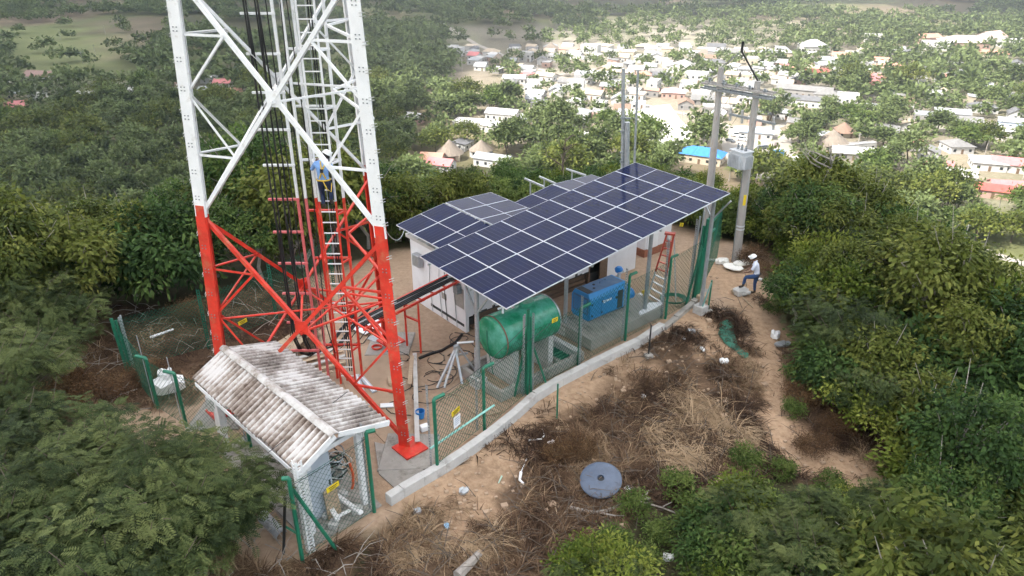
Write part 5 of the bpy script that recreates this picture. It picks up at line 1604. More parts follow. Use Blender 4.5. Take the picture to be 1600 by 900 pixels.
# two thin masts behind the solar roof
for k, (xt, yt, xb, Y_, r_, lab) in enumerate([(974, 107, 972.5, 30.6, 0.075, 'grey steel mast with a thicker lower sleeve behind the solar roofs'), (997, 109, 991, 31.4, 0.05, 'thin grey steel mast standing alone behind the large solar roof')]):
    tp = pxd(xt, yt, Y_); bt_ = pxd(xb, 262, Y_)
    dv = (tp - bt_).normalized()
    b0 = tp - dv * ((tp.z - 0.0) / dv.z)
    ms_ = thing('mast', lab, 'mast', b0, 'masts behind the solar roofs')
    MB().tube([b0, tp], r_, 10).build('tube', M_GALV, ms_, smooth=True)
    if k == 0:
        h_ = on_pole(b0, tp, 190); h0_ = on_pole(b0, tp, 330)
        sl2 = MB().tube([h0_ + Vector((.17, -.1, 0)), h_ + Vector((.17, -.1, 0))], 0.11, 12).build('sleeve', M_GALV, ms_, smooth=True)
        for yy in (184, 205, 238, 252):
            c_ = on_pole(b0, tp, yy)
            MB().beam(c_ - Vector((.12, .05, 0)), c_ + Vector((.3, -.1, 0)), 0.09, 0.07).build('clamp', M_DGALV, ms_)

# ------------------------------------------------------------------ things lying about
M_LID = mat('grey_blue_plastic', (0.085, 0.11, 0.16), 0.5, 0.2, 3.0, dirt=(0.06, 0.065, 0.075), dirt_amt=0.3)
p = pg(938, 762)
ld = thing('plastic_disc', 'round grey blue plastic tank lid lying in the dry brush', 'lid', p)
axl = Vector((-0.10, -0.28, 0.95)).normalized()
o = p + UP * 0.28
MB().lathe(o, axl, [(-0.05, 0.53), (-0.05, 0.57), (0.0, 0.575), (0.03, 0.54), (0.05, 0.45), (0.075, 0.3), (0.085, 0.13), (0.088, 0.10), (0.01, 0.09), (0.01, 0.0)], 40).build('dome', M_LID, ld, smooth=True)
sxl = axl.cross(Vector((0, 1, 0))).normalized(); syl = axl.cross(sxl)
for k in range(9):
    a = k * 2 * math.pi / 9
    d_ = sxl * math.cos(a) + syl * math.sin(a)
    MB().beam(o + d_ * 0.16 + axl * 0.084, o + d_ * 0.50 + axl * 0.045, 0.045, 0.014, up=axl).build('rib', M_LID, ld)
MB().lathe(o + axl * 0.02, axl, [(0, 0.088), (0.002, 0.0)], 20).build('hole', M_INK, ld)
M_TRASH = mat('white_plastic', (0.78, 0.78, 0.78), 0.5, 0.05)
M_STYRO = mat('styrofoam', (0.80, 0.79, 0.74), 0.8, 0.04)
def trash(kind, x, y, label, size=(.25, .2, .05), M=None, yaw=0.5, lift=0.04, group='white rubbish on the slope'):
    p = pg(x, y)
    t = thing(kind, label, 'rubbish', p, group)
    m = MB(); nu_, nv_ = 5, 5
    vs = []
    q_ = random.Random(int(x * 7 + y))
    cy_, sy_ = math.cos(yaw), math.sin(yaw)
    for lay in (1, 0):
        for i in range(nu_):
            for j in range(nv_):
                u_, v_ = (i / 4 - .5) * size[0], (j / 4 - .5) * size[1]
                rr = 1 - 0.25 * (abs(i - 2) == 2 and abs(j - 2) == 2)
                z = lift + size[2] * (0.4 + q_.random()) * (1 if lay else 0.0) - (0 if lay else 0.01)
                vs.append(p + Vector((cy_ * u_ - sy_ * v_, sy_ * u_ + cy_ * v_, 0)) * rr + UP * z)
    N = nu_ * nv_
    fs = []
    for i in range(4):
        for j in range(4):
            a = i * 5 + j
            fs.append((a, a + 5, a + 6, a + 1)); fs.append((N + a + 1, N + a + 6, N + a + 5, N + a))
    ring = [0, 1, 2, 3, 4, 9, 14, 19, 24, 23, 22, 21, 20, 15, 10, 5]
    for i in range(16):
        a, b_ = ring[i], ring[(i + 1) % 16]
        fs.append((a, b_, N + b_, N + a))
    m.add(vs, fs).build('crumpled_piece', M or M_TRASH, t, smooth=True)
trash('plastic_bag', 1211, 526, 'crumpled white plastic bag beside the dirt path', (.5, .32, .18), yaw=1.2)
trash('plastic_sheet', 1222, 540, 'dusty clear plastic sheet beside the white bag on the path edge', (.6, .3, .08), M_GALV, 0.3)
trash('plastic_jug', 1131, 567, 'white plastic jug piece on the dry slope beside the path', (.32, .26, .10), yaw=0.2)
trash('plastic_scrap', 981, 767, 'small white lid beside the round tank lid', (.22, .2, .05), yaw=0.9)
trash('plastic_tub', 1043, 874, 'white tub in the leaves at the lower edge', (.28, .2, .10), yaw=0.1)
trash('plastic_scrap', 1097, 547, 'white scrap on the bare bank below the fence', (.3, .12, .04), yaw=1.8)
trash('plastic_scrap', 1079, 520, 'clear bottle scrap in the brush under the kerb wall', (.2, .35, .1), M_GALV, yaw=1.0)
trash('plastic_scrap', 1068, 531, 'small white scrap in the brush under the kerb wall', (.12, .12, .05), yaw=2.0)
trash('plastic_scrap', 1005, 622, 'small white scrap on the dry grass above the round lid', (.14, .14, .06), yaw=.4)
trash('plastic_scrap', 861, 693, 'white scrap beside the bent white pipes', (.22, .10, .05), yaw=.4)
trash('plastic_scrap', 725, 770, 'white foil scrap on the bank below the kerb wall', (.28, .2, .08), M_GALV, yaw=.8)
trash('plastic_scrap', 652, 802, 'pale scrap in dry grass by the end of the kerb wall', (.2, .2, .08), M_GALV, yaw=.8)
trash('blue_scrap', 698, 824, 'pale blue scrap on the bank below the kerb wall', (.25, .12, .05), mat('pale_blue_plastic', (.25, .42, .6), .5, .05), yaw=1.9)
trash('plastic_scrap', 1240, 600, 'small white scrap at the brown edge of the path', (.2, .14, .05), yaw=.8)
trash('plastic_scrap', 1188, 438, 'white scrap beside the standing man', (.2, .14, .05), yaw=.8)
trash('foam_sheet', 1145, 421, 'flat beige foam sheet lying at the foot of the transformer pole', (.62, .85, .03), M_STYRO, yaw=0.75, lift=0.12)
trash('foam_sheet', 1160, 417, 'folded white foam sheet beside the standing man', (.9, .36, .12), M_STYRO, yaw=0.35, lift=0.15)
trash('plastic_sheet', 1128, 412, 'white sack on the ground below the transformer pole', (.6, .25, .15), M_STYRO, yaw=0.1)
trash('plastic_sheet', 1112, 408, 'pale strip of plastic by the far fence corner', (.7, .2, .06), M_STYRO, yaw=-.1)
trash('white_sack', 266, 612, 'white woven sack slumped inside the left fence', (.95, .62, .30), M_TRASH, yaw=.5, lift=0.12, group='white sacks')
trash('white_sack', 262, 602, 'rounded white bag on top of the slumped sack', (.42, .36, .20), M_TRASH, yaw=.2, lift=0.34, group='white sacks')
trash('white_rag', 352, 690, 'hanging white rag behind the corrugated shelter', (.3, .2, .7), M_TRASH, yaw=.2, lift=0.4, group='white sacks')
trash('white_rag', 345, 655, 'white plastic bunched under the shelter eave', (.6, .3, .4), M_TRASH, yaw=.2, lift=0.4, group='white sacks')
def stick(name, label, pts, r_, M, cat, group=None, up=0.05):
    P_ = [pg(*p[:2]) + UP * (up if len(p) < 3 else p[2]) for p in pts]
    n_ = len(P_)
    rr = [r_ * (1 - 0.35 * i / max(n_ - 1, 1)) for i in range(n_)]
    t = thing(name, label, cat, P_[0], group)
    MB().tube(P_, rr, 7).build('length', M, t, smooth=True)
    return t
stick('bent_pipe', 'bent white plastic pipe on the bank, upper one', [(826, 690), (846, 688), (851, 682), (847, 672)], .028, M_TRASH, 'pipe', 'white pipes on the bank')
stick('bent_pipe', 'hooked white plastic pipe on the bank, thicker lower one', [(814, 740), (812, 752), (818, 758)], .045, M_TRASH, 'pipe', 'white pipes on the bank')
stick('bent_pipe', 'thin straight white pipe above the hooked one', [(823, 719), (813, 742)], .018, M_TRASH, 'pipe', 'white pipes on the bank')
stick('bent_pipe', 'short pale green pipe end on the bank', [(784, 746), (779, 757)], .025, mat('pale_green', (.4, .55, .45), .5, .05), 'pipe', 'white pipes on the bank')
stick('white_pole', 'white pole lying on the muddy corner behind the tower', [(236, 533), (272, 520)], .055, M_PAPER, 'pole', up=0.15)
stick('stick', 'pale straight stick lying on the path near the man', [(1157, 463), (1176, 482)], .03, M_WOOD_L, 'stick')
M_BARK = mat('grey_bark', (0.30, 0.27, 0.24), 0.9, 0.25, 6, bump=0.4)
M_BARK_D = mat('brown_bark', (0.11, 0.085, 0.065), 0.9, 0.3, 6, bump=0.4)
def branch(label, pts, r_, M=M_BARK, subs=()):
    t = stick('fallen_branch', label, pts, r_, M, 'branch', 'fallen branches', up=0.10)
    for s in subs:
        P_ = [pg(*p[:2]) + UP * 0.14 for p in s]
        MB().tube(P_, [r_ * .6, r_ * .4, r_ * .2][:len(P_)], 6).build('twig', M, t, smooth=True)
branch('pale bare branch lying below the round tank lid', [(890, 797), (925, 805), (950, 802), (985, 788), (1015, 783)], .05, M_BARK, [[(950, 802), (975, 792), (990, 778)], [(925, 805), (960, 812), (975, 812)], [(985, 788), (1010, 778), (1013, 772)]])
branch('thin pale branch forked below the round tank lid', [(1000, 788), (1035, 798), (1055, 806)], .03, M_BARK, [[(1035, 798), (1050, 790)]])
branch('long brown pole lying across the dry grass', [(1020, 633), (1060, 655), (1100, 676)], .05, M_BARK_D)
branch('grey weathered stump end at the bottom edge', [(715, 905), (735, 885), (750, 868)], .14, M_BARK)
branch('thin forked twig standing in the dry slope', [(860, 830), (880, 808), (895, 790)], .025, M_WOOD_L, [[(872, 818), (866, 790)]])
branch('pale branch in the dark brush left of the fence', [(150, 650), (190, 620), (215, 612)], .03, M_BARK, [[(190, 620), (205, 600)], [(175, 630), (165, 612)]])
branch('bare pale branch in the feathery leaves', [(110, 770), (150, 785), (185, 800)], .05, M_BARK, [[(150, 785), (172, 775), (190, 790)]])
# green netting on the ground by the path, thin stakes on the bank
ntp = [(1135, 505), (1135, 525), (1143, 540), (1160, 553), (1164, 562)]
gs = thing('net_strip', 'crumpled strip of green netting lying beside the path', 'netting', pg(1140, 535))
vs, fs = [], []
for i, (x, y) in enumerate(ntp):
    p = pg(x, y)
    w_ = [.25, .30, .22, .2, .1][i]
    vs += [p + Vector((-w_, 0.05, .06)), p + Vector((0, 0, .16 - .02 * i)), p + Vector((w_, -.05, .05))]
for i in range(len(ntp) - 1):
    for j in (0, 1):
        fs.append((i * 3 + j, i * 3 + j + 1, i * 3 + 4 + j, i * 3 + 3 + j))
nv0 = len(vs); vs += [v_ - UP * 0.015 for v_ in vs]; fs += [tuple(nv0 + t for t in f_[::-1]) for f_ in fs]
MB().add(vs, fs).build('netting', mat('net_green', (.03, .15, .10), .7, .3, 12), gs)
for k, (xb, yb, yt, lab) in enumerate([(870, 655, 600, 'thin green stake outside the kerb wall below the tank'), (1013, 557, 508, 'thin dark stake in a concrete foot on the bank'), (1106, 487, 438, 'dark green stake by the far fence corner')]):
    b0 = pg(xb, yb); b0 = Vector((b0.x, b0.y, b0.z))
    t = thing('stake', lab, 'stake', b0, 'stakes on the bank')
    zt = top_z(b0.x, b0.y, yt)
    MB().tube([b0 - UP * .2, Vector((b0.x, b0.y, zt))], 0.035 if k == 2 else 0.028, 8).build('rod', M_GREEN if k != 1 else M_INK, t, smooth=True)
    if k: MB().box(b0 + UP * .03, (.3, .26, .18), .4).build('foot', M_CONC, t, bevel=0.04)
b0 = pg(1093, 492); tt = pg(1106, 487)
t = thing('stake', 'pale green leaning prop by the far fence corner', 'stake', b0, 'stakes on the bank')
MB().tube([b0, Vector((tt.x, tt.y, top_z(tt.x, tt.y, 440)))], 0.03, 8).build('rod', mat('pale_teal', (.15, .32, .28), .5, .1), t, smooth=True)
# debris on the yard floor under the tower
def slab_piece(name, label, poly_px, z0, z1, M, cat):
    P_ = [px(x, y, z1) for x, y in poly_px]
    c_ = sum(P_, Vector((0, 0, 0))) / len(P_)
    t = thing(name, label, cat, (c_.x, c_.y, 0))
    MB().prism(P_, z0, z1).build('slab', M, t, bevel=0.006)
    return t
M_TAN = mat('tan_screed', (0.40, 0.29, 0.20), 0.9, 0.12, 2.0, bump=0.2, dirt=(0.25, 0.18, 0.13), dirt_amt=0.2)
slab_piece('floor_slab', 'tan cement floor slab under the tower beside the ladder foot', [(520, 552), (617, 528), (640, 660), (655, 700), (600, 690), (552, 640)], -0.3, 0.03, M_TAN, 'floor slab')
slab_piece('floor_slab', 'tan cement floor slab between the cable bridge and the tripod', [(668, 566), (712, 540), (740, 560), (705, 600)], -0.3, 0.035, M_TAN, 'floor slab')
slab_piece('floor_slab', 'stained concrete apron between the shelter and the red leg', [(585, 690), (636, 702), (662, 712), (660, 745), (628, 772), (592, 740)], -0.3, 0.04, M_CONC, 'floor slab')
slab_piece('plywood_sheet', 'beige plywood sheets lying by the shelter roof end', [(430, 536), (462, 516), (476, 530), (446, 562)], 0.05, 0.09, M_WOOD_L, 'plywood')
for k, (x0, y0, x1, y1) in enumerate([(455, 570, 535, 548), (462, 577, 540, 555), (470, 585, 540, 565), (462, 560, 525, 545), (475, 592, 520, 580), (648, 552, 652, 690), (644, 556, 640, 600)]):
    p, q = px(x0, y0, .08 + .02 * k), px(x1, y1, .08 + .02 * k)
    t = thing('timber', ['pale plank on top of the timber pile behind the ladder', 'second plank of the timber pile behind the ladder', 'lowest plank of the timber pile behind the ladder', 'far plank of the timber pile behind the ladder',
                         'short plank end nearest the shelter roof', 'long pale plank along the foot of the red leg', 'short plank beside the red leg'][k], 'plank', p, 'planks under the tower')
    MB().beam(p, q, 0.14, 0.035).build('plank', M_WOOD_L if k % 2 == 0 else M_CONC_L, t, bevel=0.004)
for k, (x0, y0, x1, y1) in enumerate([(557, 586, 566, 612), (563, 587, 585, 612)]):
    p, q = px(x0, y0, .08), px(x1, y1, .08)
    t = thing('metal_channel', ['left blue white metal channel by the ladder foot', 'right blue white metal channel by the ladder foot'][k], 'metal channel', p, 'metal channels by the ladder')
    MB().beam(p, q, 0.16, 0.05).build('channel', M_PALEBLUE, t); MB().beam(p + UP * .03, q + UP * .03, 0.05, 0.02).build('lip', M_PAPER, t)
slab_piece('white_board', 'white board lying below the red bridge', [(548, 500), (580, 490), (612, 496), (600, 508), (570, 522), (552, 514)], 0.10, 0.13, M_PAPER, 'board')
slab_piece('white_strip', 'short white strip on the floor beside the red leg', [(594, 630), (614, 629), (615, 635), (594, 636)], 0.06, 0.10, M_PAPER, 'board')
slab_piece('grey_sheet', 'grey metal offcuts scattered beyond the ladder', [(572, 528), (600, 516), (606, 522), (586, 534)], 0.05, 0.09, M_GALV, 'metal sheet')
slab_piece('concrete_block', 'whitish square block beside the red leg', [(605, 588), (622, 586), (622, 598), (607, 599)], 0.03, 0.16, M_WOOD_L, 'block')
p = px(589, 544, 0.06)
rg = thing('red_ring', 'red coil lying on the tan floor under the tower', 'hose coil', p)
for k in range(3):
    MB().tube([p + Vector((math.cos(t) * (.15 + .015 * k), math.sin(t) * .15, .02 + .02 * k)) for t in np.linspace(0, 6.283, 18)], 0.02, 6, caps=False).build('loop', M_RED, rg, smooth=True)
p = px(655, 650, 0.1)
bb_ = thing('blue_bucket', 'blue and white bucket at the foot of the red tower leg', 'bucket', px(661, 660, 0))
MB().lathe(px(657, 652, 0.02), UP, [(0, 0), (0, .12), (.22, .15), (.24, .15), (.24, .13)], 14).build('tub', M_BLUE_L, bb_, smooth=True)
MB().box(px(663, 668, .1), (.26, .2, .18), .5).build('lid', M_PAPER, bb_, bevel=.02)
# loose black cables snaking over the tan ground
r3 = random.Random(5)
spots = [(685, 590), (700, 570), (690, 560), (668, 600), (660, 620), (655, 600), (640, 560), (715, 530), (725, 525), (610, 640), (598, 655), (620, 610), (545, 515), (560, 505), (740, 540)]
clabs = ['beside the tripod', 'below the hut corner', 'left of the tripod foot', 'on the sand near the gate', 'along the red leg', 'behind the red leg', 'by the bridge posts', 'at the hut corner', 'under the hut corner conduit',
         'on the tan slab by the bucket', 'near the white strip', 'on the middle of the tan slab', 'by the ladder foot', 'below the white board', 'between the hut and the tank']
for k, (x, y) in enumerate(spots):
    c_ = px(x, y, 0.04)
    pts = []
    a0 = r3.uniform(0, 6); rr = r3.uniform(.18, .5)
    for i in range(18):
        t_ = i / 17
        a = a0 + t_ * r3.uniform(4.5, 5.5)
        pts.append(c_ + Vector((math.cos(a) * rr * (1 + .5 * t_) + .7 * t_ * math.cos(a0 * 3), math.sin(a) * rr * (.8 + .4 * t_) + .5 * t_ * math.sin(a0 * 2), 0.01 + .03 * r3.random())))
    wire('loose black cable coiled on the ground ' + clabs[k], pts, 0.014, M_BLACK, 'cable', 'loose cables on the yard floor')
wire('pale hose curving over the sand behind the gate', [px(x, y, .04) for x, y in ((690, 612), (715, 617), (728, 634), (742, 646), (765, 648), (785, 642))], 0.025, M_WOOD_L, 'hose')
wire('dark trench cable from the hut corner to the tripod', [px(x, y, .03) for x, y in ((722, 522), (712, 535), (690, 548), (672, 553), (655, 560))], 0.06, M_BLACK, 'hose')
# ------------------------------------------------------------------ foliage
L_BUSH = leaf_mat('bush_leaf', (0.034, 0.060, 0.009), (0.110, 0.150, 0.020), (0.26, 0.29, 0.058), 0.34, vary=0.45)
L_DARK = leaf_mat('dark_leaf', (0.018, 0.042, 0.011), (0.052, 0.100, 0.024), (0.14, 0.195, 0.05), 0.3, vary=0.4)
L_BROAD = leaf_mat('broad_leaf', (0.038, 0.056, 0.011), (0.108, 0.132, 0.025), (0.24, 0.255, 0.062), 0.32)
L_FEATHER = leaf_mat('feather_leaf', (0.022, 0.036, 0.013), (0.062, 0.088, 0.027), (0.145, 0.17, 0.058), 0.28, vary=0.4)
L_LIME = leaf_mat('lime_leaf', (0.05, 0.085, 0.018), (0.105, 0.15, 0.035), (0.20, 0.25, 0.07), 0.35)
L_DRY = leaf_mat('dry_leaf', (0.05, 0.028, 0.016), (0.12, 0.065, 0.03), (0.22, 0.135, 0.065), 0.2)
L_TREE = leaf_mat('tree_leaf', (0.048, 0.068, 0.022), (0.108, 0.140, 0.044), (0.180, 0.225, 0.088), 0.3, vary=0.7)
L_STRAW = leaf_mat('straw', (0.055, 0.033, 0.022), (0.16, 0.10, 0.06), (0.44, 0.32, 0.20), 0.15, 0.8)

def unit(a):
    return a / (np.linalg.norm(a, axis=-1, keepdims=True) + 1e-9)

def leaves(cen, d, s, ln, wd):
    """rhombic leaves: centre, long axis, side axis"""
    ln, wd = np.asarray(ln)[:, None], np.asarray(wd)[:, None]
    n_ = len(cen)
    V_ = np.stack([cen - d * ln / 2, cen + s * wd / 2 - d * ln * 0.08, cen + d * ln / 2, cen - s * wd / 2 - d * ln * 0.08], 1).reshape(-1, 3)
    return V_, np.arange(4 * n_).reshape(n_, 4)

def crown_points(rs, n_clump, rad, hz, low=-0.35):
    """clump centres through a lumpy dome, mostly near its skin"""
    out = []
    lob = [(rs.uniform(0, 6.28), rs.uniform(0.75, 1.15)) for _ in range(5)]
    while len(out) < n_clump:
        v = unit(rs.normal(size=3))
        if v[2] < low: continue
        a = math.atan2(v[1], v[0])
        k = 1.0
        for la, lr in lob:
            k += 0.22 * (lr - 0.9) * math.cos(2 * (a - la) + 3 * v[2])
        r = (rs.uniform(0.25, 1) ** 0.45) * k
        out.append([v[0] * rad * r, v[1] * rad * r, v[2] * hz * r])
    return np.array(out)

def leafy(seed, rad, hz, n_clump, per, ln, wd, rc, droop=0.3, z0=0.0, low=-0.35):
    rs = np.random.RandomState(seed)
    C_ = crown_points(rs, n_clump, rad, hz, low)
    tone = np.clip(rs.normal(0.45, 0.26, n_clump) , 0.03, 0.98)
    cc = np.repeat(C_, per, 0)
    cen = cc + rs.normal(size=cc.shape) * rc * np.array([1, 1, 0.7])
    n_ = len(cen)
    out = unit(cen - cc + 0.35 * unit(cc) * rc + rs.normal(size=cc.shape) * 0.25 * rc)
    d = unit(out + np.array([0, 0, -droop]) + rs.normal(size=(n_, 3)) * 0.35)
    up = unit(np.array([0, 0, 1.0]) + 0.5 * out + rs.normal(size=(n_, 3)) * 0.55)
    s = unit(np.cross(d, up))
    V_, Fq_ = leaves(cen, d, s, ln * rs.uniform(0.6, 1.25, n_), wd * rs.uniform(0.6, 1.2, n_))
    t = np.clip(np.repeat(tone, per) + rs.normal(0, 0.10, n_), 0, 1)
    V_[:, 2] += z0
    return V_, Fq_, np.repeat(t, 4), C_ + [0, 0, z0]

def feathery(seed, rad, hz, n_clump, per, z0=0.0):
    """sprays of pinnate fronds in flat layered branches"""
    rs = np.random.RandomState(seed)
    C_ = crown_points(rs, n_clump, rad, hz, -0.25)
    tone = np.clip(rs.normal(0.45, 0.26, n_clump), 0.03, 0.95)
    cc = np.repeat(C_, per, 0)
    n_ = len(cc)
    rootp = cc + rs.normal(size=cc.shape) * np.array([0.25, 0.25, 0.10])
    ang = np.arctan2(cc[:, 1], cc[:, 0]) + rs.normal(0, 0.9, n_)
    d = unit(np.stack([np.cos(ang), np.sin(ang), rs.normal(-0.15, 0.3, n_)], 1))
    s = unit(np.cross(d, np.array([0, 0, 1.0]) + rs.normal(size=(n_, 3)) * 0.25))
    nn_ = np.cross(s, d)
    Ls = rs.uniform(0.17, 0.34, n_)
    Vs, Ts = [], []
    K = 6
    for side in (-1, 1):
        for k in range(K):
            f = (k + 0.6) / K
            p = rootp + d * (Ls * f)[:, None] - nn_ * (0.25 * Ls * f * f)[:, None]
            ld = unit(s * side + d * 0.45 - nn_ * 0.15)
            ll = Ls * 0.42 * (1 - 0.55 * abs(f - 0.4))
            cen = p + ld * (ll / 2)[:, None]
            V_, _ = leaves(cen, ld, unit(np.cross(ld, nn_)), ll, np.full(n_, 0.034))
            Vs.append(V_)
            Ts.append(np.repeat(np.clip(np.repeat(tone, per) + rs.normal(0, 0.09, n_), 0, 1), 4))
    V_ = np.concatenate(Vs); t = np.concatenate(Ts)
    V_[:, 2] += z0
    return V_, np.arange(len(V_)).reshape(-1, 4), t, C_ + [0, 0, z0]

def wood_mesh(name, seed, height, r0, tips, M, lean=0.15, n_limb=7, fork=0.45):
    rs = random.Random(seed)
    m = MB()
    top = Vector((rs.uniform(-lean, lean) * height, rs.uniform(-lean, lean) * height, height * fork))
    mid = top * 0.5 + Vector((rs.uniform(-.08, .08), rs.uniform(-.08, .08), 0)) * height
    m.tube([(0, 0, -0.6), (0, 0, 0.05), mid, top], [r0 * 1.3, r0, r0 * .85, r0 * .7], 8)
    tl = list(tips)
    rs.shuffle(tl)
    for tpt in tl[:n_limb]:
        tpt = Vector(tpt)
        k = top.lerp(tpt, 0.5) + Vector((rs.uniform(-.1, .1), rs.uniform(-.1, .1), rs.uniform(0, .12))) * height * 0.6
        st = mid.lerp(top, rs.uniform(0.6, 1))
        m.tube([st, st.lerp(k, .55) + Vector((0, 0, .03 * height)), k, tpt], [r0 * .55, r0 * .4, r0 * .26, r0 * .08], 6)
    for tpt in tl[n_limb:n_limb + 16]:
        tpt = Vector(tpt)
        o_ = tpt - top
        e_ = top + o_ * rs.uniform(1.05, 1.3) + Vector((0, 0, rs.uniform(-.05, .1) * height))
        m.tube([top + o_ * .45, tpt + Vector((rs.uniform(-.06, .06), rs.uniform(-.06, .06), 0)) * height, e_], [r0 * .22, r0 * .16, r0 * .07], 4)
    return m.mesh(name, M, smooth=True)

PROTO = {}
def add_proto(key, crown_fn, M_leaf, height, r0, M_wood, wname='trunk', cname='crown', **kw):
    V_, Fq_, t, C_ = crown_fn
    cm_ = np_mesh(cname, V_, Fq_, M_leaf, tone=t)
    wm = wood_mesh(wname, kw.get('seed', 1), height, r0, C_, M_wood, n_limb=kw.get('limbs', 8), fork=kw.get('fork', .45))
    PROTO.setdefault(key, []).append((wm, cm_, height))
for k in range(4):
    add_proto('bush', leafy(10 + k, 1.25, [1.05, 1.25, .9, 1.0][k], [60, 44, 70, 56][k], [95, 110, 80, 95][k], [.15, .21, .13, .18][k], [.075, .085, .075, .10][k], [.21, .26, .19, .23][k], [.2, .6, .1, .3][k], 1.0), [L_BUSH, L_DARK, L_BUSH, L_LIME][k], 2.1, 0.06, M_BARK_D, seed=k, limbs=9, fork=.25)
for k in range(4):
    add_proto('broad', leafy(30 + k, 1.9, [1.55, 1.8, 1.3, 1.6][k], [62, 50, 74, 58][k], [85, 95, 75, 90][k], [.24, .30, .2, .26][k], [.12, .12, .11, .14][k], [.28, .30, .27, .3][k], [.55, .8, .4, .6][k], 2.9), [L_BROAD, L_BROAD, L_DARK, L_BROAD][k], 4.6, 0.11, M_BARK, seed=20 + k, limbs=12, fork=.38)
for k in range(3):
    add_proto('feather', feathery(50 + k, 1.9, 1.2, 74, 24, 2.2), L_FEATHER, 3.4, 0.09, M_BARK_D, seed=40 + k, limbs=12, fork=.3)
add_proto('dry', leafy(70, 0.9, 0.55, 46, 120, 0.075, 0.032, 0.2, 0.4, 0.55), L_DRY, 1.4, 0.04, M_BARK_D, seed=60, limbs=9, fork=.25)
add_proto('weed', leafy(72, 0.55, 0.42, 26, 60, 0.10, 0.05, 0.13, 0.3, 0.35), L_LIME, 0.8, 0.02, M_BARK_D, seed=61, limbs=6, fork=.25)

PLANTED = []      # (object, kind words, px, py)
def plant(key, name, base, scale, yaw, var, cat, group, look, squash=1.0):
    wm, cm_, h = PROTO[key][var % len(PROTO[key])]
    t = thing(name, None, cat, base, group, yaw)
    t.scale = (scale, scale, scale * squash)
    link('stem' if key in ('bush', 'dry', 'weed') else 'trunk', wm, t)
    link('crown', cm_, t)
    rad_ = {'bush': 1.25, 'broad': 1.9, 'feather': 1.9, 'dry': .9, 'weed': .55}[key] * scale
    sz_ = '' if key in ('dry', 'weed') else 'small ' if rad_ < 1.35 else 'large ' if rad_ > 1.85 else ''
    if key == 'bush' and var % 4 == 3: sz_ += 'lime green '; look = 'shrub'
    look = sz_ + look
    c_ = Vector(base) + Vector((0, 0, h * 0.62 * scale * squash))
    q_ = proj(c_)
    PLANTED.append((t, look, q_[0], q_[1]))
    return t
BUDGET = {}
TREELINE = [(-400, 120), (0, 135), (250, 150), (440, 170), (600, 205), (640, 250), (760, 266), (880, 255), (1000, 252), (1060, 266), (1130, 268), (1200, 285), (1290, 252), (1400, 285), (1500, 345), (1560, 420), (1640, 445), (2000, 470)]
KEEP_PX = [(1148, 395, 1200, 470, 31), (1196, 508, 1240, 552, 27), (1140, 300, 1172, 415, 33), (1220, 690, 1385, 745, 30), (170, 470, 300, 640, 27), (900, 725, 1010, 800, 25), (1020, 862, 1060, 886, 25), (1236, 590, 1250, 606, 28)]
def in_the_way(b, key, s):
    rad_, h_ = {'bush': (1.25, 2.1), 'broad': (1.9, 4.5), 'feather': (1.9, 3.4)}[key]
    q_ = proj((b.x, b.y, b.z + (h_ - rad_ * .6) * s)); tq = proj((b.x, b.y, b.z + h_ * s))
    if tq[1] < np.interp(tq[0], [t[0] for t in TREELINE], [t[1] for t in TREELINE]) - 6: return True
    rp = rad_ * s * F_PX / q_[2] * .9
    for x0, y0, x1, y1, dep in KEEP_PX:
        if q_[2] - rad_ * s > dep: continue
        cx_, cy_ = min(max(q_[0], x0), x1), min(max(q_[1], y0), y1)
        if math.hypot(q_[0] - cx_, (q_[1] - cy_) * 1.15) < rp * 1.2:
            return True
    return False
def scatter(poly, key, name, cat, group, look, rad, hgt_c, sc, step, seed, maxn=200, keep_out=None, squash=1.0, lim=290):
    """plants whose crowns show inside POLY; STEP is the spacing as a share of the crown's width in the picture"""
    rs = random.Random(seed)
    xs = [p[0] for p in poly]; ys = [p[1] for p in poly]
    pts, tries = [], 0
    while tries < 3200 and len(pts) < maxn:
        tries += 1
        x, y = rs.uniform(min(xs), max(xs)), rs.uniform(min(ys), max(ys))
        if not bool(in_poly(np.array([x]), np.array([y]), poly)[0]): continue
        s = rs.uniform(*sc)
        approx = rad * s * F_PX / 28.0
        if any((x - a) ** 2 + ((y - b) * 1.25) ** 2 < (step * min(approx, 1e9) * (28.0 / zz)) ** 2 for a, b, zz in pts[-400:]): continue
        p = pg(x, y, hgt_c * s)
        if p.y > 330 or p.z > CAM_H - 2: continue
        zz = proj(p)[2]
        if zz < 7: continue
        if any((x - a) ** 2 + ((y - b) * 1.25) ** 2 < (step * rad * s * F_PX / zz) ** 2 for a, b, _ in pts): continue
        b_ = Vector((p.x, p.y, g1(p.x, p.y) - 0.05))
        if keep_out is not None and keep_out(b_, rad * s): continue
        if in_the_way(b_, key, s): continue
        pts.append((x, y, zz))
        plant(key, name, b_, s, rs.uniform(0, 6.28), rs.randrange(8), cat, group, look, squash * rs.uniform(0.85, 1.15))
    return len(pts)
def clear_of_site(b, r):
    d = float(plate_dist(np.array([b.x]), np.array([b.y]))[0])
    if d < r * 0.55 + 0.3: return True
    if b.z > 0.5: return False
    dp = float(dist_line(np.array([b.x]), np.array([b.y]), PATH)[0])
    if dp < r * 0.75 + 0.35: return True
    return bool(in_poly(np.array([b.x]), np.array([b.y]), CLEAR)[0])
F_RIGHT = [(1205, 395), (1260, 345), (1330, 345), (1400, 365), (1480, 410), (1530, 450), (1640, 480), (1660, 920), (1400, 920), (1430, 800), (1460, 715), (1345, 625), (1275, 560), (1245, 500), (1215, 440)]
F_BOT = [(890, 930), (960, 890), (1060, 840), (1130, 795), (1200, 780), (1290, 790), (1390, 800), (1420, 930)]
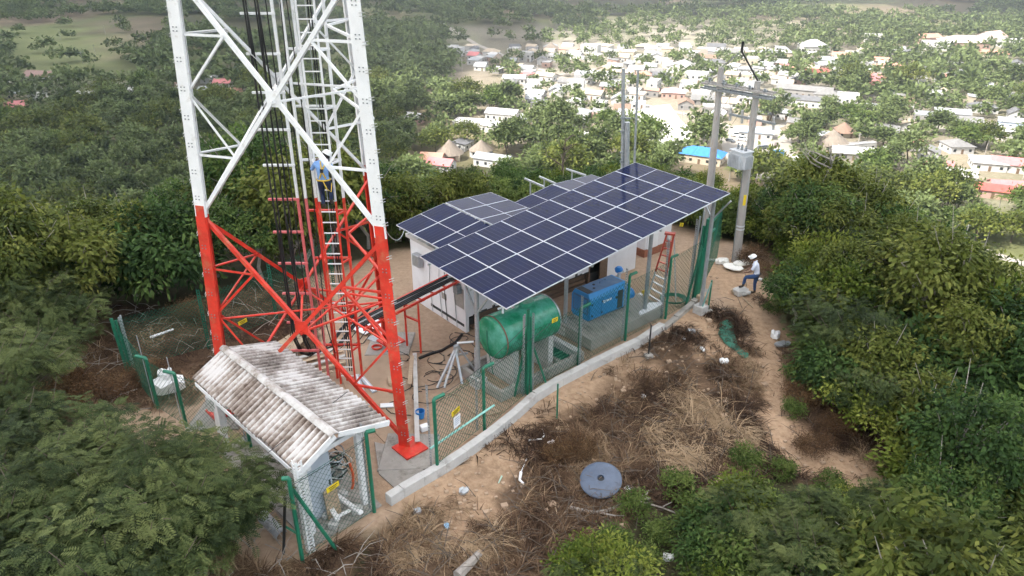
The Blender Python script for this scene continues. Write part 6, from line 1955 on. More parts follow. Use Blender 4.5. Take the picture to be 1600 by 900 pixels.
F_ACL = [(-40, 930), (-40, 640), (60, 640), (130, 690), (210, 715), (270, 740), (330, 790), (290, 830), (170, 850), (80, 900), (60, 930)]
F_FMID = [(-30, 390), (50, 410), (105, 470), (130, 500), (110, 540), (60, 560), (-30, 590)]
F_BACK = [(-30, 250), (60, 205), (130, 190), (300, 190), (440, 200), (600, 260), (690, 290), (640, 330), (630, 420), (540, 420), (440, 425), (330, 445), (220, 470), (140, 440), (-30, 380)]
F_HUT = [(610, 285), (680, 284), (760, 278), (880, 265), (985, 262), (960, 290), (880, 290), (800, 310), (690, 320), (630, 350)]
F_POLE = [(1005, 268), (1050, 262), (1110, 290), (1130, 300), (1140, 370), (1130, 400), (1110, 395), (1105, 330), (1040, 285)]
F_POLE2 = [(1170, 335), (1210, 270), (1290, 255), (1330, 310), (1250, 340), (1210, 400), (1180, 410), (1165, 380)]
F_HILLR = [(1200, 290), (1290, 262), (1390, 295), (1470, 345), (1540, 420), (1660, 450), (1660, 480), (1500, 420), (1400, 340), (1290, 300)]
G1, G2, G3, G4 = 'shrubs on the slope beside the path', 'broad leaved trees on the hillside', 'feathery trees on the hillside', 'shrubs at the near edge of the slope'
n1 = scatter(F_RIGHT, 'bush', 'leafy_shrub', 'shrub', G1, 'dense green shrub', 1.3, 1.2, (1.0, 1.9), 0.72, 11, 120, clear_of_site)
n1b = scatter(F_RIGHT, 'broad', 'hillside_tree', 'tree', G2, 'broad leaved tree', 1.9, 3.0, (0.6, 1.0), 1.5, 12, 26, clear_of_site)
n1c = scatter(F_RIGHT, 'feather', 'feathery_tree', 'tree', G3, 'feathery grey green tree', 1.9, 2.3, (0.5, 0.9), 1.9, 13, 16, clear_of_site)
n2 = scatter(F_BOT, 'bush', 'leafy_shrub', 'shrub', G4, 'small leaved green shrub', 1.3, 1.0, (0.6, 1.1), 0.62, 14, 60, clear_of_site)
n2b = scatter(F_BOT, 'feather', 'feathery_tree', 'tree', G3, 'low feathery green tree', 1.9, 1.9, (0.45, 0.65), 1.5, 15, 10, clear_of_site)
n3 = scatter(F_ACL, 'feather', 'feathery_tree', 'tree', G3, 'feathery dark green tree', 1.9, 2.3, (0.75, 1.1), 0.52, 16, 60, None)
n4 = scatter(F_FMID, 'feather', 'feathery_tree', 'tree', G3, 'feathery dark tree', 1.9, 2.3, (0.8, 1.2), 0.6, 17, 40, clear_of_site)
n5 = scatter(F_BACK, 'broad', 'hillside_tree', 'tree', G2, 'broad leaved tree', 1.9, 4.0, (0.75, 1.25), 0.66, 18, 95, clear_of_site)
n5b = scatter(F_BACK, 'bush', 'leafy_shrub', 'shrub', G1, 'dense green shrub', 1.3, 1.3, (1.1, 1.8), 1.2, 19, 30, clear_of_site)
n6 = scatter(F_HUT, 'broad', 'hillside_tree', 'tree', G2, 'broad leaved tree', 1.9, 4.3, (0.6, 1.0), 0.6, 20, 30, clear_of_site)
n7 = scatter(F_POLE, 'broad', 'hillside_tree', 'tree', G2, 'broad leaved tree', 1.9, 4.3, (0.6, 0.9), 0.65, 21, 20, clear_of_site)
n8 = scatter(F_POLE2, 'broad', 'hillside_tree', 'tree', G2, 'broad leaved tree', 1.9, 4.3, (0.6, 1.0), 0.6, 22, 25, clear_of_site)
n9 = scatter(F_HILLR, 'broad', 'hillside_tree', 'tree', G2, 'broad leaved tree', 1.9, 4.3, (0.7, 1.15), 0.6, 23, 30, clear_of_site)
n10 = scatter([(640, 262), (760, 268), (880, 256), (1000, 252), (1110, 270), (1135, 330), (1120, 400), (1060, 300), (960, 262), (870, 296), (800, 306), (700, 318), (630, 350)], 'bush', 'leafy_shrub', 'shrub', G1, 'dense green shrub', 1.3, 2.0, (0.7, 1.3), 0.6, 24, 60, clear_of_site)
n11 = scatter([(1120, 330), (1180, 300), (1230, 340), (1215, 400), (1190, 400), (1150, 395), (1120, 400)], 'bush', 'leafy_shrub', 'shrub', G1, 'dense green shrub', 1.3, 1.4, (0.8, 1.3), 0.6, 25, 25, clear_of_site)
print(n10, n11, 'planted', n1, n1b, n1c, n2, n2b, n3, n4, n5, n5b, n6, n7, n8, n9)
# odd reddish dry bushes and young weeds
for k, (x, y, s) in enumerate([(150, 400, 1.3), (110, 385, 1.2), (225, 575, .7), (300, 480, .8), (150, 610, 1.0), (110, 600, .9), (910, 690, 0.55), (870, 700, .5), (590, 640, .01)][:8] + [(1255, 610, .7), (1310, 660, .6), (1275, 690, .6), (1180, 395, .8), (1205, 420, .6)]):
    b_ = base_of(x, y, 0.7 * s)
    plant('dry', 'dry_bush', b_ - UP * .05, s, k, k, 'bush', 'rust brown dry bushes', 'rust brown dry bush')
for k, (x, y, s) in enumerate([(1060, 760, .9), (990, 790, .8), (1165, 720, .9), (960, 850, .9), (1030, 835, .8), (1300, 760, .8), (1225, 735, .7), (905, 870, .8), (1010, 872, .7), (1240, 640, .7), (1245, 585, .8), (1215, 480, .8)]):
    b_ = base_of(x, y, 0.3 * s)
    plant('weed', 'young_weed', b_ - UP * .03, s, k, k, 'weed', 'young green weeds at the edge of the dry brush', 'young lime green weed')
for (x, y, s) in [(140, 395, 1.0)]:
    pass
# bare grey trees
def bare_tree(label, base, h, seed, lean=(0, 0), M=M_BARK):
    rs = random.Random(seed)
    base = Vector(base)
    t = thing('bare_tree', label, 'tree', base, 'leafless grey trees')
    top = base + Vector((lean[0], lean[1], h))
    mid = base.lerp(top, .5) + Vector((rs.uniform(-.15, .15), 0, 0))
    MB().tube([base - UP * .5, base, mid, top], [.12, .10, .07, .025], 8).build('trunk', M, t, smooth=True)
    for k in range(9):
        f = rs.uniform(.3, .95)
        s0 = base.lerp(mid, f * 2) if f < .5 else mid.lerp(top, f * 2 - 1)
        a = rs.uniform(0, 6.28); ln = h * rs.uniform(.25, .5) * (1.2 - f * .6)
        p1 = s0 + Vector((math.cos(a) * ln * .55, math.sin(a) * ln * .4, ln * .25))
        p2 = s0 + Vector((math.cos(a) * ln, math.sin(a) * ln * .7, ln * rs.uniform(.2, .8)))
        m = MB().tube([s0, p1, p2], [.05, .032, .010], 6)
        for q_ in range(3):
            e0 = s0.lerp(p1, rs.uniform(.5, 1)) if q_ == 0 else p1.lerp(p2, rs.uniform(.1, .8))
            m.tube([e0, e0 + Vector((rs.uniform(-.5, .5), rs.uniform(-.3, .3), rs.uniform(.1, .6))) * ln * .5], [.018, .006], 5)
        m.build('limb', M, t, smooth=True)
    return t
b_ = pg(1262, 392); bare_tree('tall leafless grey tree among the shrubs right of the transformer pole', (b_.x, b_.y, g1(b_.x, b_.y)), 4.6, 3, (0.5, 0.2))
b_ = base_of(370, 330, 0.5); bare_tree('leafless grey tree behind the tower legs', b_, 5.0, 5, (-.4, 0), M_BARK_D)
b_ = base_of(90, 180, 3); bare_tree('pale leafless tree on the far left hillside', b_, 9, 6, (.5, 0))
b_ = base_of(880, 262, 1.5); bare_tree('leafless twiggy tree behind the bare steel rails', b_, 3.4, 8, (.1, 0), M_BARK_D)

for k, (x, y, h_, lab) in enumerate([(60, 440, 3.2, 'bare twiggy tree poking through the dark feathery trees at far left'), (250, 262, 4.6, 'leafless tree just left of the white tower leg'), (432, 318, 4.2, 'leafless tree seen between the tower cables'),
        (172, 372, 3.4, 'thin bare tree beside the rust brown bushes at left'), (335, 245, 4.5, 'leafless tree behind the left white tower leg'), (1545, 520, 2.8, 'small bare tree among the shrubs at far right'), (1330, 470, 2.6, 'bare twiggy sapling in the shrubs right of the man')]):
    b_ = base_of(x, y, 1.0); bare_tree(lab, b_, h_, 30 + k, (.3, 0), M_BARK if k % 2 else M_BARK_D)

# ------------------------------------------------------------------ dry grass and cut brush on the banks (uncountable)
def blades(name, poly, n_, seed, ln, lay, dens_scale, tone_mu, w_=0.018, dens_cut=0.45, pathcut=0.55):
    rs = np.random.RandomState(seed)
    P_ = np.array([(p.x, p.y) for p in poly])
    lo, hi = P_.min(0), P_.max(0)
    q_ = rs.uniform(lo, hi, (n_ * 6, 2))
    ok = in_poly(q_[:, 0], q_[:, 1], poly)
    dn = fbm(q_[:, 0] / dens_scale, q_[:, 1] / dens_scale, seed)
    ok &= dn + rs.normal(0, 0.06, len(q_)) > dens_cut
    dpth = np.minimum(dist_line(q_[:, 0], q_[:, 1], PATH), np.minimum(np.minimum(dist_line(q_[:, 0], q_[:, 1], BANK), dist_line(q_[:, 0], q_[:, 1], TRACK2)), np.minimum(dist_line(q_[:, 0], q_[:, 1], BANK3), dist_line(q_[:, 0], q_[:, 1], BANK2))))
    ok &= dpth > pathcut * rs.choice([.5, .8, 1.0, 1.1], len(q_)) + rs.uniform(-.2, .5, len(q_)) + (fbm(q_[:, 0] / .9, q_[:, 1] / .9, seed + 8) - .5) * 1.2
    ok &= (plate_dist(q_[:, 0], q_[:, 1]) > 0.12) | (in_poly(q_[:, 0], q_[:, 1], MUD))
    q_ = q_[ok][:n_]
    n_ = len(q_)
    tuft = fbm(q_[:, 0] / 0.55, q_[:, 1] / 0.55, seed + 3)
    ang = 6.28 * fbm(q_[:, 0] / 0.8, q_[:, 1] / 0.8, seed + 5, 2) * 2 + rs.normal(0, .8, n_)
    L_ = ln * rs.uniform(0.35, 1.2, n_) * (0.5 + tuft)
    z = gz(q_[:, 0], q_[:, 1]) - 0.01
    b0 = np.stack([q_[:, 0], q_[:, 1], z + rs.uniform(0, .12, n_) * ln], 1)
    hd = np.stack([np.cos(ang), np.sin(ang), np.zeros(n_)], 1)
    sd = np.stack([-np.sin(ang), np.cos(ang), np.zeros(n_)], 1)
    ly = np.clip(rs.normal(lay, .22, n_), 0.05, 0.98)[:, None]
    d1 = unit(hd * ly + np.array([0, 0, 1.0]) * (1 - ly)); d2 = unit(hd * (ly + .35) + np.array([0, 0, 1.0]) * (0.62 - ly))
    m1 = b0 + d1 * (L_ * .55)[:, None]; e1 = m1 + d2 * (L_ * .45)[:, None]
    w2 = w_ * rs.uniform(.5, 1.2, n_)[:, None]
    V_ = np.stack([b0 - sd * w2 / 2, b0 + sd * w2 / 2, m1 + sd * w2 * .4, m1 - sd * w2 * .4, e1 + sd * w2 * .12, e1 - sd * w2 * .12], 1).reshape(-1, 3)
    k = np.arange(n_)[:, None] * 6
    Fq_ = np.concatenate([k + np.array([0, 1, 2, 3]), k + np.array([3, 2, 4, 5])], 0)
    tn = np.clip(tone_mu + (tuft - .5) * 1.2 + (fbm(q_[:, 0] / 2.2, q_[:, 1] / 2.2, seed + 9) - .5) * 1.5 + rs.normal(0, .16, n_), 0, 1)
    me = np_mesh(name, V_, Fq_, L_STRAW, tone=np.repeat(tn, 6))
    return put(link(name, me), kind='stuff')
blades('dry_grass', CLEAR, 40000, 301, 0.46, 0.78, 1.6, 0.30, 0.026)
blades('dry_grass', MUD, 14000, 302, 0.42, 0.85, 1.3, 0.24, 0.026, dens_cut=0.38)
blades('dry_grass', BRUSH_L, 14000, 303, 0.55, 0.75, 1.3, 0.28, 0.026, dens_cut=0.36)
STRAW_P = [pg(*p) for p in [(985, 640), (1060, 600), (1130, 640), (1170, 690), (1150, 735), (1080, 745), (1010, 700)]]
blades('straw', STRAW_P, 4600, 304, 0.85, 0.93, 1.0, 0.62, 0.024, 0.44)
STRAW_2 = [pg(*p) for p in [(640, 800), (730, 790), (790, 830), (770, 905), (600, 905)]]
blades('straw', STRAW_2, 1500, 305, 0.6, 0.9, 1.0, 0.52, 0.02, 0.46)
EDGE = [pg(*p) for p in [(1225, 545), (1300, 600), (1395, 690), (1380, 745), (1290, 700), (1240, 640)]]
blades('dry_grass', EDGE, 7000, 306, 0.5, 0.62, 1.2, 0.28, dens_cut=0.32, pathcut=.7)
# dead twigs woven through the brush
rs = random.Random(77)
tw = MB()
for k in range(900):
    for _ in range(12):
        x, y = rs.uniform(560, 1390), rs.uniform(470, 900)
        if bool(in_poly(np.array([x]), np.array([y]), CLEAR_PX)[0]): break
    p = pg(x, y)
    xy_ = (np.array([p.x]), np.array([p.y]))
    if min(float(dist_line(*xy_, PATH)[0]), float(dist_line(*xy_, BANK3)[0]), float(dist_line(*xy_, BANK)[0]), float(dist_line(*xy_, TRACK2)[0])) < rs.choice([.3, .6, .9, 1.0]): continue
    a = rs.uniform(0, 6.28); ln = rs.uniform(.25, 1.1)
    q_ = p + Vector((math.cos(a) * ln, math.sin(a) * ln, 0)); q_.z = g1(q_.x, q_.y) + rs.uniform(.05, .4)
    tw.tube([p + UP * .02, p.lerp(q_, .5) + UP * rs.uniform(.02, .15), q_], [.016, .012, .005], 4, caps=False)
t = tw.build('twig_litter', M_BARK_D); t['kind'] = 'stuff'
tw = MB()
for k in range(260):
    P2 = rs.choice([MUD, BRUSH_L])
    xs = [p.x for p in P2]; ys = [p.y for p in P2]
    for _ in range(20):
        x, y = rs.uniform(min(xs), max(xs)), rs.uniform(min(ys), max(ys))
        if bool(in_poly(np.array([x]), np.array([y]), P2)[0]): break
    p = Vector((x, y, g1(x, y)))
    a = rs.uniform(0, 6.28); ln = rs.uniform(.3, 1.2)
    q_ = p + Vector((math.cos(a) * ln, math.sin(a) * ln, 0)); q_.z = g1(q_.x, q_.y) + rs.uniform(.05, .5)
    tw.tube([p + UP * .02, p.lerp(q_, .5) + UP * rs.uniform(.02, .2), q_], [.014, .01, .004], 4, caps=False)
t = tw.build('twig_litter', M_BARK); t['kind'] = 'stuff'
# pebbles and clods over the bare earth
rs = random.Random(78)
pb = MB()
for k in range(1500):
    x, y = rs.uniform(600, 1390), rs.uniform(420, 880)
    if not bool(in_poly(np.array([x]), np.array([y]), CLEAR_PX)[0]): continue
    p = pg(x, y); s = rs.uniform(.015, .05) * (2 if rs.random() < .08 else 1)
    pb.frame(p + UP * s * .4, Vector((s, s * .3, 0)), Vector((-s * .25, s * .8, 0)), Vector((0, s * .1, s * .6)))
t = pb.build('pebbles', M_TAN); t['kind'] = 'stuff'
# ------------------------------------------------------------------ the village on the valley floor
M_HWALL = mat('house_wall', (1, 1, 1), 0.9, 0.06, 0.8, objcol=True, dirt=(0.42, 0.38, 0.33), dirt_amt=0.05, dscale=.5)
M_HROOF = mat('house_roof', (1, 1, 1), 0.85, 0.16, 0.7, objcol=True, stretch=(1, 1, 1))
M_WIN = mat('window_dark', (0.03, 0.035, 0.04), 0.25, 0.1, 2.0)
M_DOOR = mat('house_door', (0.16, 0.10, 0.06), 0.7, 0.2, 2.0)
M_ROAD = mat('village_road', (0.30, 0.27, 0.235), 0.95, 0.2, 0.15, bump=0.2)
M_PLAZA = mat('pale_paving', (0.52, 0.50, 0.46), 0.9, 0.1, 0.2)
def vz(x, y): return g1(x, y)
PLACED = []     # x, y, radius of what already stands in the valley
def gable(w, d, h, rh, ov=0.5):
    m = MB()
    t_ = 0.14
    for s in (-1, 1):
        vs = [(-w / 2 - ov, 0, h + rh), (w / 2 + ov, 0, h + rh), (w / 2 + ov, s * (d / 2 + ov), h - rh * ov / (d / 2)), (-w / 2 - ov, s * (d / 2 + ov), h - rh * ov / (d / 2))]
        vs += [(x, y, z + t_) for x, y, z in vs]
        m.add(vs, [(0, 1, 2, 3), (7, 6, 5, 4), (0, 4, 5, 1), (1, 5, 6, 2), (2, 6, 7, 3), (3, 7, 4, 0)])
    return m
def hip(w, d, h, rh, ov=0.6):
    m = MB()
    k = max(w - d, 0) / 2
    vs = [(-w / 2 - ov, -d / 2 - ov, h), (w / 2 + ov, -d / 2 - ov, h), (w / 2 + ov, d / 2 + ov, h), (-w / 2 - ov, d / 2 + ov, h), (-k, 0, h + rh), (k, 0, h + rh)]
    return m.add(vs, [(0, 1, 5, 4), (2, 3, 4, 5), (1, 2, 5), (3, 0, 4), (0, 3, 2, 1)])
def cone(r, h, rh):
    m = MB()
    return m.lathe((0, 0, h), (0, 0, 1), [(-0.1, r), (0, r), (rh * .5, r * .46), (rh, 0.05)], 14)
def shed_roof(w, d, h, rh, ov=0.4):
    m = MB()
    vs = [(-w / 2 - ov, -d / 2 - ov, h), (w / 2 + ov, -d / 2 - ov, h), (w / 2 + ov, d / 2 + ov, h + rh), (-w / 2 - ov, d / 2 + ov, h + rh)]
    vs += [(x, y, z + .13) for x, y, z in vs]
    return m.add(vs, [(3, 2, 1, 0), (4, 5, 6, 7), (0, 1, 5, 4), (1, 2, 6, 5), (2, 3, 7, 6), (3, 0, 4, 7)])
def flat(w, d, h, par=0.5):
    m = MB()
    m.box((0, 0, h + .06), (w, d, .12))
    for s in (-1, 1):
        m.box((0, s * (d / 2 - .1), h + par / 2 + .12), (w, .2, par)); m.box((s * (w / 2 - .1), 0, h + par / 2 + .12), (.2, d - .4, par))
    return m
def body(w, d, h, kind, rh):
    m = MB().box((0, 0, h / 2 - .3), (w, d, h + .6))
    if kind == 'gable':
        for s in (-1, 1):
            x0, x1 = s * (w / 2 - .12), s * w / 2
            m.add([(x0, -d / 2, h), (x0, d / 2, h), (x0, 0, h + rh), (x1, -d / 2, h), (x1, d / 2, h), (x1, 0, h + rh)], [(0, 1, 2), (5, 4, 3), (0, 3, 4, 1), (1, 4, 5, 2), (2, 5, 3, 0)])
    if kind == 'shed':
        m.add([(-w / 2, d / 2, h), (w / 2, d / 2, h), (w / 2, d / 2, h + rh), (-w / 2, d / 2, h + rh), (-w / 2, -d / 2, h), (w / 2, -d / 2, h)], [(0, 1, 2, 3), (4, 0, 3), (5, 2, 1), (4, 3, 2, 5)])
    return m
HKIT = {}
def house_kit(kind, w, d, h, rh, storeys=1):
    key = (kind, round(w, 1), round(d, 1), round(h, 1), round(rh, 1), storeys)
    if key in HKIT: return HKIT[key]
    rf = {'gable': lambda: gable(w, d, h, rh), 'hip': lambda: hip(w, d, h, rh), 'thatch': lambda: cone(max(w, d) * .68, h, rh), 'shed': lambda: shed_roof(w, d, h, rh), 'flat': lambda: flat(w, d, h)}[kind]()
    wm = body(w, d, h, kind, rh).mesh('wall', M_HWALL)
    rm = rf.mesh('roof', M_HROOF)
    win = MB().box((0, 0, 0), (1.15, .06, 1.15)).mesh('window', M_WIN)
    door = MB().box((0, 0, 0), (1.0, .07, 2.1)).mesh('door', M_DOOR)
    spots = []
    for s in range(storeys):
        z = 1.55 + s * 2.2
        n_ = max(2, int(w / 3.2))
        for i in range(n_):
            x = (i + .5) / n_ * w - w / 2
            for sd, rz in ((-1, 0), (1, 0)):
                if not (s == 0 and i == n_ // 2 and sd < 0): spots.append((win, x, sd * (d / 2 + .012), z, 0))
        n2_ = max(1, int(d / 3.6))
        for i in range(n2_):
            y = (i + .5) / n2_ * d - d / 2
            for sd in (-1, 1): spots.append((win, sd * (w / 2 + .012), y, z, math.pi / 2))
    spots.append((door, ((max(2, int(w / 3.2)) // 2) + .5) / max(2, int(w / 3.2)) * w - w / 2, -d / 2 - .015, 1.05, 0))
    HKIT[key] = (wm, rm, spots)
    return HKIT[key]
WHITE_W, CREAM, PINKW, GREYW = (.50, .49, .47), (.45, .39, .30), (.44, .29, .24), (.27, .255, .24)
ZINC, GREYR, WHITER, REDR, PINKR, SALM, BLUER, THATCH, RUSTR, DARKR = (.29, .30, .31), (.18, .175, .17), (.44, .43, .42), (.36, .085, .07), (.48, .17, .17), (.46, .23, .17), (.035, .18, .52), (.20, .165, .13), (.22, .14, .10), (.12, .12, .125)
RNAME = {ZINC: 'zinc', GREYR: 'grey', WHITER: 'white', REDR: 'red', PINKR: 'pink', SALM: 'salmon', BLUER: 'blue', THATCH: 'thatched', RUSTR: 'rusty brown', DARKR: 'dark grey'}
WNAME = {WHITE_W: 'white', CREAM: 'cream', PINKW: 'pinkish', GREYW: 'grey'}
HOUSES = []
def house(x, y, kind, w, d, h, rh, yaw, wall, roof, label=None, storeys=1, detail=True, group='houses of the village', name='village_house'):
    z = vz(x, y)
    wm, rm, spots = house_kit(kind, w, d, h, rh, storeys)
    t = thing(name, label, 'house', (x, y, z), group, yaw)
    a = link('wall', wm, t); a.color = (*wall, 1)
    b_ = link('roof', rm, t); b_.color = (*roof, 1)
    if detail:
        for me, sx, sy, sz, rz in spots:
            link(me.name.split('.')[0], me, t, (sx, sy, sz), (0, 0, rz))
    PLACED.append((x, y, max(w, d) * .62))
    q_ = proj((x, y, z + h / 2))
    kn = {'gable': 'gabled', 'hip': 'hipped', 'thatch': 'conical', 'shed': 'lean-to', 'flat': 'flat roofed'}[kind]
    size = 'small' if w * d < 75 else 'large' if w * d > 170 else 'medium'
    if label is None:
        if kind == 'thatch': lk = 'thatched round hut'
        elif kind == 'flat': lk = '%s flat roofed %s house' % (size, WNAME[wall])
        else: lk = '%s %s house with %s roof' % (size, WNAME[wall], RNAME[roof])
        HOUSES.append((t, lk, q_[0], q_[1]))
    return t
def vh(pxx, pyy, kind, w, d, h, rh, yaw, wall, roof, label, storeys=1, name='village_house'):
    p = pg(pxx, pyy)
    v_ = Vector((p.x, p.y, 0)).normalized()
    for f_ in ((10, 19, 30, 42, 56, 72) if roof == BLUER else (10, 19)): PLACED.append((p.x - v_.x * f_, p.y - v_.y * f_, max(w, d) * .42))
    return house(p.x, p.y, kind, w, d, h, rh, R(yaw), wall, roof, label, storeys, True, 'houses of the village', name)
# landmarks one can pick out
vh(1096, 252, 'hip', 17.5, 9.5, 3.6, 2.6, -28, CREAM, BLUER, 'cream hall with bright blue roof just behind the utility poles', name='village_hall')
vh(1180, 214, 'hip', 15, 9, 3.2, 1.3, -18, WHITE_W, (.42, .55, .74), 'pale blue roofed forecourt building behind the transformer pole', name='filling_station')
vh(1322, 166, 'flat', 11, 9, 6.4, 0, -22, WHITE_W, WHITER, 'white two storey flat roofed house among grey roofs', 2)
vh(1261, 166, 'gable', 24, 8, 4.0, 1.6, -28, WHITE_W, DARKR, 'long white hall with a dark grey gabled roof', name='village_hall')
vh(1256, 150, 'gable', 30, 10, 4.2, 1.8, -28, GREYW, GREYR, 'long dull grey roofed shed behind the white hall', name='village_hall')
vh(1290, 154, 'hip', 13, 11, 3.2, 3.0, -20, WHITE_W, GREYR, 'grey pyramid roofed house between the white hall and the two storey house')
vh(1274, 120, 'gable', 14, 9, 3.4, 1.8, -12, WHITE_W, REDR, 'white house with bright red gabled roof standing among trees')
vh(1358, 138, 'gable', 11, 9, 3.2, 2.2, 40, PINKW, PINKR, 'pinkish house with pink roof above the two storey house')
vh(1372, 128, 'gable', 11, 8, 3.2, 2.0, -20, WHITE_W, PINKR, 'white house with pink roof beside another pink roof')
vh(1389, 112, 'hip', 20, 13, 3.4, 2.6, -10, WHITE_W, SALM, 'wide white house with salmon hipped roof')
vh(1269, 80, 'hip', 20, 16, 4.6, 4.4, 0, WHITE_W, WHITER, 'white house with tall pale pyramid roof')
vh(1503, 74, 'hip', 34, 20, 5.0, 4.5, -8, PINKW, (.62, .50, .44), 'largest pale pink roofed house at the far right of the village')
vh(1546, 66, 'gable', 22, 16, 5.0, 4.0, 30, WHITE_W, (.52, .36, .33), 'pale house with dusky pink roof next to the largest pink one')
vh(1462, 77, 'flat', 22, 12, 5.6, 0, -20, WHITE_W, WHITER, 'white two storey house with balconies near the largest pink one', 2)
vh(1446, 66, 'gable', 20, 12, 4.5, 2.5, 10, PINKW, SALM, 'salmon roofed house above the white balconied one')
vh(1586, 74, 'flat', 24, 14, 6.0, 0, -10, WHITE_W, WHITER, 'white two storey house at the far right edge', 2)
vh(1548, 90, 'gable', 20, 10, 3.6, 2.0, -15, CREAM, SALM, 'cream house with salmon roof below the largest pink one')
vh(1366, 66, 'flat', 16, 10, 6, 0, -15, WHITE_W, WHITER, 'white two storey house with open upper floor above the salmon roof', 2)
vh(1447, 188, 'flat', 12, 10, 3.2, 0, -25, GREYW, ZINC, 'grey zinc flat house left of a white row')
vh(1486, 186, 'shed', 16, 9, 3.6, .8, -25, WHITE_W, ZINC, 'white row house with zinc lean-to roof')
vh(1506, 197, 'gable', 14, 9, 3.2, 1.6, -20, CREAM, GREYR, 'cream veranda house below the zinc lean-to')
vh(1582, 200, 'shed', 13, 8, 3.4, .7, -25, (.50, .58, .70), ZINC, 'pale blue walled house near the right edge')
vh(1560, 212, 'gable', 13, 8, 3.2, 1.4, -20, WHITE_W, WHITER, 'white gabled house below the pale blue one')
vh(1578, 266, 'gable', 15, 9, 3.4, 1.9, -24, WHITE_W, PINKR, 'white house with long pink red roof at the right edge')
vh(1541, 262, 'hip', 12, 11, 3.2, 1.9, -20, WHITE_W, WHITER, 'white house with pale hipped roof beside the pink red roof')
vh(1490, 284, 'shed', 14, 8, 3.6, .7, -30, WHITE_W, WHITER, 'white house with white lean-to roof below the hipped one')
vh(1461, 268, 'gable', 11, 8, 3.2, 1.5, -25, WHITE_W, PINKR, 'small white house with a faded pink roof')
vh(1548, 306, 'gable', 12, 7, 3.0, 1.5, -25, PINKW, REDR, 'house with split bright red roof among the right hand trees')
vh(1572, 300, 'gable', 12, 7, 3.0, 1.5, -12, PINKW, PINKR, 'long pink roofed house beside the split red roof')
vh(1298, 232, 'thatch', 12, 12, 2.6, 6.0, 0, CREAM, THATCH, 'big thatched conical roof beside a long white wall', name='thatched_house')
vh(1316, 212, 'thatch', 9, 9, 2.4, 4.0, 0, CREAM, RUSTR, 'smaller brownish thatched roof above the big one', name='thatched_house')
vh(1336, 236, 'flat', 19, 3, 3.0, 0, 16, WHITE_W, WHITER, 'long white boundary building right of the big thatched roof')
vh(1330, 246, 'gable', 16, 10, 3.0, 1.6, -15, GREYW, WHITER, 'low pale roofed house below the long white wall')
vh(1449, 247, 'gable', 9, 8, 3.2, 1.5, 60, WHITE_W, GREYR, 'grey roofed house with a red gate')
vh(1493, 236, 'hip', 10, 10, 3.2, 2.4, 0, WHITE_W, GREYR, 'grey pyramid roofed house beside a large dark tree')
vh(703, 248, 'thatch', 9, 9, 2.6, 5.8, 0, CREAM, THATCH, 'steep thatched hut roof behind the solar panels', name='thatched_house')
vh(676, 256, 'gable', 9, 8, 3.0, 1.8, -10, PINKW, SALM, 'house with salmon tile roof next to the thatched hut')
vh(690, 265, 'gable', 10, 7, 3.0, 1.8, -20, WHITE_W, PINKR, 'white house with pink and grey roof below the thatched hut')
vh(611, 266, 'thatch', 5, 5, 2.4, 3.4, 0, CREAM, THATCH, 'small thatched peak beside the white tower leg', name='thatched_house')
vh(627, 270, 'gable', 6, 5, 3.0, 1.0, 0, WHITE_W, WHITER, 'tiny white house beside the white tower leg')
vh(772, 258, 'gable', 15, 8, 3.4, 1.4, -25, WHITE_W, ZINC, 'long white house with zinc roof just above the grey solar panels')
vh(786, 186, 'gable', 16, 9, 3.6, 1.8, -20, WHITE_W, WHITER, 'white roofed house in the trees left of the white plaza')
vh(733, 200, 'flat', 14, 9, 3.4, 0, -15, WHITE_W, WHITER, 'bright white flat house at the left of the village trees')
vh(779, 206, 'gable', 15, 9, 3.4, 1.6, -35, WHITE_W, WHITER, 'white gabled house below another in the trees')
vh(1052, 152, 'hip', 13, 9, 3.4, 2.0, -15, PINKW, (.64, .42, .40), 'pale rose roofed house beside a white wall')
vh(1062, 112, 'gable', 18, 14, 4.2, 2.4, 62, WHITE_W, WHITER, 'white gabled church like hall facing the hill', name='village_hall')
vh(66, 126, 'gable', 18, 10, 3.6, 2.6, -10, WHITE_W, (.30, .19, .16), 'white house with brown roof by the sandy yard at far left')
vh(126, 157, 'gable', 20, 9, 3.6, 1.6, 8, WHITE_W, WHITER, 'long white house at far left among trees')
vh(28, 173, 'gable', 11, 8, 3.2, 2.0, 20, PINKW, PINKR, 'small house with faded pink roof at far left')
vh(350, 136, 'gable', 10, 8, 3.2, 1.8, 0, WHITE_W, PINKR, 'pink roofed house seen through the white tower')
vh(365, 150, 'gable', 9, 7, 3.0, 1.6, 30, PINKW, SALM, 'salmon roofed house seen through the white tower')
vh(325, 146, 'shed', 10, 7, 3.0, .6, 10, GREYW, ZINC, 'grey zinc house beside the tower leg')
vh(197, 148, 'shed', 10, 6, 3.0, .6, 0, WHITE_W, WHITER, 'small bright white roof left of the tower')
vh(175, 140, 'flat', 8, 6, 3.0, 0, 0, WHITE_W, WHITER, 'tiny white flat house left of the tower')
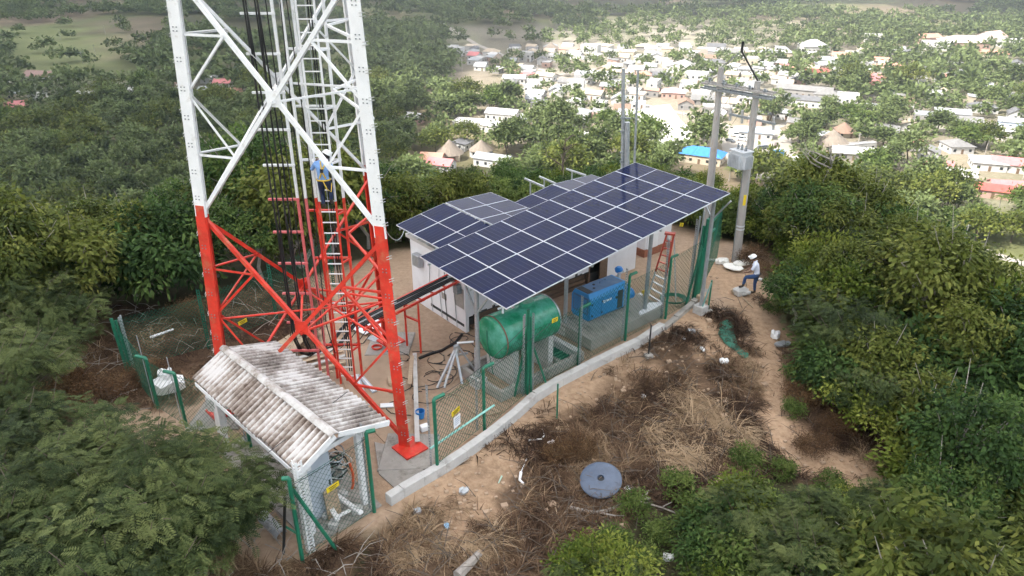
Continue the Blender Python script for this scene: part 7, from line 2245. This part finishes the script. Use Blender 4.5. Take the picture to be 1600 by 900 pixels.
# paved square and yards
def sheet(name, poly_px, M, z=0.10):
    P_ = [pg(x, y) for x, y in poly_px]
    me = bpy.data.meshes.new(name)
    me.from_pydata([(p.x, p.y, p.z + z) for p in P_], [], [tuple(range(len(P_)))])
    bm = bmesh.new(); bm.from_mesh(me); bmesh.ops.recalc_face_normals(bm, faces=bm.faces)
    for f in bm.faces:
        if f.normal.z < 0: f.normal_flip()
    bm.to_mesh(me); bm.free()
    me.materials.append(M)
    return put(link(name, me), kind='structure')
SQUARE = [(984, 184), (1002, 168), (1046, 163), (1062, 186), (1082, 204), (1078, 226), (1040, 232), (1000, 224)]
YARD = [(1122, 205), (1150, 196), (1212, 196), (1236, 216), (1246, 250), (1204, 284), (1158, 276), (1130, 240)]
sheet('plaza_pavement', SQUARE, M_PLAZA); sheet('yard_pavement', YARD, M_ROAD, 0.12)
ROADS = [[(690, 36), (745, 70), (800, 92), (870, 118), (930, 145)], [(930, 145), (985, 160), (1060, 176), (1130, 196), (1180, 210)], [(1180, 210), (1240, 190), (1330, 178), (1420, 190), (1600, 226)],
         [(870, 118), (980, 100), (1100, 92), (1240, 96)], [(960, 205), (900, 215), (840, 225)],
         [(300, 150), (420, 135), (470, 128), (560, 140)], [(0, 128), (70, 134), (110, 142)], [(1400, 330), (1500, 380), (1565, 402), (1640, 425)], [(1336, 160), (1390, 152), (1470, 170)]]
RW = []
for r_ in ROADS:
    P_ = [pg(*p) for p in r_]
    Q_ = []
    for i in range(len(P_) - 1):
        for k in range(8): Q_.append(P_[i].lerp(P_[i + 1], k / 8))
    Q_.append(P_[-1])
    RW.append([(p.x, p.y) for p in Q_])
    vs, fs = [], []
    for i, p in enumerate(Q_):
        d_ = (Q_[min(i + 1, len(Q_) - 1)] - Q_[max(i - 1, 0)]); d_.z = 0; d_.normalize()
        n_ = Vector((-d_.y, d_.x, 0)) * 2.2
        for s in (-1, 1):
            q_ = p + n_ * s; vs.append((q_.x, q_.y, g1(q_.x, q_.y) + 0.16))
    for i in range(len(Q_) - 1): fs.append((2 * i, 2 * i + 1, 2 * i + 3, 2 * i + 2)[::-1])
    me = bpy.data.meshes.new('road'); me.from_pydata(vs, [], fs); me.materials.append(M_ROAD)
    put(link('road', me), kind='structure')
# vehicles in the yard
def car(pxx, pyy, yaw, col, label, van=False):
    p = pg(pxx, pyy)
    t = thing('parked_van' if van else 'parked_car', label, 'van' if van else 'car', (p.x, p.y, p.z + .14), 'vehicles parked in the yard of the blue roofed building', R(yaw))
    M = mat('car_paint_%d' % int(sum(col) * 1000), col, 0.3, 0.03)
    L_, W_, H_ = (5.2, 2.0, 2.1) if van else (4.3, 1.75, 1.45)
    o = Vector((0, 0, 0))
    def part(m, nm, M_, par=t):
        me = m.mesh(nm, M_, (0, 0, 0), False, 0.0); return link(nm, me, par)
    m = MB()
    hb = .95 if not van else 1.15
    pr = [(-L_ / 2, .35), (L_ / 2, .35), (L_ / 2, .75), (L_ / 2 - .2, hb - .1), (L_ * .22, hb), (-L_ / 2 + .05, hb + .02), (-L_ / 2, .8)]
    vs = [(x, s * W_ / 2, z) for s in (-1, 1) for x, z in pr]; k = len(pr)
    m.add(vs, [tuple(range(k)), tuple(range(2 * k - 1, k - 1, -1))] + [(i, (i + 1) % k, k + (i + 1) % k, k + i) for i in range(k)])
    part(m, 'body', M)
    pr = [(-L_ / 2 + .1, hb), (L_ * .24, hb), (L_ * .1, H_), (-L_ / 2 + (.12 if van else .65), H_)]
    m = MB(); vs = [(x, s * (W_ / 2 - .1 - (.1 if z > hb else 0)), z) for s in (-1, 1) for x, z in pr]
    m.add(vs, [(0, 1, 2, 3), (7, 6, 5, 4), (0, 4, 5, 1), (1, 5, 6, 2), (2, 6, 7, 3), (3, 7, 4, 0)])
    cabin = part(m, 'cabin', M)
    for s in (-1, 1):
        m = MB().add([(-L_ * .4, s * (W_ / 2 - .085), hb + .08), (L_ * .17, s * (W_ / 2 - .085), hb + .08), (L_ * .08, s * (W_ / 2 - .175), H_ - .1), (-L_ * .33, s * (W_ / 2 - .175), H_ - .1)], [(0, 1, 2, 3)])
        part(m, 'side_window', M_WIN, cabin)
    m = MB().add([(L_ * .235, -W_ / 2 + .2, hb + .06), (L_ * .235, W_ / 2 - .2, hb + .06), (L_ * .118, W_ / 2 - .28, H_ - .07), (L_ * .118, -W_ / 2 + .28, H_ - .07)], [(0, 1, 2, 3)])
    part(m, 'windscreen', M_WIN, cabin)
    for x in (-L_ * .3, L_ * .3):
        for s in (-1, 1):
            part(MB().lathe((x, s * (W_ / 2 - .08), .32), (0, 1, 0), [(-.1, 0), (-.1, .3), (-.07, .32), (.07, .32), (.1, .3), (.1, 0)], 12), 'wheel', M_BLACK)
    PLACED.append((p.x, p.y, 3))
    return t
car(1153, 214, -30, (.75, .75, .75), 'white van parked in front of the pale blue roof', True)
car(1160, 220, -32, (.72, .73, .74), 'white van parked second from the pale blue roof', True)
car(1141, 222, -50, (.10, .11, .12), 'dark car parked beside the white vans')
car(1190, 233, 10, (.08, .09, .10), 'dark car in the middle of the open yard')
car(1197, 232, 5, (.12, .13, .15), 'dark grey car beside another in the open yard')
car(1183, 265, 8, (.16, .17, .19), 'grey van parked behind the transformer', True)
car(1213, 228, 70, (.14, .11, .10), 'brown car at the edge of the open yard')
p = pg(1216, 243)
bx = thing('blue_container', 'small blue container at the edge of the open yard', 'container', (p.x, p.y, p.z + .14))
MB().box((p.x, p.y, p.z + 1.2), (4, 2.2, 2.1), .2).build('body', M_BLUE_L, bx, bevel=.05); MB().box((p.x, p.y, p.z + 2.3), (4.1, 2.3, .12), .2).build('lid', M_BLUE, bx)

# ordinary houses: along the lanes, thick in the middle of the village and thin towards the trees
Z_CORE = [(840, 60), (960, 36), (1090, 28), (1230, 45), (1245, 120), (1200, 190), (1100, 215), (960, 200), (840, 190), (790, 120)]
Z_STREET = [(690, 40), (760, 45), (900, 95), (900, 140), (830, 150), (700, 85)]
Z_EAST = [(1230, 45), (1600, 55), (1600, 330), (1480, 330), (1330, 262), (1225, 262), (1110, 220), (1245, 120)]
Z_MIDW = [(590, 185), (700, 150), (840, 185), (960, 205), (960, 262), (900, 240), (600, 285)]
Z_WEST = [(0, 112), (110, 128), (420, 120), (440, 165), (180, 175), (0, 185)]
Z_WOODN = [(520, 30), (690, 45), (720, 110), (690, 180), (590, 200), (560, 130)]
def zone(x, y):
    a, b_ = np.array([x]), np.array([y])
    for nm, P_ in (('core', Z_CORE), ('street', Z_STREET), ('east', Z_EAST), ('midw', Z_MIDW), ('west', Z_WEST), ('woodn', Z_WOODN)):
        if bool(in_poly(a, b_, P_)[0]): return nm
    return 'field'
HP = dict(core=0.92, street=0.95, east=0.46, midw=0.22, west=0.12, woodn=0.03, field=0.0, slope=0.0)
rs = random.Random(99)
def free(x, y, r):
    return all((x - a) ** 2 + (y - b_) ** 2 > (r + c) ** 2 for a, b_, c in PLACED)
def road_dist(x, y):
    return min(float(dist_line(np.array([x]), np.array([y]), r_)[0]) for r_ in RW)
sq_w = [tuple(pg(*p)[:2]) for p in SQUARE]; yd_w = [tuple(pg(*p)[:2]) for p in YARD]
cells = []
cy_ = 215.0
while cy_ < 900:
    st = 11.8 if cy_ < 560 else 15.0
    cx_ = -720.0
    while cx_ < 720:
        cells.append((cx_ + rs.uniform(-3, 3), cy_ + rs.uniform(-3, 3)))
        cx_ += st
    cy_ += st
TREE_SPOTS = []; OUTSIDE = []
nh = 0
TANR = (.40, .33, .25); RNAME[TANR] = 'tan'
ROOFS = [ZINC, ZINC, WHITER, TANR, GREYR, DARKR, RUSTR, SALM, PINKR]
def hidden(x, y, z, qx, qy):
    if qy < 225: return False
    p = pg(qx, qy)
    return p.y < y - 12
for (x, y) in cells:
    z = g1(x, y)
    q_ = proj((x, y, z))
    if not (-220 < q_[0] < 1980 and -25 < q_[1] < 560): continue
    if not (-25 < q_[0] < 1625 and q_[1] < 440):
        if z < VALLEY + 60 and rs.random() < .9: OUTSIDE.append((x, y, z, rs.uniform(.8, 1.5), rs.randrange(3)))
        continue
    if z > VALLEY + 42:
        continue
    if hidden(x, y, z, q_[0], q_[1]): continue
    zn = zone(q_[0], q_[1]) if z < VALLEY + 4 else 'slope'
    if bool(in_poly(np.array([x]), np.array([y]), sq_w)[0]) or bool(in_poly(np.array([x]), np.array([y]), yd_w)[0]): continue
    if rs.random() < HP[zn] and nh < 252:
        w_, d_ = rs.choice([(8, 6), (8, 6.5), (9, 6.5), (10, 7), (12, 7), (8, 8), (14, 8)])
        if free(x, y, max(w_, d_) * .52) and road_dist(x, y) > d_ * .5 + 2.5:
            kd = rs.choices(['gable', 'flat', 'shed', 'hip', 'thatch'], [.46, .24, .17, .11, .02])[0]
            wl = rs.choices([WHITE_W, CREAM, PINKW, GREYW], [.62, .16, .08, .14])[0]
            rf_ = THATCH if kd == 'thatch' else (WHITER if kd == 'flat' else rs.choices(ROOFS, [5, 5, 6, 4, 3, 2, 1.2, 1.0, 0.9] if zn != 'east' else [4, 4, 3, 3, 4, 3, 2, 1.6, 1.6])[0])
            two = kd == 'flat' and rs.random() < .3
            h_ = 6.0 if two else rs.choice([3.0, 3.2, 3.4])
            yw = R(rs.choice([-25, -25, 65, -12, 78])) + rs.uniform(-.08, .08)
            house(x, y, kd, w_, d_, h_, (rs.choice([1.6, 2.0]) if kd in ('gable', 'hip') else .7 if kd == 'shed' else 4.2), yw, wl, rf_, None, 2 if two else 1, q_[2] < 560)
            nh += 1
            continue
    TREE_SPOTS.append((x, y, zn, q_))
print('houses', nh)

# street poles
SP_ME = MB().tube([(0, 0, 0), (0, 0, 8.5)], [.16, .11], 6).mesh('shaft', M_POLE)
SP_ARM = MB().beam((-.9, 0, 8.1), (.9, 0, 8.1), .12).mesh('cross_arm', M_DGALV)
POLES = []
for (x, y) in [(910, 200), (945, 230), (840, 118), (887, 190), (800, 92), (1010, 205), (1125, 190), (1216, 96), (1330, 150), (1338, 238), (1420, 236), (1392, 168), (1480, 205), (1590, 170), (1460, 60), (1303, 62), (1350, 112), (722, 112), (663, 130), (1040, 95), (975, 60), (1240, 70), (880, 262), (1536, 70), (235, 160), (1595, 290), (1502, 392), (95, 62), (165, 55), (130, 100), (150, 88), (1065, 190)]:
    p = pg(x, y)
    t = thing('street_pole', None, 'street pole', p, 'power poles of the village', rs.uniform(0, 3))
    link('shaft', SP_ME, t); link('cross_arm', SP_ARM, t)
    POLES.append((t, 'pale power pole', x, y - 14))

# ------------------------------------------------------------------ trees of the valley
def dome(seed, rad, hz, ncl, per, sz, z0, M, low=-0.2, rc=None):
    V_, Fq_, t, C_ = leafy(seed, rad, hz, ncl, per, sz, sz * .62, rc or rad * .21, 0.15, z0, low)
    return V_, Fq_, t, C_
VT = []
for k in range(6):
    r_, hz_, z0 = [(4.6, 3.2, 4.6), (3.6, 3.2, 4.4), (5.2, 3.0, 5.0), (3.0, 3.6, 4.8), (4.2, 2.6, 4.0), (3.4, 2.6, 3.6)][k]
    V_, Fq_, t, C_ = dome(400 + k, r_, hz_, 54, 26, .95, z0, L_TREE)
    VT.append((wood_mesh('trunk', 90 + k, z0 + 1, .24, C_, M_BARK_D, n_limb=5, fork=.6), np_mesh('crown', V_, Fq_, [L_TREE, L_TREE, L_BROAD, L_TREE, L_LIME, L_TREE][k], tone=t), z0 + hz_ * .4))
def palm_mesh(seed):
    rs_ = np.random.RandomState(seed)
    Vs = []
    for k in range(18):
        a = k * 2.4 + rs_.uniform(-.2, .2); up0 = rs_.uniform(-.2, .9)
        L_ = rs_.uniform(2.3, 3.0)
        for side in (-1, 1):
            for j in range(9):
                f = (j + 1) / 9.5
                dr = np.array([math.cos(a), math.sin(a), 0]); sdv = np.array([-math.sin(a), math.cos(a), 0])
                p = dr * L_ * f + np.array([0, 0, up0 * L_ * f - 1.5 * f * f * L_ * .5])
                ld = unit(sdv * side + dr * .6 + np.array([0, 0, -.5]))
                ll = .95 * (1 - .5 * f)
                V_, _ = leaves((p + ld * ll / 2)[None], ld[None], unit(np.cross(ld, [0, 0, 1.0]))[None], [ll], [.22])
                Vs.append(V_)
    V_ = np.concatenate(Vs); V_[:, 2] += 6.5
    return np_mesh('crown', V_, np.arange(len(V_)).reshape(-1, 4), L_LIME, tone=np.repeat(rs_.uniform(.2, .7, len(V_) // 4), 4))
PALM = (MB().tube([(0, 0, -.3), (.15, 0, 3), (.05, .1, 6.5)], [.22, .16, .13], 7).mesh('trunk', M_BARK, smooth=True), palm_mesh(3))
rest, cand = [], []
TP = dict(core=.75, street=.35, east=.95, midw=.97, west=.92, woodn=.98, field=.30, slope=.97)
for (x, y, zn, q_) in TREE_SPOTS:
    pr_ = TP[zn]
    if zn == 'field':
        k = float(fbm(np.array([x / 70.]), np.array([y / 70.]), 61)[0])
        pr_ = .95 if k > .56 else .10
        if q_[1] > 160: pr_ = .97
        if q_[1] < 120 and q_[0] < 250: pr_ = .8 if k > .60 else .06
        if q_[1] < 45 and q_[0] > 700: pr_ = .9 if k > .48 else .25
    if rs.random() > pr_: continue
    if zn == 'slope' and q_[0] > 590 and proj((x, y, g1(x, y) + 8.5))[1] < np.interp(q_[0], [t_[0] for t_ in TREELINE], [t_[1] for t_ in TREELINE]) - 8: continue
    r_ = rs.uniform(.9, 1.75)
    if zn in ('core', 'street'): r_ *= .8
    if not free(x, y, 1.1 * r_): continue
    if zn in ('core', 'street') and road_dist(x, y) < 3.5: continue
    cand.append((q_[2], x, y, r_, zn, q_))
    if zn in ('midw', 'woodn', 'east', 'field') and rs.random() < .6:
        x2, y2 = x + rs.uniform(4, 7) * rs.choice([-1, 1]), y + rs.uniform(-6, 6)
        if free(x2, y2, 2.5): cand.append((proj((x2, y2, VALLEY))[2], x2, y2, rs.uniform(.7, 1.2), zn, proj((x2, y2, VALLEY))))
cand.sort(key=lambda c: c[0] / c[3])
VTREES = []
npalm = 0
for i, (zc, x, y, r_, zn, q_) in enumerate(cand):
    z = g1(x, y)
    if npalm < 14 and i % 23 == 5:
        t = thing('palm_tree', None, 'palm', (x, y, z), 'palms of the village', rs.uniform(0, 6)); t.scale = (1, 1, rs.uniform(.9, 1.3))
        link('trunk', PALM[0], t); link('crown', PALM[1], t); npalm += 1
        qq = proj((x, y, z + 6)); VTREES.append((t, 'palm tree', qq[0], qq[1]))
        continue
    if len(VTREES) < 296:
        v = rs.randrange(6)
        t = thing('village_tree', None, 'tree', (x, y, z), 'trees of the village', rs.uniform(0, 6))
        t.scale = (r_, r_, r_ * rs.uniform(.85, 1.15))
        link('trunk', VT[v][0], t); link('crown', VT[v][1], t)
        qq = proj((x, y, z + VT[v][2] * r_))
        VTREES.append((t, ['wide domed tree', 'round domed tree', 'broad flat topped tree', 'tall narrow tree', 'light green domed tree', 'low round tree'][v], qq[0], qq[1]))
    else:
        rest.append((x, y, z, r_, rs.randrange(3)))
# beyond what one could pick apart: far woods, one mass
for k in range(4200):
    x, y = rs.uniform(-1000, 1000), rs.uniform(860, 1320)
    q_ = proj((x, y, VALLEY))
    if not (-30 < q_[0] < 1630): continue
    kk = float(fbm(np.array([x / 130.]), np.array([y / 200.]), 62)[0])
    if kk < .44: continue
    rest.append((x, y, g1(x, y), rs.uniform(1.0, 1.7), rs.randrange(3)))
rest += OUTSIDE
low = [leafy(500 + k, 4.6, 3.2, 16, 6, 2.2, 1.5, 1.2, 0.1, 4.0, -.3)[:3] for k in range(3)]
Vs, Fs, Ts, n0 = [], [], [], 0
for (x, y, z, r_, v) in rest:
    V_, Fq_, t = low[v]
    a = rs.uniform(0, 6.28); ca, sa = math.cos(a), math.sin(a)
    W_ = np.stack([(V_[:, 0] * ca - V_[:, 1] * sa) * r_ + x, (V_[:, 0] * sa + V_[:, 1] * ca) * r_ + y, V_[:, 2] * r_ + z], 1)
    Vs.append(W_); Fs.append(Fq_ + n0); Ts.append(np.clip(t + rs.uniform(-.25, .25), 0, 1)); n0 += len(V_)
put(link('far_woods', np_mesh('far_woods', np.concatenate(Vs), np.concatenate(Fs), L_TREE, tone=np.concatenate(Ts))), kind='stuff')
print('village trees', len(VTREES), 'rest', len(rest))
# ------------------------------------------------------------------ a label for every repeat: its look, and where it stands from something one can find
LANDMARKS = [('the white tower leg', 285, 170), ('the corrugated roof', 420, 640), ('the white sack', 262, 605), ('the outer fence corner', 195, 560), ('the lone grey solar panels', 760, 310),
    ('the two steel masts', 985, 180), ('the transformer', 1160, 245), ('the man on the path', 1175, 430), ('the white bag by the path', 1211, 526), ('the bend of the dirt path', 1260, 720),
    ('the end of the dirt path', 1350, 735), ('the round tank lid', 938, 762), ('the white tub', 1043, 874), ('the leafless grey tree', 1260, 330), ('the bright blue roof', 1095, 245),
    ('the pale blue roof', 1178, 207), ('the white two storey house', 1325, 157), ('the steep thatched hut', 703, 238), ('the red gabled roof', 1275, 116), ('the big thatched roof', 1300, 225),
    ('the long pink red roof', 1578, 260), ('the white plaza', 1030, 195), ('the largest pale pink roof', 1503, 66), ('the salmon hipped roof', 1389, 106), ('the split bright red roof', 1550, 300),
    ('the tall pale pyramid roof', 1269, 72), ('the climbing worker', 510, 280), ('the brown roofed white house', 66, 122), ('the far left pink roof', 28, 170), ('the pink roof behind the tower', 350, 133),
    ('the long white wall', 1335, 232), ('the white row house', 1486, 182), ('the zinc roofed long house', 772, 252), ('the white church like hall', 1062, 108), ('the main street end', 745, 70),
    ('the bare steel rails', 850, 280), ('the muddy corner', 330, 500), ('the bare pale branch', 150, 785), ('the pale gravel road', 1565, 402), ('the large solar roof', 1060, 300), ('the transformer pole foot', 1150, 400),
    ('the red leg top', 312, 340), ('the pale leafless tree', 95, 205), ('the climbing ladder foot', 440, 400), ('the dark panel corner', 617, 352),
    ('the small scrap by the path', 1240, 600)]
ORD = ['', 'second ', 'third ', 'fourth ', 'fifth ', 'sixth ', 'seventh ', 'eighth ', 'ninth ', 'tenth ', 'eleventh ', 'twelfth ', 'thirteenth ', 'fourteenth ', 'fifteenth ', 'sixteenth ', 'seventeenth ', 'eighteenth ', 'nineteenth ', 'twentieth '] + ['twenty-%s ' % w for w in ('first', 'second', 'third', 'fourth', 'fifth', 'sixth', 'seventh', 'eighth', 'ninth')] + ['thirtieth ']
def relabel(items):
    groups = {}
    for (o, look, x, y) in items:
        best = min(LANDMARKS, key=lambda m: (m[1] - x) ** 2 + ((m[2] - y) * 1.3) ** 2)
        dx, dy = x - best[1], (y - best[2]) * 1.3
        d = math.hypot(dx, dy)
        if abs(dx) > abs(dy): rel = 'left of' if dx < 0 else 'right of'
        else: rel = 'beyond' if dy < 0 else 'below'
        groups.setdefault((look, rel, best[0]), []).append((d, o))
    for (look, rel, lm_), L_ in groups.items():
        L_.sort(key=lambda t: t[0])
        for k, (d, o) in enumerate(L_):
            o['label'] = '%s, %snearest %s %s' % (look, ORD[min(k, 29)], rel, lm_) if len(L_) > 1 else '%s %s %s' % (look, rel, lm_)
relabel(PLANTED); relabel(HOUSES); relabel(VTREES); relabel(POLES)
# ------------------------------------------------------------------ haze box, last: it needs the highest thing inside
zlo = float(GZ.min()) - 1.0
top_inside = max(float(GZ.max()), 20.0, CAM_H)
ztop = top_inside + 2.0
hb = MB().box(((gx[0] + gx[-1]) / 2, (gy[0] + gy[-1]) / 2, (zlo + ztop) / 2), (gx[-1] - gx[0] + 4, gy[-1] - gy[0] + 4, ztop - zlo))
ho = hb.build('haze', hm)
put(ho, kind='stuff')
